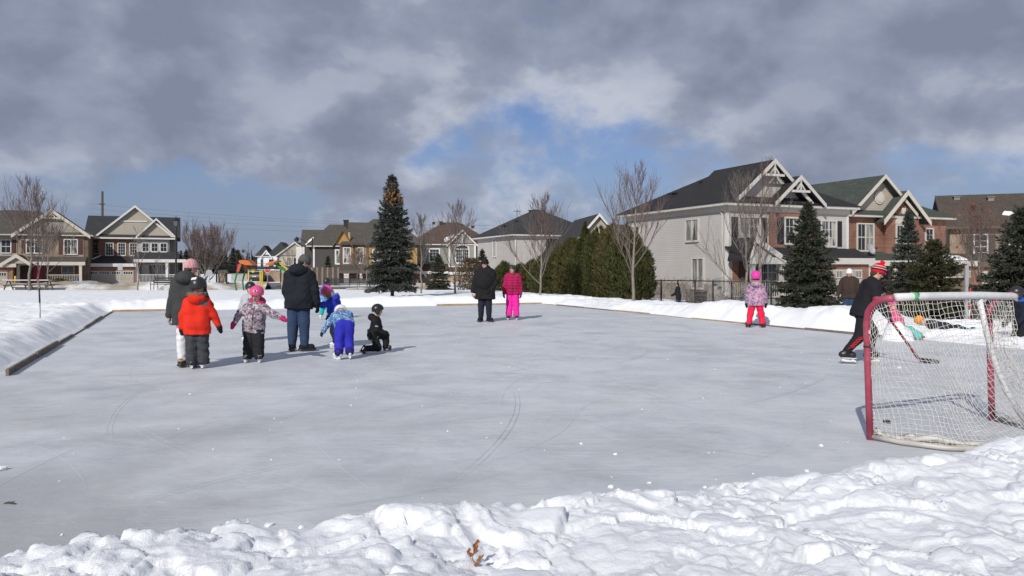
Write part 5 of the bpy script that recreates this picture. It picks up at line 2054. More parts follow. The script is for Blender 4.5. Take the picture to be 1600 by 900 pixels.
def stop_sign():
    p = on_ground(418, 96)
    r = thing('stop_sign', 'red octagonal STOP sign at the far street corner', 'road sign', p)
    MB().box(-.03, .03, .0, .05, -.2, 2.1).build('post', GREYM, r)
    zc = 1.72
    MB().prism([(.42 * math.cos(R(22.5 + 45 * k)), zc + .42 * math.sin(R(22.5 + 45 * k))) for k in range(8)], 'y', -.03, -.012).build('border', WHITE, r)
    MB().prism([(.375 * math.cos(R(22.5 + 45 * k)), zc + .375 * math.sin(R(22.5 + 45 * k))) for k in range(8)], 'y', -.036, -.0301).build('face', REDP, r)
    cu = bpy.data.curves.new('lettering', 'FONT')
    cu.body = 'STOP'; cu.size = .27; cu.align_x = 'CENTER'; cu.extrude = .002
    tmp = bpy.data.objects.new('lettering', cu); COL.objects.link(tmp)
    bpy.context.view_layer.update()
    me = bpy.data.meshes.new_from_object(tmp)
    bpy.data.objects.remove(tmp)
    o = bpy.data.objects.new('lettering', me); COL.objects.link(o)
    o.parent = r; o.location = (0, -.039, zc - .09); o.rotation_euler = (R(90), 0, 0)
    me.materials.clear(); me.materials.append(WHITE)


stop_sign()


def sign_back(label, px, d, top, w, h, rz=0., mat=None, base=None):
    p = on_ground(px, d) if base is None else base
    r = thing('sign_post', label, 'sign post', p, rz)
    MB().box(-.03, .03, -.02, .02, -.3, top).build('post', GREYM, r)
    MB().box(-w / 2, w / 2, -.035, -.021, top - h, top).build('panel', mat or GREYM, r)


sign_back('blank grey back of a small road sign before the garage of the gabled house', 188, 62, 2.0, .38, .45)
b = at(1510, HORIZON, 26); b.z = .15
r = thing('sign_post', 'plain tall grey metal post behind the goal crossbar', 'sign post', b)
MB().box(-.045, .045, -.03, .03, -.4, 1.50).build('post', GREYM, r)
MB().box(-.055, .055, -.04, -.0301, .85, 1.52).build('panel', GREYM, r)
p = on_ground(327, 64)
r = thing('round_sign', 'round grey back of a road sign behind the woman in the pink hat', 'sign post', p)
MB().box(-.03, .03, -.02, .02, -.3, 1.5).build('post', GREYM, r)
MB().prism([(.27 * math.cos(k * math.pi / 8), 1.35 + .27 * math.sin(k * math.pi / 8)) for k in range(16)], 'y', -.04, -.021).build('panel', GREYM, r)

# stake in the snow at the left, and marker posts
p = gnd(63, 505, .12)
p.z = ground_z(p.x, p.y)
r = thing('snow_stake', 'thin dark stake standing in the snow bank on the left', 'stake', p)
MB().tube([(0, 0, -.3), (-.015, 0, .42)], [.018, .018], 6).build('lower_shaft', GREYM, r, True)
MB().tube([(-.015, 0, .42), (-.03, 0, .80)], [.022, .020], 6).build('upper_shaft', BLACKM, r, True)
p = on_ground(121, 75)
r = thing('marker_post', 'blue hydrant marker post beside the left house', 'marker', p)
MB().lathe([(.07, -.2), (.07, .85), (.03, .9)], n=8).build('post', plain('blue_paint', (.02, .08, .5), .5), r, True)
p = on_ground(24, 70)
r = thing('marker_post', 'yellow cable marker post with a black foot by the garage', 'marker', p)
MB().lathe([(.09, .35), (.09, 1.05), (.04, 1.12)], n=8).build('sleeve', YELLOWP, r, True)
MB().lathe([(.10, -.2), (.10, .348)], n=8).build('foot', BLACKM, r, True)
def wheeled_bin(label, px, d):
    p = on_ground(px, d)
    r = thing('waste_bin', label, 'bin', p, .4)
    MB().prism([(-.26, .12), (.26, .12), (.33, 1.0), (-.33, 1.0)], 'y', -.3, .3).build('body', BLACKM, r)
    MB().prism([(-.36, 1.003), (.36, 1.003), (.30, 1.12), (-.30, 1.12)], 'y', -.36, .36).build('lid', plain('bin_lid_green', (.015, .05, .03), .5), r)
    for s in (-1, 1):
        w = MB().lathe([(.03, -.04), (.13, -.04), (.13, .04), (.03, .04)], n=10).build('wheel', BLACKM, r); w.location = (s * .27, .33, .13); w.rotation_euler = (0, R(90), 0)
wheeled_bin('black wheeled bin between the two left houses', 113, 83)
p = at(1514, HORIZON, 22); p.z = .22
r = thing('snow_stake', 'red and white stake standing in the snow behind the goal', 'stake', p)
for k in range(5): MB().tube([(.008 * k, 0, -.2 + .2 * k), (.008 * (k + 1), 0, -.2 + .2 * (k + 1) - .002)], .022, 6).build('band', REDP if k % 2 == 0 else WHITE, r, True)
p = at(1526, HORIZON, 23); p.z = .1
r = thing('timber_stake', 'brown timber stake leaning in the snow behind the goal', 'stake', p)
MB().bar((0, 0, -.2), (-.12, 0, .55), .09, .09).build('shaft', BARKD, r)


# ---------------------------------------------------------------- iron and chain link fence by the corner house
def fence():
    A, B = at(1008, HORIZON, 44), at(1205, HORIZON, 38.5)
    A.z = B.z = -.30
    d = (B - A); L = d.length
    r = thing('chain_link_fence', 'black chain link fence overgrown with dry vines before the corner house', 'fence', A, math.atan2(d.y, d.x))
    H = 1.22
    n = 7
    for i in range(n + 1):
        x = L * i / n
        MB().tube([(x, 0, -.4), (x, 0, H + .05)], .045, 8).build('post', BLACKM, r, True)
    MB().tube([(0, 0, H), (L, 0, H)], .03, 6).build('top_rail', BLACKM, r, True)
    MB().tube([(0, .03, .10), (L, .03, .10)], .02, 6).build('bottom_rail', BLACKM, r, True)
    segs = []
    st = .14
    for i in range(int((L + H) / st) + 1):
        x = i * st - H
        for sg in (1, -1):
            x0, x1 = (x, x + H) if sg == 1 else (x + H, x)
            z0, z1 = .08, H
            a, b = Vector((x0, 0, z0)), Vector((x1, 0, z1))
            if min(x0, x1) < 0 or max(x0, x1) > L: continue
            segs.append((a, b, .0045, .0045))
    o = tubes('wire_mesh', segs, BLACKM, r, 3)
    o['kind'] = 'stuff'
    rs = random.Random(6)
    segs = []
    for k in range(150):
        p = Vector((rs.uniform(0, L), rs.uniform(-.05, .05), 0))
        q = p
        dd = Vector((rs.uniform(-.5, .5), 0, 1)).normalized()
        for i in range(12):
            dd = (dd + Vector((rs.gauss(0, .35), rs.gauss(0, .06), rs.gauss(-.02, .25)))).normalized()
            e = q + dd * .14
            if e.z > H + .12: dd.z = -abs(dd.z) * .4
            e.y = max(-.09, min(.09, e.y))
            segs.append((q, e, .008, .006)); q = e
    for k in range(110):
        p = Vector((rs.uniform(0, L), rs.uniform(-.06, .06), H + rs.uniform(-.05, .06)))
        e = p + Vector((rs.uniform(-.22, .22), 0, rs.uniform(-.07, .08)))
        segs.append((p, e, .010, .007))
    o = tubes('vine', segs, TWIGR, r, 3)
    o['kind'] = 'stuff'


fence()
p = at(1088, HORIZON, 42.3); p.z = -.4
r = thing('air_conditioner', 'grey outdoor air conditioner behind the chain link fence', 'air conditioner', p, GA)
MB().box(-.4, .4, -.4, .4, .05, .80).build('case', plain('case_grey', (.30, .29, .27), .5), r)
for k in range(9): MB().box(-.36, .36, -.425, -.401, .10 + k * .075, .14 + k * .075).build('louvre', DARKM, r)
MB().lathe([(.36, .803), (.36, .83), (.05, .85)], n=16).build('fan_grille', DARKM, r)
pts = [at(1000, HORIZON, 43), at(1210, HORIZON, 36.5)]
strip('pavement', [(pts[0].x, pts[0].y), (pts[1].x, pts[1].y)], 1.5, .04, plain('concrete', (.36, .35, .33), .9, .15, 2))


def street_things():
    # iron rail fence and lattice screen before the ochre house, wooden fence beside the charcoal house
    A = on_ground(470, 84); B = on_ground(530, 82)
    d = B - A
    r = thing('wooden_fence', 'brown board fence in front of the charcoal house', 'fence', A, math.atan2(d.y, d.x))
    L = d.length
    n = 22
    for i in range(n):
        x0, x1 = L * i / n, L * (i + 1) / n - .015
        MB().box(x0, x1, -.015 - .008 * (i % 2), .012, .0, 1.9).build('board', BARKD if i % 3 else TWIG, r)
    for z in (.3, 1.6): MB().bar((0, .05, z), (L, .05, z), .06, .09).build('rail', BARKD, r)
    A = on_ground(530, 80); B = on_ground(625, 80)
    d = B - A
    L = d.length
    r = thing('iron_fence', 'low dark iron railing before the ochre house porch', 'fence', A, math.atan2(d.y, d.x))
    for i in range(7): MB().box(L * i / 6 - .03, L * i / 6 + .03, -.03, .03, -.2, 1.15).build('post', BLACKM, r)
    for z in (.18, 1.05): MB().bar((0, 0, z), (L, 0, z), .04, .04).build('rail', BLACKM, r)
    m = MB()
    for i in range(60): m.box(L * i / 60 - .011, L * i / 60 + .011, -.011, .011, .2, 1.03)
    m.build('bars', BLACKM, r, kind='stuff')
    # low retaining wall across the side street
    for k, (px, d, w, h, lab, mt) in enumerate(((300, 80, 1.4, 1.5, 'short buff brick pier right of the white porch', BRICK3), (382, 112, 3.6, 1.0, 'low pale stone wall across the side street', CONC), (425, 110, 5.5, 1.5, 'brown brick garden wall beside the parked car', BRICK3))):
        p = on_ground(px, d)
        r = thing('garden_wall', lab, 'wall', p)
        MB().box(-w / 2, w / 2, -.2, .2, -.3, h).build('wall_body', mt, r)
        MB().box(-w / 2 - .06, w / 2 + .06, -.26, .26, h + .002, h + .12).build('coping', CONC, r)


street_things()

# ================================================================== PEOPLE
class Field:
    """signed distance grid: tapered capsules and ellipsoids melted together, meshed by surface nets"""

    def __init__(s, lo, hi, vox):
        s.lo = np.array(lo, float); s.vox = vox
        s.n = np.maximum(4, np.ceil((np.array(hi) - s.lo) / vox).astype(int) + 1)
        s.f = np.full(s.n, 1.0, np.float32)
        s.ax = [s.lo[i] + vox * np.arange(s.n[i]) for i in range(3)]

    def _win(s, lo, hi, pad):
        a = np.clip(np.floor((np.array(lo) - pad - s.lo) / s.vox).astype(int), 0, s.n)
        b = np.clip(np.ceil((np.array(hi) + pad - s.lo) / s.vox).astype(int) + 1, 0, s.n)
        if (b <= a).any(): return None
        sl = tuple(slice(a[i], b[i]) for i in range(3))
        X = s.ax[0][sl[0]][:, None, None]; Y = s.ax[1][sl[1]][None, :, None]; Z = s.ax[2][sl[2]][None, None, :]
        return sl, X, Y, Z

    def _put(s, sl, d, k, sub=False):
        f = s.f[sl]
        if sub:
            s.f[sl] = np.maximum(f, -d)
        elif k <= 0:
            s.f[sl] = np.minimum(f, d)
        else:
            h = np.clip(.5 + .5 * (f - d) / k, 0, 1)
            s.f[sl] = f * (1 - h) + d * h - k * h * (1 - h)

    def cap(s, a, b, ra, rb, k=.03, flat=None, sub=False):
        """tapered capsule; flat=(dir, factor) squeezes it along dir"""
        a, b = np.array(a, float), np.array(b, float)
        m = max(ra, rb)
        w = s._win(np.minimum(a, b) - m, np.maximum(a, b) + m, k + 3 * s.vox)
        if w is None: return s
        sl, X, Y, Z = w
        d = b - a
        L2 = max((d ** 2).sum(), 1e-9)
        px, py, pz = X - a[0], Y - a[1], Z - a[2]
        t = np.clip((px * d[0] + py * d[1] + pz * d[2]) / L2, 0, 1)
        qx, qy, qz = px - t * d[0], py - t * d[1], pz - t * d[2]
        if flat is not None:
            n, q = np.array(flat[0], float), flat[1]
            n /= np.linalg.norm(n)
            c = (qx * n[0] + qy * n[1] + qz * n[2]) * (1 / q - 1)
            qx, qy, qz = qx + c * n[0], qy + c * n[1], qz + c * n[2]
        dist = np.sqrt(qx * qx + qy * qy + qz * qz) - (ra + (rb - ra) * t)
        if flat is not None: dist = dist * flat[1] ** .5
        s._put(sl, dist, k, sub)
        return s

    def ell(s, c, r, M=None, k=.02, sub=False):
        """ellipsoid; M is a 3x3 whose columns are its axes"""
        c, r = np.array(c, float), np.array(r, float)
        m = r.max()
        w = s._win(c - m, c + m, k + 3 * s.vox)
        if w is None: return s
        sl, X, Y, Z = w
        px, py, pz = X - c[0], Y - c[1], Z - c[2]
        if M is not None:
            px, py, pz = [px * M[0][i] + py * M[1][i] + pz * M[2][i] for i in range(3)]
        k0 = np.sqrt((px / r[0]) ** 2 + (py / r[1]) ** 2 + (pz / r[2]) ** 2)
        k1 = np.sqrt((px / r[0] ** 2) ** 2 + (py / r[1] ** 2) ** 2 + (pz / r[2] ** 2) ** 2)
        s._put(sl, k0 * (k0 - 1) / np.maximum(k1, 1e-6), k, sub)
        return s

    def cut(s, p, n):
        """keep only what lies behind the plane through p with normal n"""
        n = np.array(n, float); n /= np.linalg.norm(n)
        d = (s.ax[0][:, None, None] - p[0]) * n[0] + (s.ax[1][None, :, None] - p[1]) * n[1] + (s.ax[2][None, None, :] - p[2]) * n[2]
        s.f = np.maximum(s.f, d.astype(np.float32))
        return s

    def mesh(s):
        f = s.f
        f[0], f[-1] = 1, 1
        f[:, 0], f[:, -1] = 1, 1
        f[:, :, 0], f[:, :, -1] = 1, 1
        ins = f < 0
        n = s.n
        c = np.zeros(n - 1, np.int8)
        for dx in (0, 1):
            for dy in (0, 1):
                for dz in (0, 1):
                    c += ins[dx:n[0] - 1 + dx, dy:n[1] - 1 + dy, dz:n[2] - 1 + dz]
        cells = np.argwhere((c > 0) & (c < 8))
        if len(cells) == 0: return np.zeros((0, 3)), np.zeros((0, 4), int)
        idx = np.full(n - 1, -1, np.int32)
        idx[tuple(cells.T)] = np.arange(len(cells))
        acc = np.zeros((len(cells), 3)); cnt = np.zeros(len(cells))
        cor = [(0, 0, 0), (1, 0, 0), (0, 1, 0), (1, 1, 0), (0, 0, 1), (1, 0, 1), (0, 1, 1), (1, 1, 1)]
        val = [f[cells[:, 0] + q[0], cells[:, 1] + q[1], cells[:, 2] + q[2]] for q in cor]
        for i in range(8):
            for j in range(i + 1, 8):
                if sum(abs(np.array(cor[i]) - np.array(cor[j]))) != 1: continue
                m = (val[i] < 0) != (val[j] < 0)
                den = val[i] - val[j]
                t = np.where(m, val[i] / np.where(np.abs(den) < 1e-9, 1, den), 0)[:, None]
                acc += np.where(m[:, None], np.array(cor[i]) * (1 - t) + np.array(cor[j]) * t, 0)
                cnt += m
        V = s.lo + (cells + acc / cnt[:, None]) * s.vox
        F = []
        for ax in range(3):
            a0 = ins.take(range(0, n[ax] - 1), ax); a1 = ins.take(range(1, n[ax]), ax)
            o1, o2 = [q for q in range(3) if q != ax]
            e = np.argwhere(a0 != a1)
            e = e[(e[:, o1] > 0) & (e[:, o2] > 0) & (e[:, o1] < n[o1] - 1) & (e[:, o2] < n[o2] - 1)]
            fl = a0[tuple(e.T)]
            q = []
            for (u, v) in ((0, 0), (1, 0), (1, 1), (0, 1)):
                k = e.copy(); k[:, o1] -= u; k[:, o2] -= v
                q.append(idx[tuple(k.T)])
            q = np.stack(q, 1)
            if ax == 1: fl = ~fl
            q[fl] = q[fl][:, ::-1]
            F.append(q)
        F = np.concatenate(F)
        return V, F[(F >= 0).all(1)][:, ::-1]


def wob(V, amp, sc, seed=0, an=(1, 1, 1)):
    """cheap smooth 3-D noise made of sines, as an offset per vertex"""
    rs = np.random.RandomState(seed)
    s = np.zeros(len(V))
    P = V * np.array(an) / sc
    for i in range(5):
        k = rs.normal(0, 1, 3) * (1.0 + .55 * i)
        w = rs.normal(0, 1, 3)
        s += np.sin(P @ k + rs.rand() * 6.28 + .8 * np.sin(P @ w)) / (1 + .45 * i)
    return s / 2.4 * amp


def crumple(o, amp, sc, seed=0, an=(1, 1, 1.8)):
    me = o.data
    n = len(me.vertices)
    if n == 0: return o
    V = np.empty(n * 3, np.float32); me.vertices.foreach_get('co', V); V = V.reshape(-1, 3)
    N = np.empty(n * 3, np.float32); me.vertex_normals.foreach_get('vector', N); N = N.reshape(-1, 3)
    V = V + N * wob(V, amp, sc, seed, an)[:, None]
    me.vertices.foreach_set('co', V.astype(np.float32).ravel())
    me.update()
    return o


def V3(*a): return np.array(a, float)
def unit(v):
    v = np.array(v, float)
    return v / np.linalg.norm(v)


SKIN = plain('skin', (.50, .30, .22), .55, .08, 8, .05)
EYEM = plain('eye_dark', (.03, .02, .018), .2, .05, 8, 0)
LIPM = plain('lips', (.34, .12, .10), .5, .08, 8, 0)
HAIRB = fabric('brown_hair', (.075, .042, .024), .6)
HAIRD = fabric('dark_hair', (.022, .016, .013), .6)
STEEL = plain('blade_steel', (.55, .56, .58), .25, .08, 8, .05, 60, .5, .9)
BLKF = fabric('black_fabric', (.014, .014, .016))
BLKP = plain('black_plastic', (.016, .016, .018), .35, .1, 8, .06, 40, .45)
NAVYF = fabric('navy_fabric', (.016, .019, .030))
WHITP = plain('white_plastic', (.66, .66, .67), .4, .06, 8, .05)


LACEM = plain('lace_grey', (.16, .16, .16), .8, .1, 8, 0)


def pattern(name, cols, scale, base=0):
    """printed snowsuit cloth: blotches of several colours"""
    t = NT(name)
    o = t.obj()
    n1 = t.noise(o, scale, 3, .6, .9)
    n2 = t.noise(t.mapping(o, loc=(3, 7, 1)), scale * 1.25, 3, .6, 1.1)
    n3 = t.voro(o, scale * 1.7)
    c = t.mix(t.rng(n1, .47, .52), cols[0], cols[1])
    c = t.mix(t.rng(n2, .53, .57), c, cols[2])
    c = t.mix(t.rng(n3, .20, .26, 1, 0), c, cols[3])
    f = t.noise(t.mapping(o, scale=(1, 1, .5)), 9, 4, .6)
    return t.done(t.mix(.6, c, t.mix(t.rng(f, .3, .7), (.72, .72, .72), (1.15, 1.15, 1.15)), 'MULTIPLY'), .85, t.bump(f, .5, .03), .2)


def person(label, px, py, yaw, h, pose, wear, kid=False, at_d=None, z=0., group=None, res=.013, face=True):
    """pose and clothes -> one figure. Local frame: x to the person's right, y where the body faces, z up"""
    loc = gnd(px, py, z) if at_d is None else Vector((at(px, HORIZON, at_d).x, at_d, z))
    rz = R(yaw) - math.atan2(loc.x, loc.y)
    root = thing('person', label, 'person', loc, rz, group)
    ratio = 5.35 if kid else 7.2
    HH = h / ratio
    hip = h * (.455 if kid else .505)
    sole = wear.get('sole', .035)
    ank = .045 * h
    th_l, sh_l = (hip - ank) * .52, (hip - ank) * .48
    sz = h - HH * 1.40
    tor = sz - hip
    ua, fa, hl = .165 * h, .145 * h, .095 * h
    if kid: ua, fa, hl = .150 * h, .130 * h, .085 * h
    sw = (.104 if kid else .108) * h
    hw = .052 * h
    P = dict(lean=(0, 0, 1), legs=[((0, 0, -1), (0, 0, -1))] * 2, arms=[((.25, .05, -1), (.1, .25, -1))] * 2, head=(0, 0, 0), turn=0, hipyaw=0)
    P.update(pose)
    up = unit(P['lean'])
    rgt = unit(np.cross(V3(0, 1, 0) if abs(up[1]) < .95 else V3(0, 0, -1), up))
    ta = R(P['turn'])
    fwd0 = np.cross(up, rgt)
    rgt = rgt * math.cos(ta) + fwd0 * math.sin(ta)
    fwd = np.cross(up, rgt)
    pel = V3(0, 0, 0)
    hips = [pel + V3(-hw, 0, 0), pel + V3(hw, 0, 0)]
    knees, anks = [], []
    for i in range(2):
        m_ = V3(-1 if i == 0 else 1, 1, 1)
        a, b = unit(V3(*P['legs'][i][0]) * m_), unit(V3(*P['legs'][i][1]) * m_)
        k_ = hips[i] + a * th_l
        knees.append(k_); anks.append(k_ + b * sh_l)
    # sole height: the lowest of feet and knees touches the ground
    footd = P.get('feet', [(0, 1, 0), (0, 1, 0)])
    low = min(min(a[2] for a in anks) - ank - sole, min(k_[2] for k_ in knees) - .055 * h * wear.get('leg_bulk', 1))
    dz = -low if 'pelvis_z' not in P else P['pelvis_z']
    sh = V3(0, 0, dz)
    pel = pel + sh; hips = [q + sh for q in hips]; knees = [q + sh for q in knees]; anks = [q + sh for q in anks]
    chest = pel + up * tor
    shs = [chest - rgt * sw - up * .026 * h, chest + rgt * sw - up * .026 * h]
    elb, wri = [], []
    for i in range(2):
        s_ = -1 if i == 0 else 1
        a, b = P['arms'][i]
        e = shs[i] + unit((a[0] * s_, a[1], a[2])) * ua
        elb.append(e); wri.append(e + unit((b[0] * s_, b[1], b[2])) * fa)
    hy, hp, hr = [R(q) for q in P['head']]        # yaw (+ left), pitch (+ down), roll
    Mt = Matrix(((rgt[0], fwd[0], up[0]), (rgt[1], fwd[1], up[1]), (rgt[2], fwd[2], up[2])))
    Mh = np.array(Mt @ Euler((-hp, hr, hy), 'XYZ').to_matrix())
    hx, hf, hu = Mh[:, 0], Mh[:, 1], Mh[:, 2]
    neck = chest + up * HH * .16
    hc = neck + up * HH * .30 + hu * HH * .46 + hf * HH * .06      # middle of the head
    allp = np.array([pel, chest, hc] + hips + knees + anks + shs + elb + wri)
    lo, hi = allp.min(0) - .26 * (h / 1.3) ** .5, allp.max(0) + .26 * (h / 1.3) ** .5
    bulk, lb = wear.get('bulk', 1.15), wear.get('leg_bulk', 1.25)

    # ---- body: one continuous surface, hands with fingers included
    bare = wear.get('bare', ())
    F = Field(lo, hi, .0095 if bare else .0115)
    for s_ in (-1, 1):
        F.cap(pel + rgt * s_ * .045 * h, chest + rgt * s_ * .06 * h - up * .02 * h, .062 * h, .066 * h, .05)
    F.cap(shs[0], shs[1], .040 * h, .040 * h, .05)
    for i in range(2):
        F.cap(hips[i], knees[i], .062 * h, .043 * h, .04)
        F.cap(knees[i], anks[i], .043 * h, .028 * h, .02)
        fd = unit(footd[i])
        F.cap(anks[i] - fd * .02 * h - V3(0, 0, .01 * h), anks[i] + fd * .085 * h - V3(0, 0, .022 * h), .026 * h, .020 * h, .02)
        F.cap(shs[i], elb[i], .036 * h, .029 * h, .03)
        F.cap(elb[i], wri[i], .029 * h, .020 * h, .02)
    F.cap(neck - up * HH * .1, hc - hu * HH * .2, .26 * HH, .24 * HH, .03)
    q = HH
    F.ell(hc + hu * .13 * q - hf * .03 * q, (.335 * q, .40 * q, .37 * q), Mh, .02)
    F.ell(hc - hu * .20 * q + hf * .10 * q, (.245 * q, .26 * q, .29 * q), Mh, .03)
    F.cap(hc + hf * .36 * q + hu * .06 * q, hc + hf * .44 * q - hu * .10 * q, .035 * q, .062 * q, .012)          # nose
    F.ell(hc - hu * .40 * q + hf * .26 * q, (.11 * q, .09 * q, .08 * q), Mh, .02)                                  # chin
    F.cap(hc - hx * .17 * q + hf * .335 * q + hu * .13 * q, hc + hx * .17 * q + hf * .335 * q + hu * .13 * q, .05 * q, .05 * q, .015)   # brow
    for s_ in (-1, 1):
        F.ell(hc + hx * s_ * .15 * q + hf * .40 * q + hu * .03 * q, (.07 * q, .05 * q, .045 * q), Mh, 0, sub=True)
        F.ell(hc + hx * s_ * .335 * q - hu * .03 * q - hf * .02 * q, (.04 * q, .09 * q, .13 * q), Mh, .008)
    hands = []
    for i in range(2):
        s_ = -1 if i == 0 else 1
        d = unit(wri[i] - elb[i])
        ps = P.get('palm', [None, None])[i]
        pn = unit(ps) if ps is not None else unit(V3(-s_ * .8, .35, 0))        # palm faces the thigh
        pn = unit(pn - d * pn.dot(d))
        side = np.cross(d, pn) * s_
        if side[1] < 0 and ps is None: side = -side                         # thumb side to the front
        hands.append((d, pn, side))

    def hand(F, i, grow=0., mitt=False, k=.006):
        d, pn, side = hands[i]
        w = wri[i]
        L = hl
        if mitt:
            F.cap(w - d * .01, w + d * L * .45, .020 * h + grow, .030 * h + grow, .02, (pn, .72))
            F.cap(w + d * L * .4, w + d * L * .95 + pn * .012, .030 * h + grow, .022 * h + grow, .02, (pn, .72))
            F.cap(w + d * L * .18 + side * .012 * h, w + d * L * .55 + side * .038 * h + pn * .01, .013 * h + grow * .6, .011 * h + grow * .6, .012)
            return
        F.cap(w - d * .01, w + d * L * .22, .019 * h * .8 + grow, .018 * h + grow, .01, (pn, .7))
        for j in range(4):
            off = side * (1.5 - j) * .0112 * h
            F.cap(w + d * L * .15 + off * .7, w + d * L * .52 + off, .0085 * h + grow, .0080 * h + grow, .012, (pn, .8))
            ln = (.42, .48, .45, .36)[j] * L
            c1 = w + d * L * .52 + off
            d1 = unit(d + pn * (.30 + .05 * j))
            d2 = unit(d + pn * (.75 + .08 * j))
            c2 = c1 + d1 * ln * .52
            F.cap(c1, c2, .0064 * h + grow, .0058 * h + grow, k)
            F.cap(c2, c2 + d2 * ln * .48, .0058 * h + grow, .0048 * h + grow, k)
        t1 = w + d * L * .20 + side * .014 * h
        t2 = t1 + unit(d * .8 + side * .75 + pn * .35) * L * .26
        F.cap(t1, t2, .0085 * h + grow, .0072 * h + grow, .008)
        F.cap(t2, t2 + unit(d * 1.0 + side * .25 + pn * .55) * L * .22, .0070 * h + grow, .0056 * h + grow, k)
    for i in range(2): hand(F, i)
    V, Q = F.mesh()
    body = np_obj('body', V, Q, wear.get('skin', SKIN), root, True)
    if face:
        for s_ in (-1, 1):
            m = MB()
            c = hc + hx * s_ * .15 * q + hf * .352 * q + hu * .03 * q
            m.lathe([(.0, -.038 * q), (.030 * q, -.026 * q), (.042 * q, 0), (.030 * q, .026 * q), (.0, .038 * q)], tuple(c), 8)
            m.build('eye', EYEM, root, True)
        c = hc + hf * .375 * q - hu * .27 * q
        MB().tube([c - hx * .10 * q - hf * .03 * q, c - hx * .04 * q + hf * .004, c + hx * .04 * q + hf * .004, c + hx * .10 * q - hf * .03 * q], [.012 * q, .028 * q, .028 * q, .012 * q], 6).build('mouth', LIPM, root, True)

    def part(name, F, mat, parent=None, amp=0, sc=.08, seed=0, an=(1, 1, 1.8)):
        V, Q = F.mesh()
        if len(V) == 0: return None
        o = np_obj(name, V, Q, mat, parent or root, True)
        if amp: crumple(o, amp, sc, seed, an)
        return o
    seed = int(px * 7 + py)

    # ---- trousers
    if wear.get('pants'):
        F = Field(lo, hi, res)
        F.ell(pel + up * .015 * h - fwd * .008 * h, (.090 * h * lb ** .5, .074 * h * lb ** .5, .080 * h), np.stack([rgt, fwd, up], 1), .03)
        F.cap(pel, pel + up * tor * .30, .070 * h * lb ** .4, .066 * h * lb ** .3, .03)
        fl = wear.get('flare', 1.0)
        for i in range(2):
            F.cap(hips[i], knees[i], .064 * h * lb, .052 * h * lb, .030)
            F.cap(knees[i], knees[i] + (anks[i] - knees[i]) * .92, .052 * h * lb, .038 * h * lb * fl, .02)
        for i in range(2):
            d = unit(anks[i] - knees[i])
        part('trousers', F, wear['pants'], None, .0095 * (lb ** .5), .065, seed, (1, 1, 1.25))
        if wear.get('cuff'):
            F = Field(lo, hi, res)
            for i in range(2):
                d = unit(anks[i] - knees[i])
                F.cap(anks[i] - d * .055 * h, anks[i] - d * .01 * h, .040 * h * lb * fl, .040 * h * lb * fl, 0)
            part('trouser_cuffs', F, wear['cuff'])['kind'] = 'stuff'
    # ---- jacket
    hem = wear.get('hem', .10)
    if wear.get('jacket'):
        jm = wear['jacket']
        F = Field(lo, hi, res)
        lowp = pel - up * hem * h
        for s_ in (-1, 1):
            F.cap(lowp + rgt * s_ * .055 * h - up * .05, chest + rgt * s_ * .062 * h - up * .02 * h, (.080 if kid else .076) * h * bulk * wear.get('hemw', 1.08), .068 * h * bulk, .06)
        F.ell(pel + up * tor * .45 + fwd * .03 * h, (.108 * h * bulk, .092 * h * bulk * wear.get('belly', 1), tor * .56), np.stack([rgt, fwd, up], 1), .05)
        F.cap(shs[0] - up * .006 * h, chest, .046 * h * bulk, .052 * h * bulk, .05)
        F.cap(shs[1] - up * .006 * h, chest, .046 * h * bulk, .052 * h * bulk, .05)
        F.ell(pel + up * .01 * h - fwd * .008 * h, (.106 * h * max(lb ** .5, bulk * .97), .096 * h * max(lb ** .5, bulk * .97), .11 * h), np.stack([rgt, fwd, up], 1), .04)
        F.cut(lowp, -up)
        F.cap(chest - up * .01 * h, neck + up * HH * .10, .058 * h * bulk ** .5, .046 * h * bulk ** .5, .03)          # collar
        sb = wear.get('sleeve', 1.0)
        for i in range(2):
            F.cap(shs[i], elb[i], .048 * h * bulk * sb, .042 * h * bulk * sb, .035)
            F.cap(elb[i], elb[i] + (wri[i] - elb[i]) * .96, .042 * h * bulk * sb, .034 * h * bulk * sb, .02)
        if wear.get('hood'):
            F.ell(neck - fwd * .075 * h + up * .01 * h, (.098 * h, .066 * h, .064 * h), np.stack([rgt, fwd, up], 1), .03)
        o = part('jacket', F, jm, None, .0085 * bulk, .075, seed + 3, (1, 1, 1.35))
        if wear.get('quilt'):
            me = o.data
            n = len(me.vertices)
            C = np.empty(n * 3, np.float32); me.vertices.foreach_get('co', C); C = C.reshape(-1, 3)
            N = np.empty(n * 3, np.float32); me.vertex_normals.foreach_get('vector', N); N = N.reshape(-1, 3)
            C = C - N * (.016 * np.abs(np.cos(C[:, 2] * math.pi / .085)) ** 6)[:, None]
            me.vertices.foreach_set('co', C.astype(np.float32).ravel()); me.update()
        # front zip, hem band and pockets
        if wear.get('zip', True):
            from mathutils.bvhtree import BVHTree
            bvh = BVHTree.FromPolygons([v.co.copy() for v in o.data.vertices], [tuple(p_.vertices) for p_ in o.data.polygons])
            pts = []
            for t in np.linspace(-.14, 1.0, 14):
                hit = bvh.ray_cast(Vector(pel + up * tor * t + fwd * .5), Vector(-fwd))
                if hit[0] is not None and (hit[0] - Vector(pel + up * tor * t)).length < .14 * h * bulk: pts.append(hit[0] + Vector(fwd) * .001)
            if len(pts) > 3: MB().tube(pts, .006, 5).build('zip', wear.get('zipm', BLKP), o)
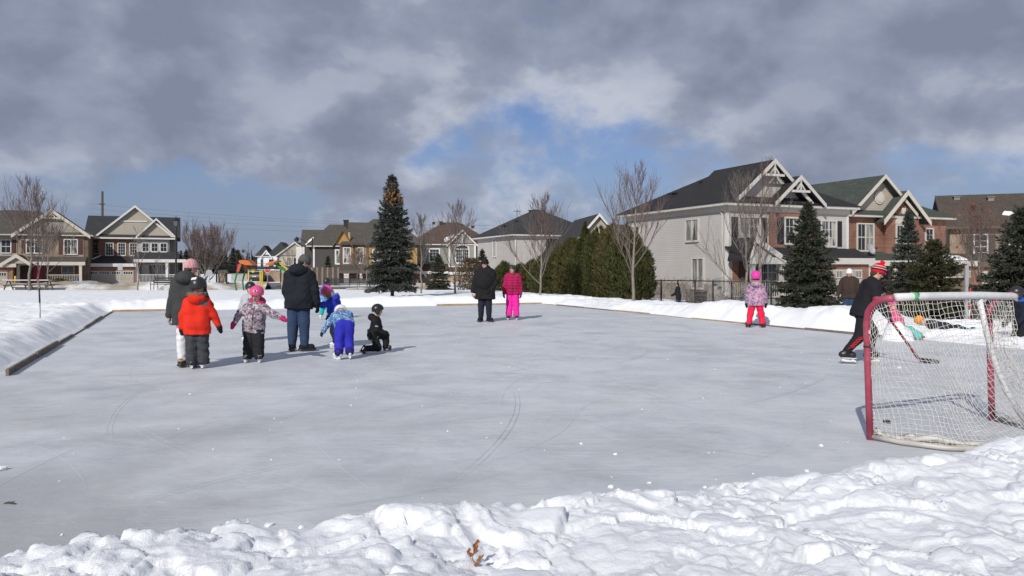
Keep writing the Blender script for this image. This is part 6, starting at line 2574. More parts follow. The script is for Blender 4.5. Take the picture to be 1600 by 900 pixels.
        if wear.get('hood_m'):
            F = Field(lo, hi, res)
            F.ell(neck - fwd * .080 * h + up * .02 * h, (.104 * h, .070 * h, .066 * h), np.stack([rgt, fwd, up], 1), .02)
            F.cap(neck - rgt * .06 * h + up * .02 * h, neck + rgt * .06 * h + up * .02 * h, .05 * h, .05 * h, .02)
            part('hood', F, wear['hood_m'], o, .008, .06, seed)
        if wear.get('fur'):
            F = Field(lo, hi, .011)
            for a in np.linspace(-1.2, 1.2, 15) + math.pi:
                c = neck + up * .035 * h + (rgt * math.sin(a) * .092 * h - fwd * 0) + fwd * (math.cos(a) * .100 * h) + up * .02 * h
                F.ell(c, (.026 * h,) * 3, None, .01)
            part('fur_trim', F, wear['fur'], o, .012, .018, seed, (1, 1, 1))
        for e in wear.get('extras', ()): e(locals())
        if wear.get('cuffs'):
            F = Field(lo, hi, res)
            for i in range(2):
                d = unit(wri[i] - elb[i])
                F.cap(wri[i] - d * .022 * h, wri[i] - d * .004, .034 * h * bulk, .034 * h * bulk, 0)
            part('sleeve_cuffs', F, wear['cuffs'], o)['kind'] = 'stuff'
    # ---- gloves
    g = wear.get('gloves')
    if g:
        kind, gm = g
        for i in range(2):
            if i in bare: continue
            ctr = wri[i] + hands[i][0] * hl * .5
            F = Field(ctr - .14 * (h / 1.2) ** .5 - .02, ctr + .14 * (h / 1.2) ** .5 + .02, .0065)
            gr = .010 if kind == 'mitten' else .0058
            hand(F, i, gr, kind == 'mitten', .004)
            F.cap(wri[i] - hands[i][0] * .05, wri[i] + hands[i][0] * .015, .028 * h + .006, .026 * h + .004, .012)
            part('mitten' if kind == 'mitten' else 'glove', F, gm, None, .003, .03, seed + i)
    # ---- feet
    ft = wear.get('feet', ('boot', BLKF))
    for i in range(2):
        fd = V3(*footd[i]); fd = unit(fd)
        shin = unit(anks[i] - knees[i])
        dn = unit(-np.cross(np.cross(shin if abs(shin[2]) > .3 or True else V3(0, 0, -1), fd), fd)) if abs(np.dot(shin, fd)) < .999 else V3(0, 0, -1)
        dn = -dn if np.dot(dn, shin) < 0 else dn
        if abs(fd[2]) < .15: dn = V3(0, 0, -1)
        a = anks[i]
        flen = .076 * h
        F = Field(np.minimum(a, a + fd * .2) - .16, np.maximum(a, a + fd * .2) + .20, .009)
        base = a + dn * ank
        high = .085 * h if ft[0] != 'shoe' else .03 * h
        F.cap(a - shin * high, a + dn * .01 * h - fd * .008 * h, .036 * h, .034 * h, .02)
        F.cap(a + dn * .014 * h - fd * .028 * h, a + dn * .018 * h + fd * flen, .032 * h, .029 * h, .02, (np.cross(fd, dn), .92))
        F.ell(a + dn * .018 * h + fd * flen * .95, (.031 * h,) * 3, None, .015)
        F.cut(base, dn)
        o = part('skate' if ft[0] == 'skate' else 'boot', F, ft[1], None, .002, .03, seed)
        if ft[0] == 'skate':
            sd = unit(np.cross(fd, dn))
            hm = ft[2] if len(ft) > 2 else BLKP
            m = MB()
            m.bar(base - fd * .035 * h, base + fd * .105 * h, .060 * h * .8, .010, dn)
            for t in (-.018, .075): m.bar(base + fd * t * h, base + fd * t * h + dn * (sole * .75), .030, .045, fd)
            m.bar(base - fd * .03 * h + dn * sole * .70, base + fd * .105 * h + dn * sole * .70, .012, sole * .35, dn)
            m.build('blade_holder', hm, o)
            b0, b1 = base - fd * .045 * h + dn * sole * .84, base + fd * .125 * h + dn * sole * .84
            m = MB().bar(b0, b1, .005, sole * .34, dn)
            m.build('blade', STEEL, o)
            m = MB()
            for t in np.linspace(0, 1, 5):
                c = a + fd * (.045 + .055 * t) * h - dn * (.018 * h * (1 - t)) + dn * (.018 - .03) * h * 0 - dn * .012 * h
                m.bar(c - sd * .028 * h + dn * .004, c + sd * .028 * h + dn * .004, .008, .007, dn)
            m.build('laces', ft[3] if len(ft) > 3 else LACEM, o, kind='stuff')
        else:
            sd = unit(np.cross(fd, dn))
            F = Field(np.minimum(a, a + fd * .2) - .16, np.maximum(a, a + fd * .2) + .20, .009)
            F.cap(base - fd * .032 * h - dn * .006, base + fd * .092 * h - dn * .006, .036 * h, .035 * h, 0, (dn, .45))
            F.cut(base + dn * sole, dn)
            part('sole', F, BLKP, o)
    # ---- head wear and hair
    hw_ = wear.get('head')
    if wear.get('hair'):
        F = Field(hc - .75 * q - .12, hc + .75 * q + .12, .011)
        F.ell(hc + hu * .13 * q - hf * .06 * q, (.365 * q, .41 * q, .385 * q), Mh, .02)
        F.ell(hc - hu * .12 * q - hf * .20 * q, (.30 * q, .22 * q, .32 * q), Mh, .03)
        F.ell(hc - hu * .12 * q + hf * .30 * q, (.26 * q, .30 * q, .34 * q), Mh, 0, sub=True)
        part('hair', F, wear['hair'], None, .006, .03, seed)
    if wear.get('ponytail'):
        s_, m_ = wear['ponytail']
        F = Field(lo, hi, .010)
        c = hc + hx * s_ * .30 * q - hu * .25 * q
        pts = [c, c - hu * .35 * q + hx * s_ * .10 * q + hf * .15 * q, c - hu * .9 * q + hx * s_ * .02 * q + hf * .32 * q, c - hu * 1.30 * q - hx * s_ * .03 * q + hf * .30 * q]
        for a, b, r0, r1 in zip(pts[:-1], pts[1:], (.10, .15, .13), (.15, .13, .05)): F.cap(a, b, r0 * q, r1 * q, .02)
        part('ponytail', F, m_, None, .008, .02, seed, (1, 1, .5))
    if hw_:
        kind, hm = hw_[0], hw_[1]
        F = Field(hc - .85 * q - .1, hc + .85 * q + .1, .0095)
        if kind == 'helmet':
            F.ell(hc + hu * .17 * q - hf * .03 * q, (.47 * q, .55 * q, .47 * q), Mh, .01)
            F.ell(hc + hu * .02 * q - hf * .20 * q, (.43 * q, .36 * q, .40 * q), Mh, .04)
            F.cut(hc + hf * .45 * q + hu * .14 * q, -(hu - hf * .42))
            F.cut(hc - hu * .24 * q, -hu)
            F.ell(hc + hu * .12 * q - hf * .03 * q, (.37 * q, .43 * q, .38 * q), Mh, 0, sub=True)
            for s_ in (-1, 0, 1):                       # vents
                a = hc + hx * s_ * .20 * q + hu * (.63 - .06 * abs(s_)) * q
                F.cap(a + hf * .20 * q, a + hf * .02 * q + hu * .03 * q, .026 * q, .026 * q, 0, sub=True)
                F.cap(a - hf * .10 * q + hu * .01 * q, a - hf * .26 * q - hu * .10 * q, .026 * q, .026 * q, 0, sub=True)
            o = part('helmet', F, hm)
            m = MB()
            for s_ in (-1, 1):
                m.tube([hc + hx * s_ * .38 * q + hu * .0 * q, hc + hx * s_ * .31 * q - hu * .30 * q + hf * .12 * q, hc + hx * s_ * .06 * q - hu * .50 * q + hf * .20 * q], .014 * q + .003, 5)
            m.build('chin_strap', BLKP, o, kind='stuff')
            if len(hw_) > 2 and hw_[2] == 'visor':
                F = Field(hc - .85 * q - .1, hc + .85 * q + .1, .0095)
                F.cap(hc + hx * -.18 * q + hu * .22 * q + hf * .50 * q, hc + hx * .18 * q + hu * .22 * q + hf * .50 * q, .06 * q, .06 * q, .02, (hu, .6))
                part('visor', F, hm, o)
            if len(hw_) > 2 and hw_[2] == 'ears':
                F = Field(hc - .85 * q - .1, hc + .85 * q + .1, .0095)
                for s_ in (-1, 1): F.ell(hc + hx * s_ * .37 * q - hu * .10 * q + hf * .02 * q, (.11 * q, .22 * q, .32 * q), Mh, .01)
                part('ear_pads', F, hm, o)['kind'] = 'stuff'
        elif kind in ('toque', 'beanie', 'brim', 'cap'):
            rib = wear.get('ribs', 26)
            F.ell(hc + hu * .20 * q - hf * .03 * q, (.42 * q, .48 * q, (.54 if kind == 'toque' else .47) * q), Mh, .01)
            F.cut(hc + hu * .08 * q + hf * .30 * q, -(hu - hf * .30))
            o = part('knit_hat' if kind in ('toque', 'beanie') else 'hat', F, hm)
            F = Field(hc - .85 * q - .1, hc + .85 * q + .1, .0095)
            F.ell(hc + hu * .16 * q - hf * .03 * q, (.45 * q, .51 * q, .44 * q), Mh, .01)
            F.cut(hc + hu * .06 * q + hf * .30 * q, -(hu - hf * .30))
            F.cut(hc + hu * .26 * q + hf * .30 * q, (hu - hf * .30))
            b = part('hat_band', F, hw_[2] if len(hw_) > 2 and hw_[2] else hm, o)
            for ob in (o, b):
                me = ob.data
                n = len(me.vertices)
                C = np.empty(n * 3, np.float32); me.vertices.foreach_get('co', C); C = C.reshape(-1, 3)
                N = np.empty(n * 3, np.float32); me.vertex_normals.foreach_get('vector', N); N = N.reshape(-1, 3)
                rel = C - hc
                ang = np.arctan2(rel @ hx, rel @ hf)
                C = C + N * (.0035 * np.sin(ang * rib))[:, None]
                me.vertices.foreach_set('co', C.astype(np.float32).ravel()); me.update()
            if kind in ('brim', 'cap'):
                F = Field(hc - .95 * q - .1, hc + .95 * q + .1, .0095)
                if kind == 'brim':
                    F.ell(hc + hu * .12 * q, (.56 * q, .62 * q, .05 * q + .006), Mh, 0)
                    F.ell(hc + hu * .16 * q, (.36 * q, .42 * q, .40 * q), Mh, 0, sub=True)
                else:
                    F.ell(hc + hu * .16 * q + hf * .45 * q, (.30 * q, .30 * q, .05 * q), Mh, 0)
                part('brim', F, hm, o)
            if wear.get('pompom'):
                F = Field(hc - .2, hc + .45, .009)
                F.ell(hc + hu * .80 * q - hf * .06 * q, (.16 * q, .16 * q, .15 * q), Mh, 0)
                part('pompom', F, wear['pompom'], o, .012, .012, 3, (1, 1, 1))
    if wear.get('glasses'):
        m = MB()
        for s_ in (-1, 1):
            c = hc + hx * s_ * .15 * q + hf * .415 * q + hu * .03 * q
            m.bar(c - hx * .12 * q, c + hx * .12 * q, .02 * q, .13 * q, hu)
            m.bar(c + hx * s_ * .14 * q, hc + hx * s_ * .345 * q - hf * .02 * q + hu * .04 * q, .02 * q, .03 * q, hu)
        m.bar(hc - hx * .05 * q + hf * .43 * q + hu * .05 * q, hc + hx * .05 * q + hf * .43 * q + hu * .05 * q, .02 * q, .03 * q, hu)
        m.build('sunglasses', BLKP, root, kind='stuff')
    for e in wear.get('extras_head', ()): e(locals())
    root['_j'] = 0
    del root['_j']
    return root, dict(hc=hc, hx=hx, hf=hf, hu=hu, q=q, wri=wri, hands=hands, pel=pel, chest=chest, up=up, rgt=rgt, fwd=fwd, hl=hl, anks=anks, knees=knees, elb=elb)


def patch_on(name, mat, cx, cz, w, hgt, back=True):
    """flat badge on the jacket, front or back, laid on the cloth by a shrinkwrap"""
    def f(L):
        up, rgt, fwd, pel, tor, o, h = L['up'], L['rgt'], L['fwd'], L['pel'], L['tor'], L['o'], L['h']
        s = -1 if back else 1
        n = 6
        vs, fs = [], []
        for i in range(n + 1):
            for j in range(n + 1):
                p = pel + up * (cz + hgt * (i / n - .5)) + rgt * (cx + w * (j / n - .5)) + fwd * s * .4
                vs.append(tuple(p))
        for i in range(n):
            for j in range(n):
                a = i * (n + 1) + j
                fs.append((a, a + 1, a + n + 2, a + n + 1))
        ob = mesh_obj(name, vs, fs, mat, o)
        from mathutils.bvhtree import BVHTree
        me = o.data
        bvh = BVHTree.FromPolygons([v.co.copy() for v in me.vertices], [tuple(p.vertices) for p in me.polygons])
        d = Vector(-fwd * s)
        for v in ob.data.vertices:
            hit = bvh.ray_cast(v.co, d)
            if hit[0] is not None: v.co = hit[0] - d * .004
            else: v.co = v.co + d * .28
        ob.data.update()
    return f

# ------------------------------------------------------------------ everyone on and round the ice
def crowd():
    C = fabric
    GREYJ = C('dark_grey_jacket', (.042, .044, .045))
    PINKK = C('pink_knit', (.56, .30, .31), .9)
    TAN = C('tan_fur', (.25, .18, .12), .9)
    WHTF = C('white_ski_fabric', (.66, .66, .68))
    # woman in the pink hat
    t = NT('laced_boot')
    x, y, zc = t.sep(t.obj())
    st = t.math('FRACT', t.math('MULTIPLY', zc, 15.0))
    LACED = t.done(t.mix(t.rng(st, .50, .60), (.045, .035, .028), (.30, .23, .15)), .8, None, .2)
    person('woman in a pink knit hat, dark grey jacket and white trousers', 293, 574, -22, 1.64,
           dict(arms=[((.24, -.04, -1), (.22, .05, -1)), ((.25, .25, -1), (.0, .9, -.4))], head=(-42, 14, 0), legs=[((0, .02, -1), (0, -.02, -1)), ((.0, .06, -1), (0, -.02, -1))], lean=(0, .05, 1)),
           dict(jacket=GREYJ, hood=True, bulk=1.12, hem=.12, pants=WHTF, leg_bulk=1.02, feet=('boot', LACED), head=('beanie', PINKK), hair=HAIRB, gloves=('glove', C('beige_glove', (.36, .31, .27))), cuffs=C('dark_red_cuff', (.22, .02, .03))))
    # child in red
    RED = C('red_jacket', (.62, .028, .012))
    GRYP = C('charcoal_snow_trousers', (.048, .050, .058))
    FURG = C('grey_fur', (.13, .115, .10), .95)
    HMB = plain('black_helmet', (.02, .02, .023), .35, .1, 8, .05, 40, .5)

    def red_extra(L):
        up, rgt, fwd, pel, tor, o, h, bulk = (L[k] for k in ('up', 'rgt', 'fwd', 'pel', 'tor', 'o', 'h', 'bulk'))
        patch_on('shoulder_panel', C('grey_panel', (.10, .10, .11)), .10, tor * .93, .13, .06)(L)

    def cage(L):
        hc, hx, hf, hu, q, root = (L[k] for k in ('hc', 'hx', 'hf', 'hu', 'q', 'root'))
        m = MB()
        for t in np.linspace(-.42, .16, 6):
            pts = [hc + hu * t * q + hx * math.sin(a) * .42 * q + hf * (math.cos(a) * .58 * q + .02 * q) for a in np.linspace(-1.35, 1.35, 9)]
            m.tube(pts, .004, 4)
        for a in np.linspace(-1.1, 1.1, 7):
            m.tube([hc + hu * t * q + hx * math.sin(a) * .42 * q + hf * (math.cos(a) * .58 * q + .02 * q) for t in (-.42, -.1, .16)], .004, 4)
        m.build('face_cage', BLKP, root, kind='stuff')

    def sticker(L):
        hc, hx, hf, hu, q, root = (L[k] for k in ('hc', 'hx', 'hf', 'hu', 'q', 'root'))
        c = hc + hu * .40 * q - hf * .40 * q - hx * .02 * q
        n = unit(hu * .35 - hf * .75)
        MB().bar(c - hx * .20 * q + n * .01, c + hx * .20 * q + n * .035, .012, .17 * q, unit(hu * .8 + hf * .4)).build('sticker', WHITP, root)
    person('child in a bright red jacket and black caged helmet', 308, 576, -6, 1.34,
           dict(arms=[((.35, .05, -1), (.12, .25, -1)), ((.55, .05, -1), (.35, .10, -.8))], head=(-28, 8, 0), legs=[((.03, .0, -1), (.0, -.02, -1)), ((.03, .03, -1), (.05, -.02, -1))], feet=[(-.1, 1, 0), (.45, .9, 0)]),
           dict(jacket=RED, hood=True, fur=FURG, bulk=1.14, hem=.095, pants=GRYP, leg_bulk=1.30, flare=1.3, feet=('skate', BLKP, WHITP), sole=.055, head=('helmet', HMB), gloves=('mitten', BLKF), extras=(red_extra,), extras_head=(cage, sticker)), kid=True)
    # girl in the patterned coat
    PAT = pattern('grey_plum_print', [(.30, .26, .30), (.13, .085, .115), (.48, .44, .48), (.17, .03, .08)], 16)
    PINKH = plain('pink_helmet', (.66, .075, .21), .3, .07, 8, .03, 40, .5)
    MAG = C('magenta_knit', (.46, .025, .12))

    def eyemark(L):
        hc, hx, hf, hu, q, o = (L[k] for k in ('hc', 'hx', 'hf', 'hu', 'q', 'root'))
        n = unit(hf * .8 - hx * .25 + hu * .45)
        c = hc + hu * .30 * q + n * .405 * q
        u_ = unit(np.cross(hu, n)); v_ = np.cross(n, u_)
        for nm, r1, r2, off, mt in (('eye_white', .15, .085, .0, WHITP), ('eye_iris', .075, .075, .012, plain('blue_print', (.06, .10, .25), .4)), ('eye_pupil', .035, .035, .022, BLKP)):
            pts = [tuple(c + n * (.055 * q + off * q) + u_ * r1 * q * math.cos(a) + v_ * r2 * q * math.sin(a)) for a in np.linspace(0, 2 * math.pi, 14, endpoint=False)]
            back = [tuple(np.array(p) - n * .06 * q) for p in pts]
            N = len(pts)
            mesh_obj(nm, pts + back, [tuple(range(N))] + [(i, N + i, N + (i + 1) % N, (i + 1) % N) for i in range(N)], mt, o)

    def scarf(L):
        hc, hx, hf, hu, q, root, res, part = (L[k] for k in ('hc', 'hx', 'hf', 'hu', 'q', 'root', 'res', 'part'))
        F = Field(hc - .35, hc + .3, .011)
        c = hc - hu * .62 * q + hf * .20 * q
        F.cap(c - hx * .24 * q, c + hx * .24 * q, .13 * q, .13 * q, .02)
        F.cap(c, c - hu * .26 * q + hf * .06 * q, .14 * q, .09 * q, .02)
        part('neck_warmer', F, C('hot_pink_fleece', (.70, .04, .20)), None, .006, .03)
    person('small girl in a pink helmet and grey plum printed coat holding her arms out', 397, 566, 166, 1.22,
           dict(arms=[((.85, .20, -.55), (.9, .30, -.35)), ((.85, .05, -.70), (.45, .25, -.9))], head=(-10, 26, 0), legs=[((.03, .04, -1), (.02, -.03, -1)), ((.05, .05, -1), (.06, -.03, -1))], feet=[(-.35, 1, 0), (.25, 1, 0)], lean=(-.14, .08, 1)),
           dict(jacket=PAT, hood_m=MAG, bulk=1.16, hem=.085, pants=C('black_snow_trousers', (.020, .021, .024)), leg_bulk=1.38, flare=1.35, feet=('skate', BLKP, WHITP), sole=.05, head=('helmet', PINKH), hair=HAIRB, gloves=('mitten', MAG), extras_head=(eyemark, scarf)), kid=True)
    person('child in a black helmet mostly hidden behind the small girl', 391, 534, 160, 1.20,
           dict(arms=[((.25, .1, -1), (.1, .2, -1)), ((.42, -.05, -1), (.50, .0, -.9))], head=(35, 5, 0), legs=[((0, .02, -1), (0, -.02, -1)), ((.12, .02, -1), (.08, -.02, -1))]),
           dict(jacket=C('pale_grey_jacket', (.40, .42, .44)), hood=True, bulk=1.2, pants=BLKF, leg_bulk=1.2, feet=('skate', WHITP, WHITP), sole=.05, head=('helmet', HMB), gloves=('mitten', BLKF)), kid=True, res=.015)
    # man in navy
    JEANS = C('dark_blue_jeans', (.030, .052, .105))
    person('tall man in a black hooded jacket and blue jeans leading a child', 467, 549, -14, 1.78,
           dict(arms=[((.22, -.02, -1), (-.15, .55, -.9)), ((.30, -.02, -1), (.16, .10, -1))], head=(-50, 30, 0), legs=[((.05, .03, -1), (.03, -.04, -1)), ((.02, .0, -1), (.02, -.03, -1))], feet=[(-.1, 1, 0), (1, .35, 0)], lean=(.02, .07, 1), turn=-4),
           dict(jacket=C('black_navy_jacket', (.013, .015, .021)), hood=True, bulk=1.22, hem=.075, pants=JEANS, leg_bulk=1.10, flare=1.05, feet=('shoe', BLKF), head=('beanie', C('grey_cap', (.085, .085, .088)), None), hair=HAIRD, gloves=('glove', BLKF)))
    # child in royal blue holding his hand
    ROYAL = C('royal_blue_jacket', (.025, .045, .42))
    person('child in a royal blue jacket and pink helmet beside the tall man', 529, 544, 60, 1.20,
           dict(arms=[((1, .28, -.08), (1, .32, .0)), ((.3, .5, -1), (.1, .7, -.8))], head=(10, 22, 0), legs=[((.02, .25, -1), (.02, -.18, -1)), ((.02, .12, -1), (.02, -.12, -1))], lean=(-.10, .34, 1)),
           dict(jacket=ROYAL, hood=True, fur=TAN, bulk=1.14, pants=C('navy_snow_trousers', (.018, .026, .055)), leg_bulk=1.22, feet=('skate', WHITP, WHITP), sole=.05, head=('helmet', PINKH), gloves=('mitten', C('navy_mitten', (.014, .02, .06)))), kid=True)
    # child bending over
    BLUEP = pattern('blue_print', [(.10, .22, .42), (.05, .10, .30), (.34, .50, .62), (.02, .04, .10)], 20)
    VIOL = C('violet_blue_trousers', (.030, .030, .40))
    person('child bending over in violet blue snow trousers and a blue printed jacket', 538, 562, 6, 1.20,
           dict(lean=(-.02, .92, .42), arms=[((.75, .30, -.9), (.55, .25, -.9)), ((.1, .5, -1), (.0, .5, -.9))], head=(0, 20, 0), legs=[((.06, .10, -1), (.06, -.06, -1)), ((.06, .22, -1), (.06, -.22, -1))], feet=[(-.6, .8, 0), (.0, 1, 0)]),
           dict(jacket=BLUEP, bulk=1.10, hem=.03, pants=VIOL, leg_bulk=1.36, flare=1.15, cuff=C('indigo_cuff', (.02, .018, .13)), feet=('skate', WHITP, WHITP), sole=.06, head=('helmet', WHITP), gloves=('glove', BLKF)), kid=True)
    # child behind, blue print and purple hood
    BLUEP2 = pattern('sky_blue_print', [(.08, .22, .50), (.05, .13, .40), (.28, .45, .62), (.05, .10, .34)], 12)
    person('child in a sky blue printed coat with a purple hood', 510, 499, -6, 1.20,
           dict(arms=[((.62, .12, -.8), (.40, .30, -.7)), ((.5, .05, -1), (.25, .25, -1))], head=(0, 6, 0), legs=[((.18, .03, -1), (.26, -.1, -1)), ((0, .02, -1), (0, -.02, -1))]),
           dict(jacket=BLUEP2, hood_m=C('purple_fleece', (.20, .05, .44)), bulk=1.2, pants=C('turquoise_trousers', (.015, .36, .40)), leg_bulk=1.2, feet=('skate', WHITP, WHITP), sole=.05, head=('helmet', HMB), gloves=('mitten', C('pale_mitten', (.45, .45, .48)))), kid=True, res=.016)
    # kneeling boy
    def stripes(L):
        hc, hx, hf, hu, q, root = (L[k] for k in ('hc', 'hx', 'hf', 'hu', 'q', 'root'))
    GREYPR = pattern('grey_camouflage', [(.12, .12, .125), (.05, .05, .055), (.22, .22, .225), (.02, .02, .02)], 26)
    def camo(L):
        o = L['o']; up, rgt, fwd, pel, tor = (L[k] for k in ('up', 'rgt', 'fwd', 'pel', 'tor'))
        import types
        from mathutils.bvhtree import BVHTree
        me = o.data
        bvh = BVHTree.FromPolygons([v.co.copy() for v in me.vertices], [tuple(p.vertices) for p in me.polygons])
        def side_patch(name, mat, poly):
            n = len(poly)
            vs = []
            for (a, b) in poly:
                p = Vector(pel + up * b + fwd * a + rgt * .5)
                hit = bvh.ray_cast(p, Vector(-rgt))
                vs.append(tuple((hit[0] if hit[0] is not None else p - Vector(rgt) * .38) + Vector(rgt) * .006))
            mesh_obj(name, vs, [tuple(range(n))], mat, o)
        side_patch('side_panel', GREYPR, [(-.10, -.07), (-.02, -.09), (.07, -.05), (.08, .01), (.02, .03), (-.08, .05)])
        side_patch('badge', plain('silver_print', (.35, .35, .35), .5), [(.0, tor * .62), (.055, tor * .62), (.05, tor * .70), (.0, tor * .70)])
        side_patch('badge', plain('silver_print', (.35, .35, .35), .5), [(-.13, .06), (-.10, .05), (-.10, .12), (-.13, .12)])
    person('boy in black with a black helmet kneeling on one knee on the ice', 584, 552, -90, 1.04,
           dict(lean=(0, .12, 1), legs=[((.10, 1, .02), (.02, -.03, -1)), ((.06, .38, -1), (.0, -1, -.10))], feet=[(0, 1, 0), (0, -.55, -.9)], arms=[((.1, .30, -1), (-.2, .9, -.55)), ((.22, .05, -1), (-.25, .95, -.35))], head=(0, 4, 0)),
           dict(jacket=C('black_ski_jacket', (.012, .012, .014)), hood=True, bulk=1.12, hem=.05, pants=BLKF, leg_bulk=1.22, flare=1.2, feet=('skate', BLKP, BLKP), sole=.045, head=('helmet', BLKP, 'ears'), gloves=('mitten', BLKF), extras=(camo,)), kid=True)
    # man in black coat with sunglasses
    root, J = person('man in a black winter coat, black hat and sunglasses on the ice', 758, 503, 172, 1.78,
           dict(arms=[((.28, .0, -1), (-.35, .45, -.7)), ((.35, .02, -1), (.22, .12, -1))], head=(-18, 2, 0), legs=[((.03, .0, -1), (.02, 0, -1)), ((.05, .0, -1), (.03, 0, -1))], feet=[(-.7, .8, 0), (.2, 1, 0)]),
           dict(jacket=C('black_coat', (.013, .013, .015)), hood=True, bulk=1.36, hem=.15, hemw=1.1, belly=1.15, pants=NAVYF, leg_bulk=1.10, feet=('boot', BLKF), head=('brim', BLKF), hair=HAIRD, glasses=True, bare=(1,), gloves=('glove', BLKF)), res=.014)
    w = Vector(J['wri'][1] + J['hands'][1][0] * J['hl'] * .62 + J['hands'][1][1] * .025)
    M = Matrix.Translation(root.location) @ Matrix.Rotation(root.rotation_euler.z, 4, 'Z')
    pw = M @ w
    can = thing('drink_can', 'small white and red can held by the man in the black coat', 'can', pw)
    MB().tube([(-.02, 0, .06), (.02, 0, -.03)], .030, 10).build('upper_can', WHITP, can, True)
    MB().tube([(.0202, 0, -.0305), (.045, 0, -.09)], .030, 10).build('lower_can', plain('red_print', (.5, .03, .05), .4), can, True)
    # girl in magenta
    person('girl in a magenta quilted jacket and bright pink snow trousers', 801, 500, 176, 1.58,
           dict(arms=[((.22, .03, -1), (.08, .12, -1)), ((.26, .03, -1), (.10, .12, -1))], head=(-28, 2, 0), legs=[((.05, .0, -1), (.02, 0, -1)), ((.05, .0, -1), (.03, 0, -1))], feet=[(-.2, 1, 0), (.2, 1, 0)]),
           dict(jacket=C('magenta_jacket', (.34, .012, .075)), quilt=True, bulk=1.20, hem=.055, pants=C('hot_pink_trousers', (.80, .025, .34)), leg_bulk=1.18, flare=1.35, feet=('skate', BLKP, WHITP), sole=.06, head=('helmet', plain('grey_helmet', (.035, .035, .04), .4)), hair=HAIRB, ponytail=(-1, HAIRB), gloves=('glove', NAVYF)), res=.014)
    # girl in red trousers
    PAT2 = pattern('pink_grey_print', [(.42, .34, .42), (.14, .12, .20), (.60, .22, .36), (.30, .30, .36)], 14)
    person('girl in red snow trousers and a pink grey printed jacket', 1181, 512, 4, 1.42,
           dict(arms=[((.30, .0, -1), (.10, .15, -1)), ((.34, -.02, -1), (.14, .12, -1))], head=(0, 4, 0), legs=[((.20, .02, -1), (.14, -.03, -1)), ((.20, .02, -1), (.14, -.03, -1))], feet=[(-.5, .9, 0), (.5, .9, 0)]),
           dict(jacket=PAT2, hood=True, fur=TAN, bulk=1.18, hem=.075, pants=C('red_snow_trousers', (.70, .018, .065)), leg_bulk=1.12, flare=1.3, feet=('skate', BLKP, BLKP), sole=.05, head=('helmet', plain('fuchsia_helmet', (.66, .045, .34), .5)), hair=HAIRB, gloves=('mitten', BLKF)), kid=True, res=.014)
    # pedestrian by the fence
    p = at(1060, HORIZON, 36.5)
    person('dark haired pedestrian in a long black coat beside the chain link fence', 1060, 482, 80, 1.16,
           dict(arms=[((.1, .45, -1), (.0, .8, -.6)), ((.1, .4, -1), (.0, .7, -.6))], legs=[((.02, .2, -1), (.02, -.05, -1)), ((.02, -.15, -1), (.02, -.25, -1))], lean=(0, .06, 1)),
           dict(jacket=BLKF, bulk=1.2, hem=.14, pants=JEANS, leg_bulk=1.1, feet=('boot', BLKF), hair=HAIRD, gloves=('glove', BLKF)), at_d=36.5, z=-.30, res=.018)
    # white hat
    person('person in a white knit hat and dark brown jacket behind the snow bank', 1327, 470, 178, 1.52,
           dict(arms=[((.35, .0, -1), (.15, .2, -1)), ((.4, .0, -1), (.3, .15, -1))], head=(0, 22, 0)),
           dict(jacket=C('brown_jacket', (.045, .030, .024)), bulk=1.2, hem=.07, pants=JEANS, leg_bulk=1.1, feet=('boot', BLKF), head=('beanie', C('white_knit', (.70, .69, .66)), None), hair=HAIRB, gloves=('glove', C('grey_blue_glove', (.14, .18, .24)))), at_d=23.5, z=-.02, res=.015)
    # hockey player
    t = NT('striped_knit')
    KR = t
    x, y, zc = t.sep(t.obj())
    REDK = C('red_knit', (.56, .012, .022))
    def toque_bands(L):
        hc, hx, hf, hu, q, o, part = (L[k] for k in ('hc', 'hx', 'hf', 'hu', 'q', 'root', 'part'))
        for nm, z0, z1, mt, g in (('black_stripe', .30, .37, BLKF, .016), ('white_stripe', .375, .43, WHTF, .016), ('black_stripe', .435, .475, BLKF, .014), ('white_stripe', .56, .61, WHTF, .012)):
            F = Field(hc - .25, hc + .3, .008)
            F.ell(hc + hu * .20 * q - hf * .03 * q, (.42 * q + g, .48 * q + g, .54 * q + g), L['Mh'], 0)
            F.cut(hc + hu * z0 * q + hf * .30 * q, -(hu - hf * .30)); F.cut(hc + hu * z1 * q + hf * .30 * q, (hu - hf * .30))
            part(nm, F, mt, None)
        # woven emblem on the front of the band
        c = hc + hu * .16 * q + hf * .475 * q + hx * .10 * q
        MB().tube([c - hf * .01, c + hf * .012], .085 * q, 12).build('badge', plain('blue_badge', (.04, .06, .22), .6), o)
        MB().tube([c - hf * .01, c + hf * .016], .055 * q, 5).build('badge_star', WHTF, o)
    PANTH = C('black_track_trousers', (.014, .014, .017))
    REDS = C('red_stripe', (.62, .02, .03))

    def leg_stripes(L):
        from mathutils.bvhtree import BVHTree
        root = L['root']
        tr = [c for c in root.children if c.name.startswith('trousers')][0]
        me = tr.data
        bvh = BVHTree.FromPolygons([v.co.copy() for v in me.vertices], [tuple(p.vertices) for p in me.polygons])
        k_, a_ = L['knees'][1], L['anks'][1]
        d = unit(a_ - k_)
        for j in range(5):
            c = k_ + (a_ - k_) * (.02 + .16 * j)
            vs = []
            for (u, v) in ((-.05, .0), (.03, -.045), (.03, -.015), (-.05, .03)):
                p = Vector(c + V3(0, 1, 0) * u + d * v + V3(.5, 0, 0))
                hit = bvh.ray_cast(p, Vector((-1, 0, 0)))
                vs.append(tuple((hit[0] if hit[0] is not None else p - Vector((.42, 0, 0))) + Vector((.006, 0, 0))))
            mesh_obj('leg_stripe', vs, [(0, 1, 2, 3)], REDS, tr)
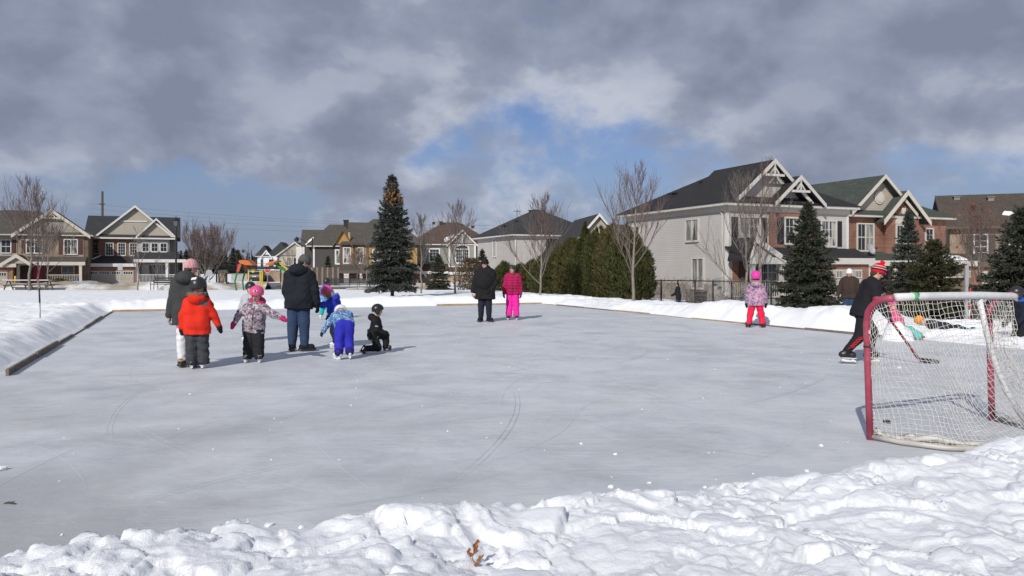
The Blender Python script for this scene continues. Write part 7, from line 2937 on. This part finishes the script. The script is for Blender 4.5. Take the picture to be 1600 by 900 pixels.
    root, J = person('teenage hockey player in a red striped pompom hat, black clothes and skates', 1346, 567, -66, 1.66,
           dict(lean=(0, .34, 1), legs=[((.06, .72, -1), (.04, -.14, -1)), ((.10, -.22, -1), (.10, -.95, -1))], feet=[(0, 1, 0), (.1, 1, -.05)], arms=[((.2, .55, -1), (-.1, .8, -.75)), ((.45, -.12, -1), (-.15, .70, -.8))], head=(-8, 12, 0)),
           dict(jacket=C('black_tracksuit', (.014, .014, .018)), bulk=1.04, hem=.05, pants=PANTH, leg_bulk=1.02, flare=.95, feet=('skate', BLKP, WHITP), sole=.07, head=('toque', REDK, REDK), pompom=REDK, hair=HAIRB, gloves=('glove', BLKP), extras_head=(toque_bands, leg_stripes)))
    M = Matrix.Translation(root.location) @ Matrix.Rotation(root.rotation_euler.z, 4, 'Z')
    h0 = M @ Vector(J['wri'][1] + J['hands'][1][0] * .06)
    h1 = M @ Vector(J['wri'][0] + J['hands'][0][0] * .06)
    tip = gnd(1440, 563, .03)
    tip = at(1436, 560, 13.0)
    tip.z = .06
    s = thing('hockey_stick', 'black and red taped hockey stick held over the ice by the player', 'hockey stick', tip)
    top = h0 - tip
    top = top + top.normalized() * .18
    mid = h1 - tip
    SHM = plain('stick_black', (.018, .018, .02), .4)
    SHR = plain('stick_red', (.24, .018, .026), .4)
    n = 14
    for i in range(n):
        a, b = top * (1 - i / n), top * (1 - (i + 1) / n + .0015)
        MB().bar(a, b, .034, .026).build('shaft_segment', (SHM, SHR, SHR)[i % 3] if i > 3 else SHM, s)
    MB().bar((0.006, 0, .0), (.30, -.03, -.035), .014, .07).build('blade', SHM, s)
    MB().bar((.18, -.02, -.02), (.31, -.034, -.036), .020, .074).build('blade_tape', plain('grey_tape', (.10, .10, .10), .8), s)
    # kneeling figure at the right edge
    person('child in dark navy snow clothes with a black helmet kneeling at the right edge', 1597, 536, 120, 1.38,
           dict(lean=(0, .10, 1), legs=[((.05, .25, -1), (.05, -1, -.05)), ((.05, .25, -1), (.05, -1, -.05))], feet=[(0, -.55, -.9), (0, -.55, -.9)], arms=[((.3, .25, -1), (.0, .7, -.8)), ((.3, .2, -1), (.0, .7, -.8))], head=(0, 15, 0)),
           dict(jacket=C('dark_navy_ski_jacket', (.012, .015, .026)), hood_m=C('blue_hood', (.02, .09, .42)), bulk=1.2, hem=.07, pants=BLKF, leg_bulk=1.3, feet=('skate', BLKP, WHITP), sole=.05, head=('helmet', HMB, 'ears'), gloves=('mitten', BLKF)), kid=True)
    # the two children in the snow behind the goal
    zb = .40
    person('child in a pink jacket and teal snow trousers behind the goal', 1402, 500, -88, 1.18,
           dict(lean=(-.15, -.20, 1), pelvis_z=.29, legs=[((.12, 1, -.10), (.05, .8, -.55)), ((.12, 1, -.02), (.05, .7, -.65))], feet=[(0, .7, -.6), (0, .75, -.5)], arms=[((.4, -.3, -.8), (.3, -.4, -.8)), ((.4, -.3, -.8), (.3, -.4, -.8))], head=(60, 10, 0)),
           dict(jacket=C('pink_jacket', (.60, .08, .20)), hood=True, bulk=1.25, hem=.06, pants=C('teal_snow_trousers', (.10, .42, .38)), leg_bulk=1.35, flare=1.4, feet=('boot', C('maroon_boot', (.16, .012, .055))), head=('beanie', C('pink_knit_deep', (.55, .10, .22)), None), gloves=('mitten', C('grey_mitten', (.40, .38, .38)))), kid=True, at_d=17.6, z=ground_z(at(1396, 420, 17.6).x, 17.6) + .02, res=.015)
    person('child lying on snow in an orange hat and dark blue trimmed trousers', 1478, 505, -95, 1.16,
           dict(lean=(0, -1, .30), pelvis_z=.09, legs=[((.08, 1, .05), (.05, 1, -.30)), ((.10, 1, .10), (.05, 1, -.35))], feet=[(0, .35, 1), (0, .5, .9)], arms=[((.5, .3, -.2), (.3, .6, -.3)), ((.5, .3, -.2), (.3, .6, -.3))], head=(0, -10, 0)),
           dict(jacket=C('charcoal_snow_jacket', (.025, .027, .034)), bulk=1.25, hem=.06, pants=C('dark_snow_trousers', (.022, .023, .028)), leg_bulk=1.3, flare=1.2, cuff=C('bright_blue_trim', (.02, .26, .42)), feet=('boot', C('navy_boot', (.02, .025, .05))), head=('beanie', C('orange_knit', (.75, .27, .01)), None), gloves=('mitten', BLKF)), kid=True, at_d=17.8, z=ground_z(at(1478, 420, 17.8).x, 17.8), res=.015)


crowd()

# ================================================================== GOAL, PUCK, LEAF
def goal():
    def paint(name, c1, c2, rust):
        t = NT(name)
        o = t.obj()
        n = t.noise(o, 5, 5, .6)
        col = t.mix(t.rng(n, .3, .7), c1, c2)
        col = t.mix(t.rng(t.noise(o, 38, 4, .7), .66, .72, 0, .8), col, rust)
        return t.done(col, .42, t.bump(t.noise(o, 30, 4), .15, .004), .4)
    RED = paint('faded_red_paint', (.26, .022, .05), (.40, .095, .135), (.08, .05, .04))
    WHT = paint('chipped_white_paint', (.50, .50, .50), (.66, .66, .66), (.20, .13, .09))
    NETM = plain('net_cord', (.58, .56, .52), .9, .12, 12, 0)
    Lb, Rb_ = Vector((3.25, 7.20, 0)), Vector((4.90, 8.10, 0))
    mid = (Lb + Rb_) / 2
    d = (Rb_ - Lb)
    ang = math.atan2(d.y, d.x)
    g = thing('hockey_goal', 'hockey goal with faded red posts and sagging white net at the right', 'hockey goal', mid, ang)
    W = d.length / 2
    # local frame: x along the mouth, -y towards the viewer (the back of the goal)
    sx = -.055
    b = .25                       # depth of the top shelf
    zt = 1.29
    for s in (-1, 1):
        pts = [(s * W, 0, -.03), (s * W + sx * .5, 0, .55), (s * W + sx * .9, 0, zt - .24)]
        for a in np.linspace(.25, 1, 5):
            th = a * math.pi / 2
            pts.append((s * W + sx - s * .02 * a, -.22 * (1 - math.cos(th)), zt - .22 + .22 * math.sin(th)))
        pts.append((s * W + sx - s * .035, -b, zt + .005))
        MB().tube(pts, .031, 12).build('post', RED, g, True)
        MB().lathe([(.034, 0), (.0345, .004), (.0345, .012), (.034, .016)], (s * W + sx * .75, 0, .84), 12).build('joint_ring', DARKM, g, True)
    MB().box(-W + sx * .9 - .012, -W + sx * .9 + .012, -.0345, -.0305, .965, .995).build('sticker', WHITP, g)
    MB().tube([(-W + sx + .01, -.08, zt - .015), (W + sx - .01, -.08, zt - .015)], .028, 10).build('crossbar', RED, g, True)
    bar = [(-W + sx + .06, -b, zt + .01), (-.5, -b - .01, zt + .012), (.3, -b - .012, zt + .006), (W + sx - .03, -b, zt - .012), (W + sx + .02, -b + .0, zt - .012)]
    MB().tube(bar, [.034, .036, .036, .036, .030], 12).build('rear_bar', WHT, g, True)
    MB().tube([(-W + .22, -b - .003, zt + .012), (-W + .30, -b - .003, zt + .012)], .0385, 12).build('tape', plain('green_tape', (.10, .36, .16), .6), g, True)
    D = .92
    pole = [(.30, -b, zt - .02), (.35, -.29, .95), (.41, -.32, .70), (.52, -.37, .40), (.74, -.46, .03)]
    MB().tube(pole, .027, 10).build('rear_pole', WHT, g, True)
    base = [(-W, -.03, .03), (-W + .03, -.30, .03), (-W + .16, -.62, .03), (-W + .5, -.86, .03), (0, -D, .03), (W - .5, -.86, .03), (W - .16, -.62, .03), (W - .03, -.30, .03), (W, -.03, .03)]
    MB().tube(base, .024, 8).build('base_frame', paint('dirty_white_paint', (.34, .32, .29), (.52, .50, .47), (.16, .10, .07)), g, True)
    # net: one sheet of cords from the left post round the back to the right post

    def path(P, s):
        P = [Vector(p) for p in P]
        L = [0]
        for i in range(len(P) - 1): L.append(L[-1] + (P[i + 1] - P[i]).length)
        t = s * L[-1]
        for i in range(len(P) - 1):
            if t <= L[i + 1] + 1e-9:
                return P[i].lerp(P[i + 1], (t - L[i]) / max(1e-9, L[i + 1] - L[i]))
        return P[-1]
    xl, xr = -W + sx, W + sx
    top = [(xl, 0, zt - .22), (xl, -.10, zt - .05), (xl + .06, -b, zt), (-.5, -b, zt), (.4, -b, zt), (xr - .02, -b, zt - .02), (xr, -.10, zt - .06), (W + sx, 0, zt - .22)]
    nc, nr = 62, 27
    rs = np.random.RandomState(4)
    # shared parameter: equal thirds so corners meet corners
    kT = [0, .12, .22, .40, .62, .78, .88, 1]
    kB = [0, .10, .19, .34, .5, .66, .81, .90, 1]

    def keyed(P, K, s):
        for i in range(len(K) - 1):
            if s <= K[i + 1] + 1e-9:
                return Vector(P[i]).lerp(Vector(P[i + 1]), (s - K[i]) / (K[i + 1] - K[i]))
        return Vector(P[-1])
    grid = {}
    for i in range(nc + 1):
        for j in range(nr + 1):
            s, t = i / nc, j / nr
            ws = s + .035 * math.sin(t * 3.1) * math.sin(s * 9 + 1) * math.sin(s * math.pi) + .020 * math.sin(7 * t + 13 * s) * math.sin(math.pi * t)
            ws = min(1, max(0, ws))
            wt = t + .035 * math.sin(s * 17 + 2) * math.sin(math.pi * t) + .05 * math.sin(s * 6.5) * math.sin(math.pi * t)
            p = keyed(top, kT, ws).lerp(keyed(base, kB, ws), min(1, max(0, wt)))
            out = Vector((p.x * .5, -1, 0)).normalized()
            sag = math.sin(math.pi * min(1, max(0, wt))) * math.sin(math.pi * s)
            p = p - out * (.10 * sag) + Vector((0, 0, -.03 * sag))
            if 0 < s < 1 and 0 < t < 1:
                p += Vector(rs.normal(0, .0055, 3))
            grid[i, j] = p
    segs = []
    r = .0023
    for i in range(nc + 1):
        for j in range(nr + 1):
            if i < nc and 0 < j: segs.append((grid[i, j], grid[i + 1, j], r, r))
            if j < nr and 0 < i < nc: segs.append((grid[i, j], grid[i, j + 1], r, r))
    # shelf of net between the two top bars
    for i in range(40):
        x = xl + .05 + (xr - xl - .08) * i / 39
        segs.append((Vector((x, -b, zt)), Vector((x + .01, -.08, zt - .015)), r, r))
    for k in range(1, 4): segs.append((Vector((xl + .03, -.08 - (b - .08) * k / 4, zt - .02)), Vector((xr - .02, -.08 - (b - .08) * k / 4, zt - .03)), r, r))
    o = tubes('net', segs, NETM, g, 4)
    o['kind'] = 'stuff'
    # torn skirt of white canvas at the foot of the left post
    F = []
    vs = []
    n, m = 16, 5
    for i in range(n + 1):
        for j in range(m + 1):
            p = keyed(base, kB, .03 + .26 * i / n)
            tear = .035 + .05 * (.5 + .5 * math.sin(i * 1.9)) * (i % 4 != 0)
            vs.append((p.x + .01 * j + .02 * math.sin(i * 2.1 + j), p.y + .03 * j + .02 * math.sin(i * 1.7 + j * .8), .03 + tear * j / m * (1 if i < 9 else .45)))
    for i in range(n):
        if i in (5, 11): continue
        for j in range(m):
            a = i * (m + 1) + j
            F.append((a, a + m + 1, a + m + 2, a + 1))
    o = mesh_obj('skirt', vs, F, plain('torn_canvas', (.56, .54, .50), .8, .15, 9, .2), g, True)
    sol = o.modifiers.new('solid', 'SOLIDIFY'); sol.thickness = .006
    m_ = MB()
    m_.tube([(-W + .06, -.36, .06), (-W + .16, -.52, .10), (-W + .30, -.66, .05), (-W + .46, -.78, .07)], [.018, .030, .026, .014], 8)
    m_.build('padding', plain('torn_canvas', (.5, .5, .5)), g, True)


goal()
p = gnd(1386, 661)
pk = thing('hockey_puck', 'black hockey puck lying on the ice inside the goal', 'puck', p)
MB().lathe([(.036, 0), (.038, .003), (.038, .0235), (.036, .0265)], n=24).build('rubber_disc', BLKP, pk, True)
MB().lathe([(.020, .0268), (.020, .0275)], n=20).build('top_glint', plain('puck_glint', (.16, .16, .165), .6), pk)  # paler disc: the reflection on the puck's top, put in as colour


def hit_bank(px, py):
    dd = 2.2
    while dd < 7:
        q = at(px, py, dd)
        if q.z <= bank_z(q.x, q.y): return q
        dd += .01
    return at(px, py, 4)


def dead_leaf():
    q = hit_bank(740, 884)
    q.z = bank_z(q.x, q.y)
    t = NT('dry_oak_leaf')
    o = t.obj()
    n = t.noise(o, 60, 5, .6)
    M = t.done(t.mix(t.rng(n, .3, .7), (.15, .052, .020), (.36, .15, .055)), .6, t.bump(n, .4, .004), .3)
    r = thing('dead_leaf', 'curled rust brown oak leaf standing in the snow in the foreground', 'leaf', q)

    def blade(c, d, up, L, Wd, lobes, curl, seed):
        rs = random.Random(seed)
        d, up = Vector(d).normalized(), Vector(up).normalized()
        s = d.cross(up).normalized()
        up = s.cross(d).normalized()
        vs, fs = [], []
        N = 18
        for i in range(N + 1):
            t = i / N
            w = Wd * math.sin(math.pi * min(1, t * .96 + .04)) ** .7 * (.55 + .45 * abs(math.sin(t * math.pi * lobes))) * (1.15 - .4 * t)
            mid = Vector(c) + d * L * t + up * curl * L * (t ** 2) + s * .004 * math.sin(t * 9)
            for k, q_ in enumerate((-1, -.5, 0, .5, 1)):
                vs.append(tuple(mid + s * w * q_ + up * (abs(q_) ** 1.5 * w * .9 + rs.uniform(-.001, .001)) + d * (abs(q_) * w * .5)))
        for i in range(N):
            for k in range(4):
                a = i * 5 + k
                fs.append((a, a + 1, a + 6, a + 5))
        ob = mesh_obj('lobe', vs, fs, M, r, True)
        so = ob.modifiers.new('solid', 'SOLIDIFY'); so.thickness = .0009
        MB().tube([Vector(c) + d * L * t + up * (curl * L * t * t - .0008) for t in np.linspace(0, 1, 7)], [.0016, .0014, .0012, .001, .0008, .0006, .0004], 5).build('vein', M, ob)
    blade((0, 0, .048), (.22, .1, 1), (.3, -1, .2), .068, .014, 3, .15, 1)
    blade((-.012, 0, .036), (-.25, -.1, 1), (0, -1, .3), .045, .011, 2, .2, 2)
    blade((.006, -.004, .006), (.85, .0, .62), (-.3, -.5, 1), .060, .010, 3, .3, 3)
    blade((.004, -.004, .0), (.5, -.5, .25), (0, 0, 1), .035, .009, 2, .2, 4)
    MB().tube([(.018, 0, -.02), (.008, 0, .01), (-.006, 0, .03), (.0, 0, .05), (.012, 0, .075)], [.002, .002, .0022, .002, .0014], 6).build('stalk', M, r, True)
    p = gnd(14, 788)
    r2 = thing('twig', 'small brown twig lying on the ice near the left edge', 'twig', p)
    MB().tube([(-.035, 0, .006), (-.01, .01, .010), (.02, .004, .008), (.05, -.006, .004)], [.003, .006, .007, .003], 6).build('stick', BARKD, r2, True)
    MB().tube([(.0, .008, .010), (.02, .03, .012)], [.003, .0015], 5).build('side_shoot', BARKD, r2, True)


dead_leaf()
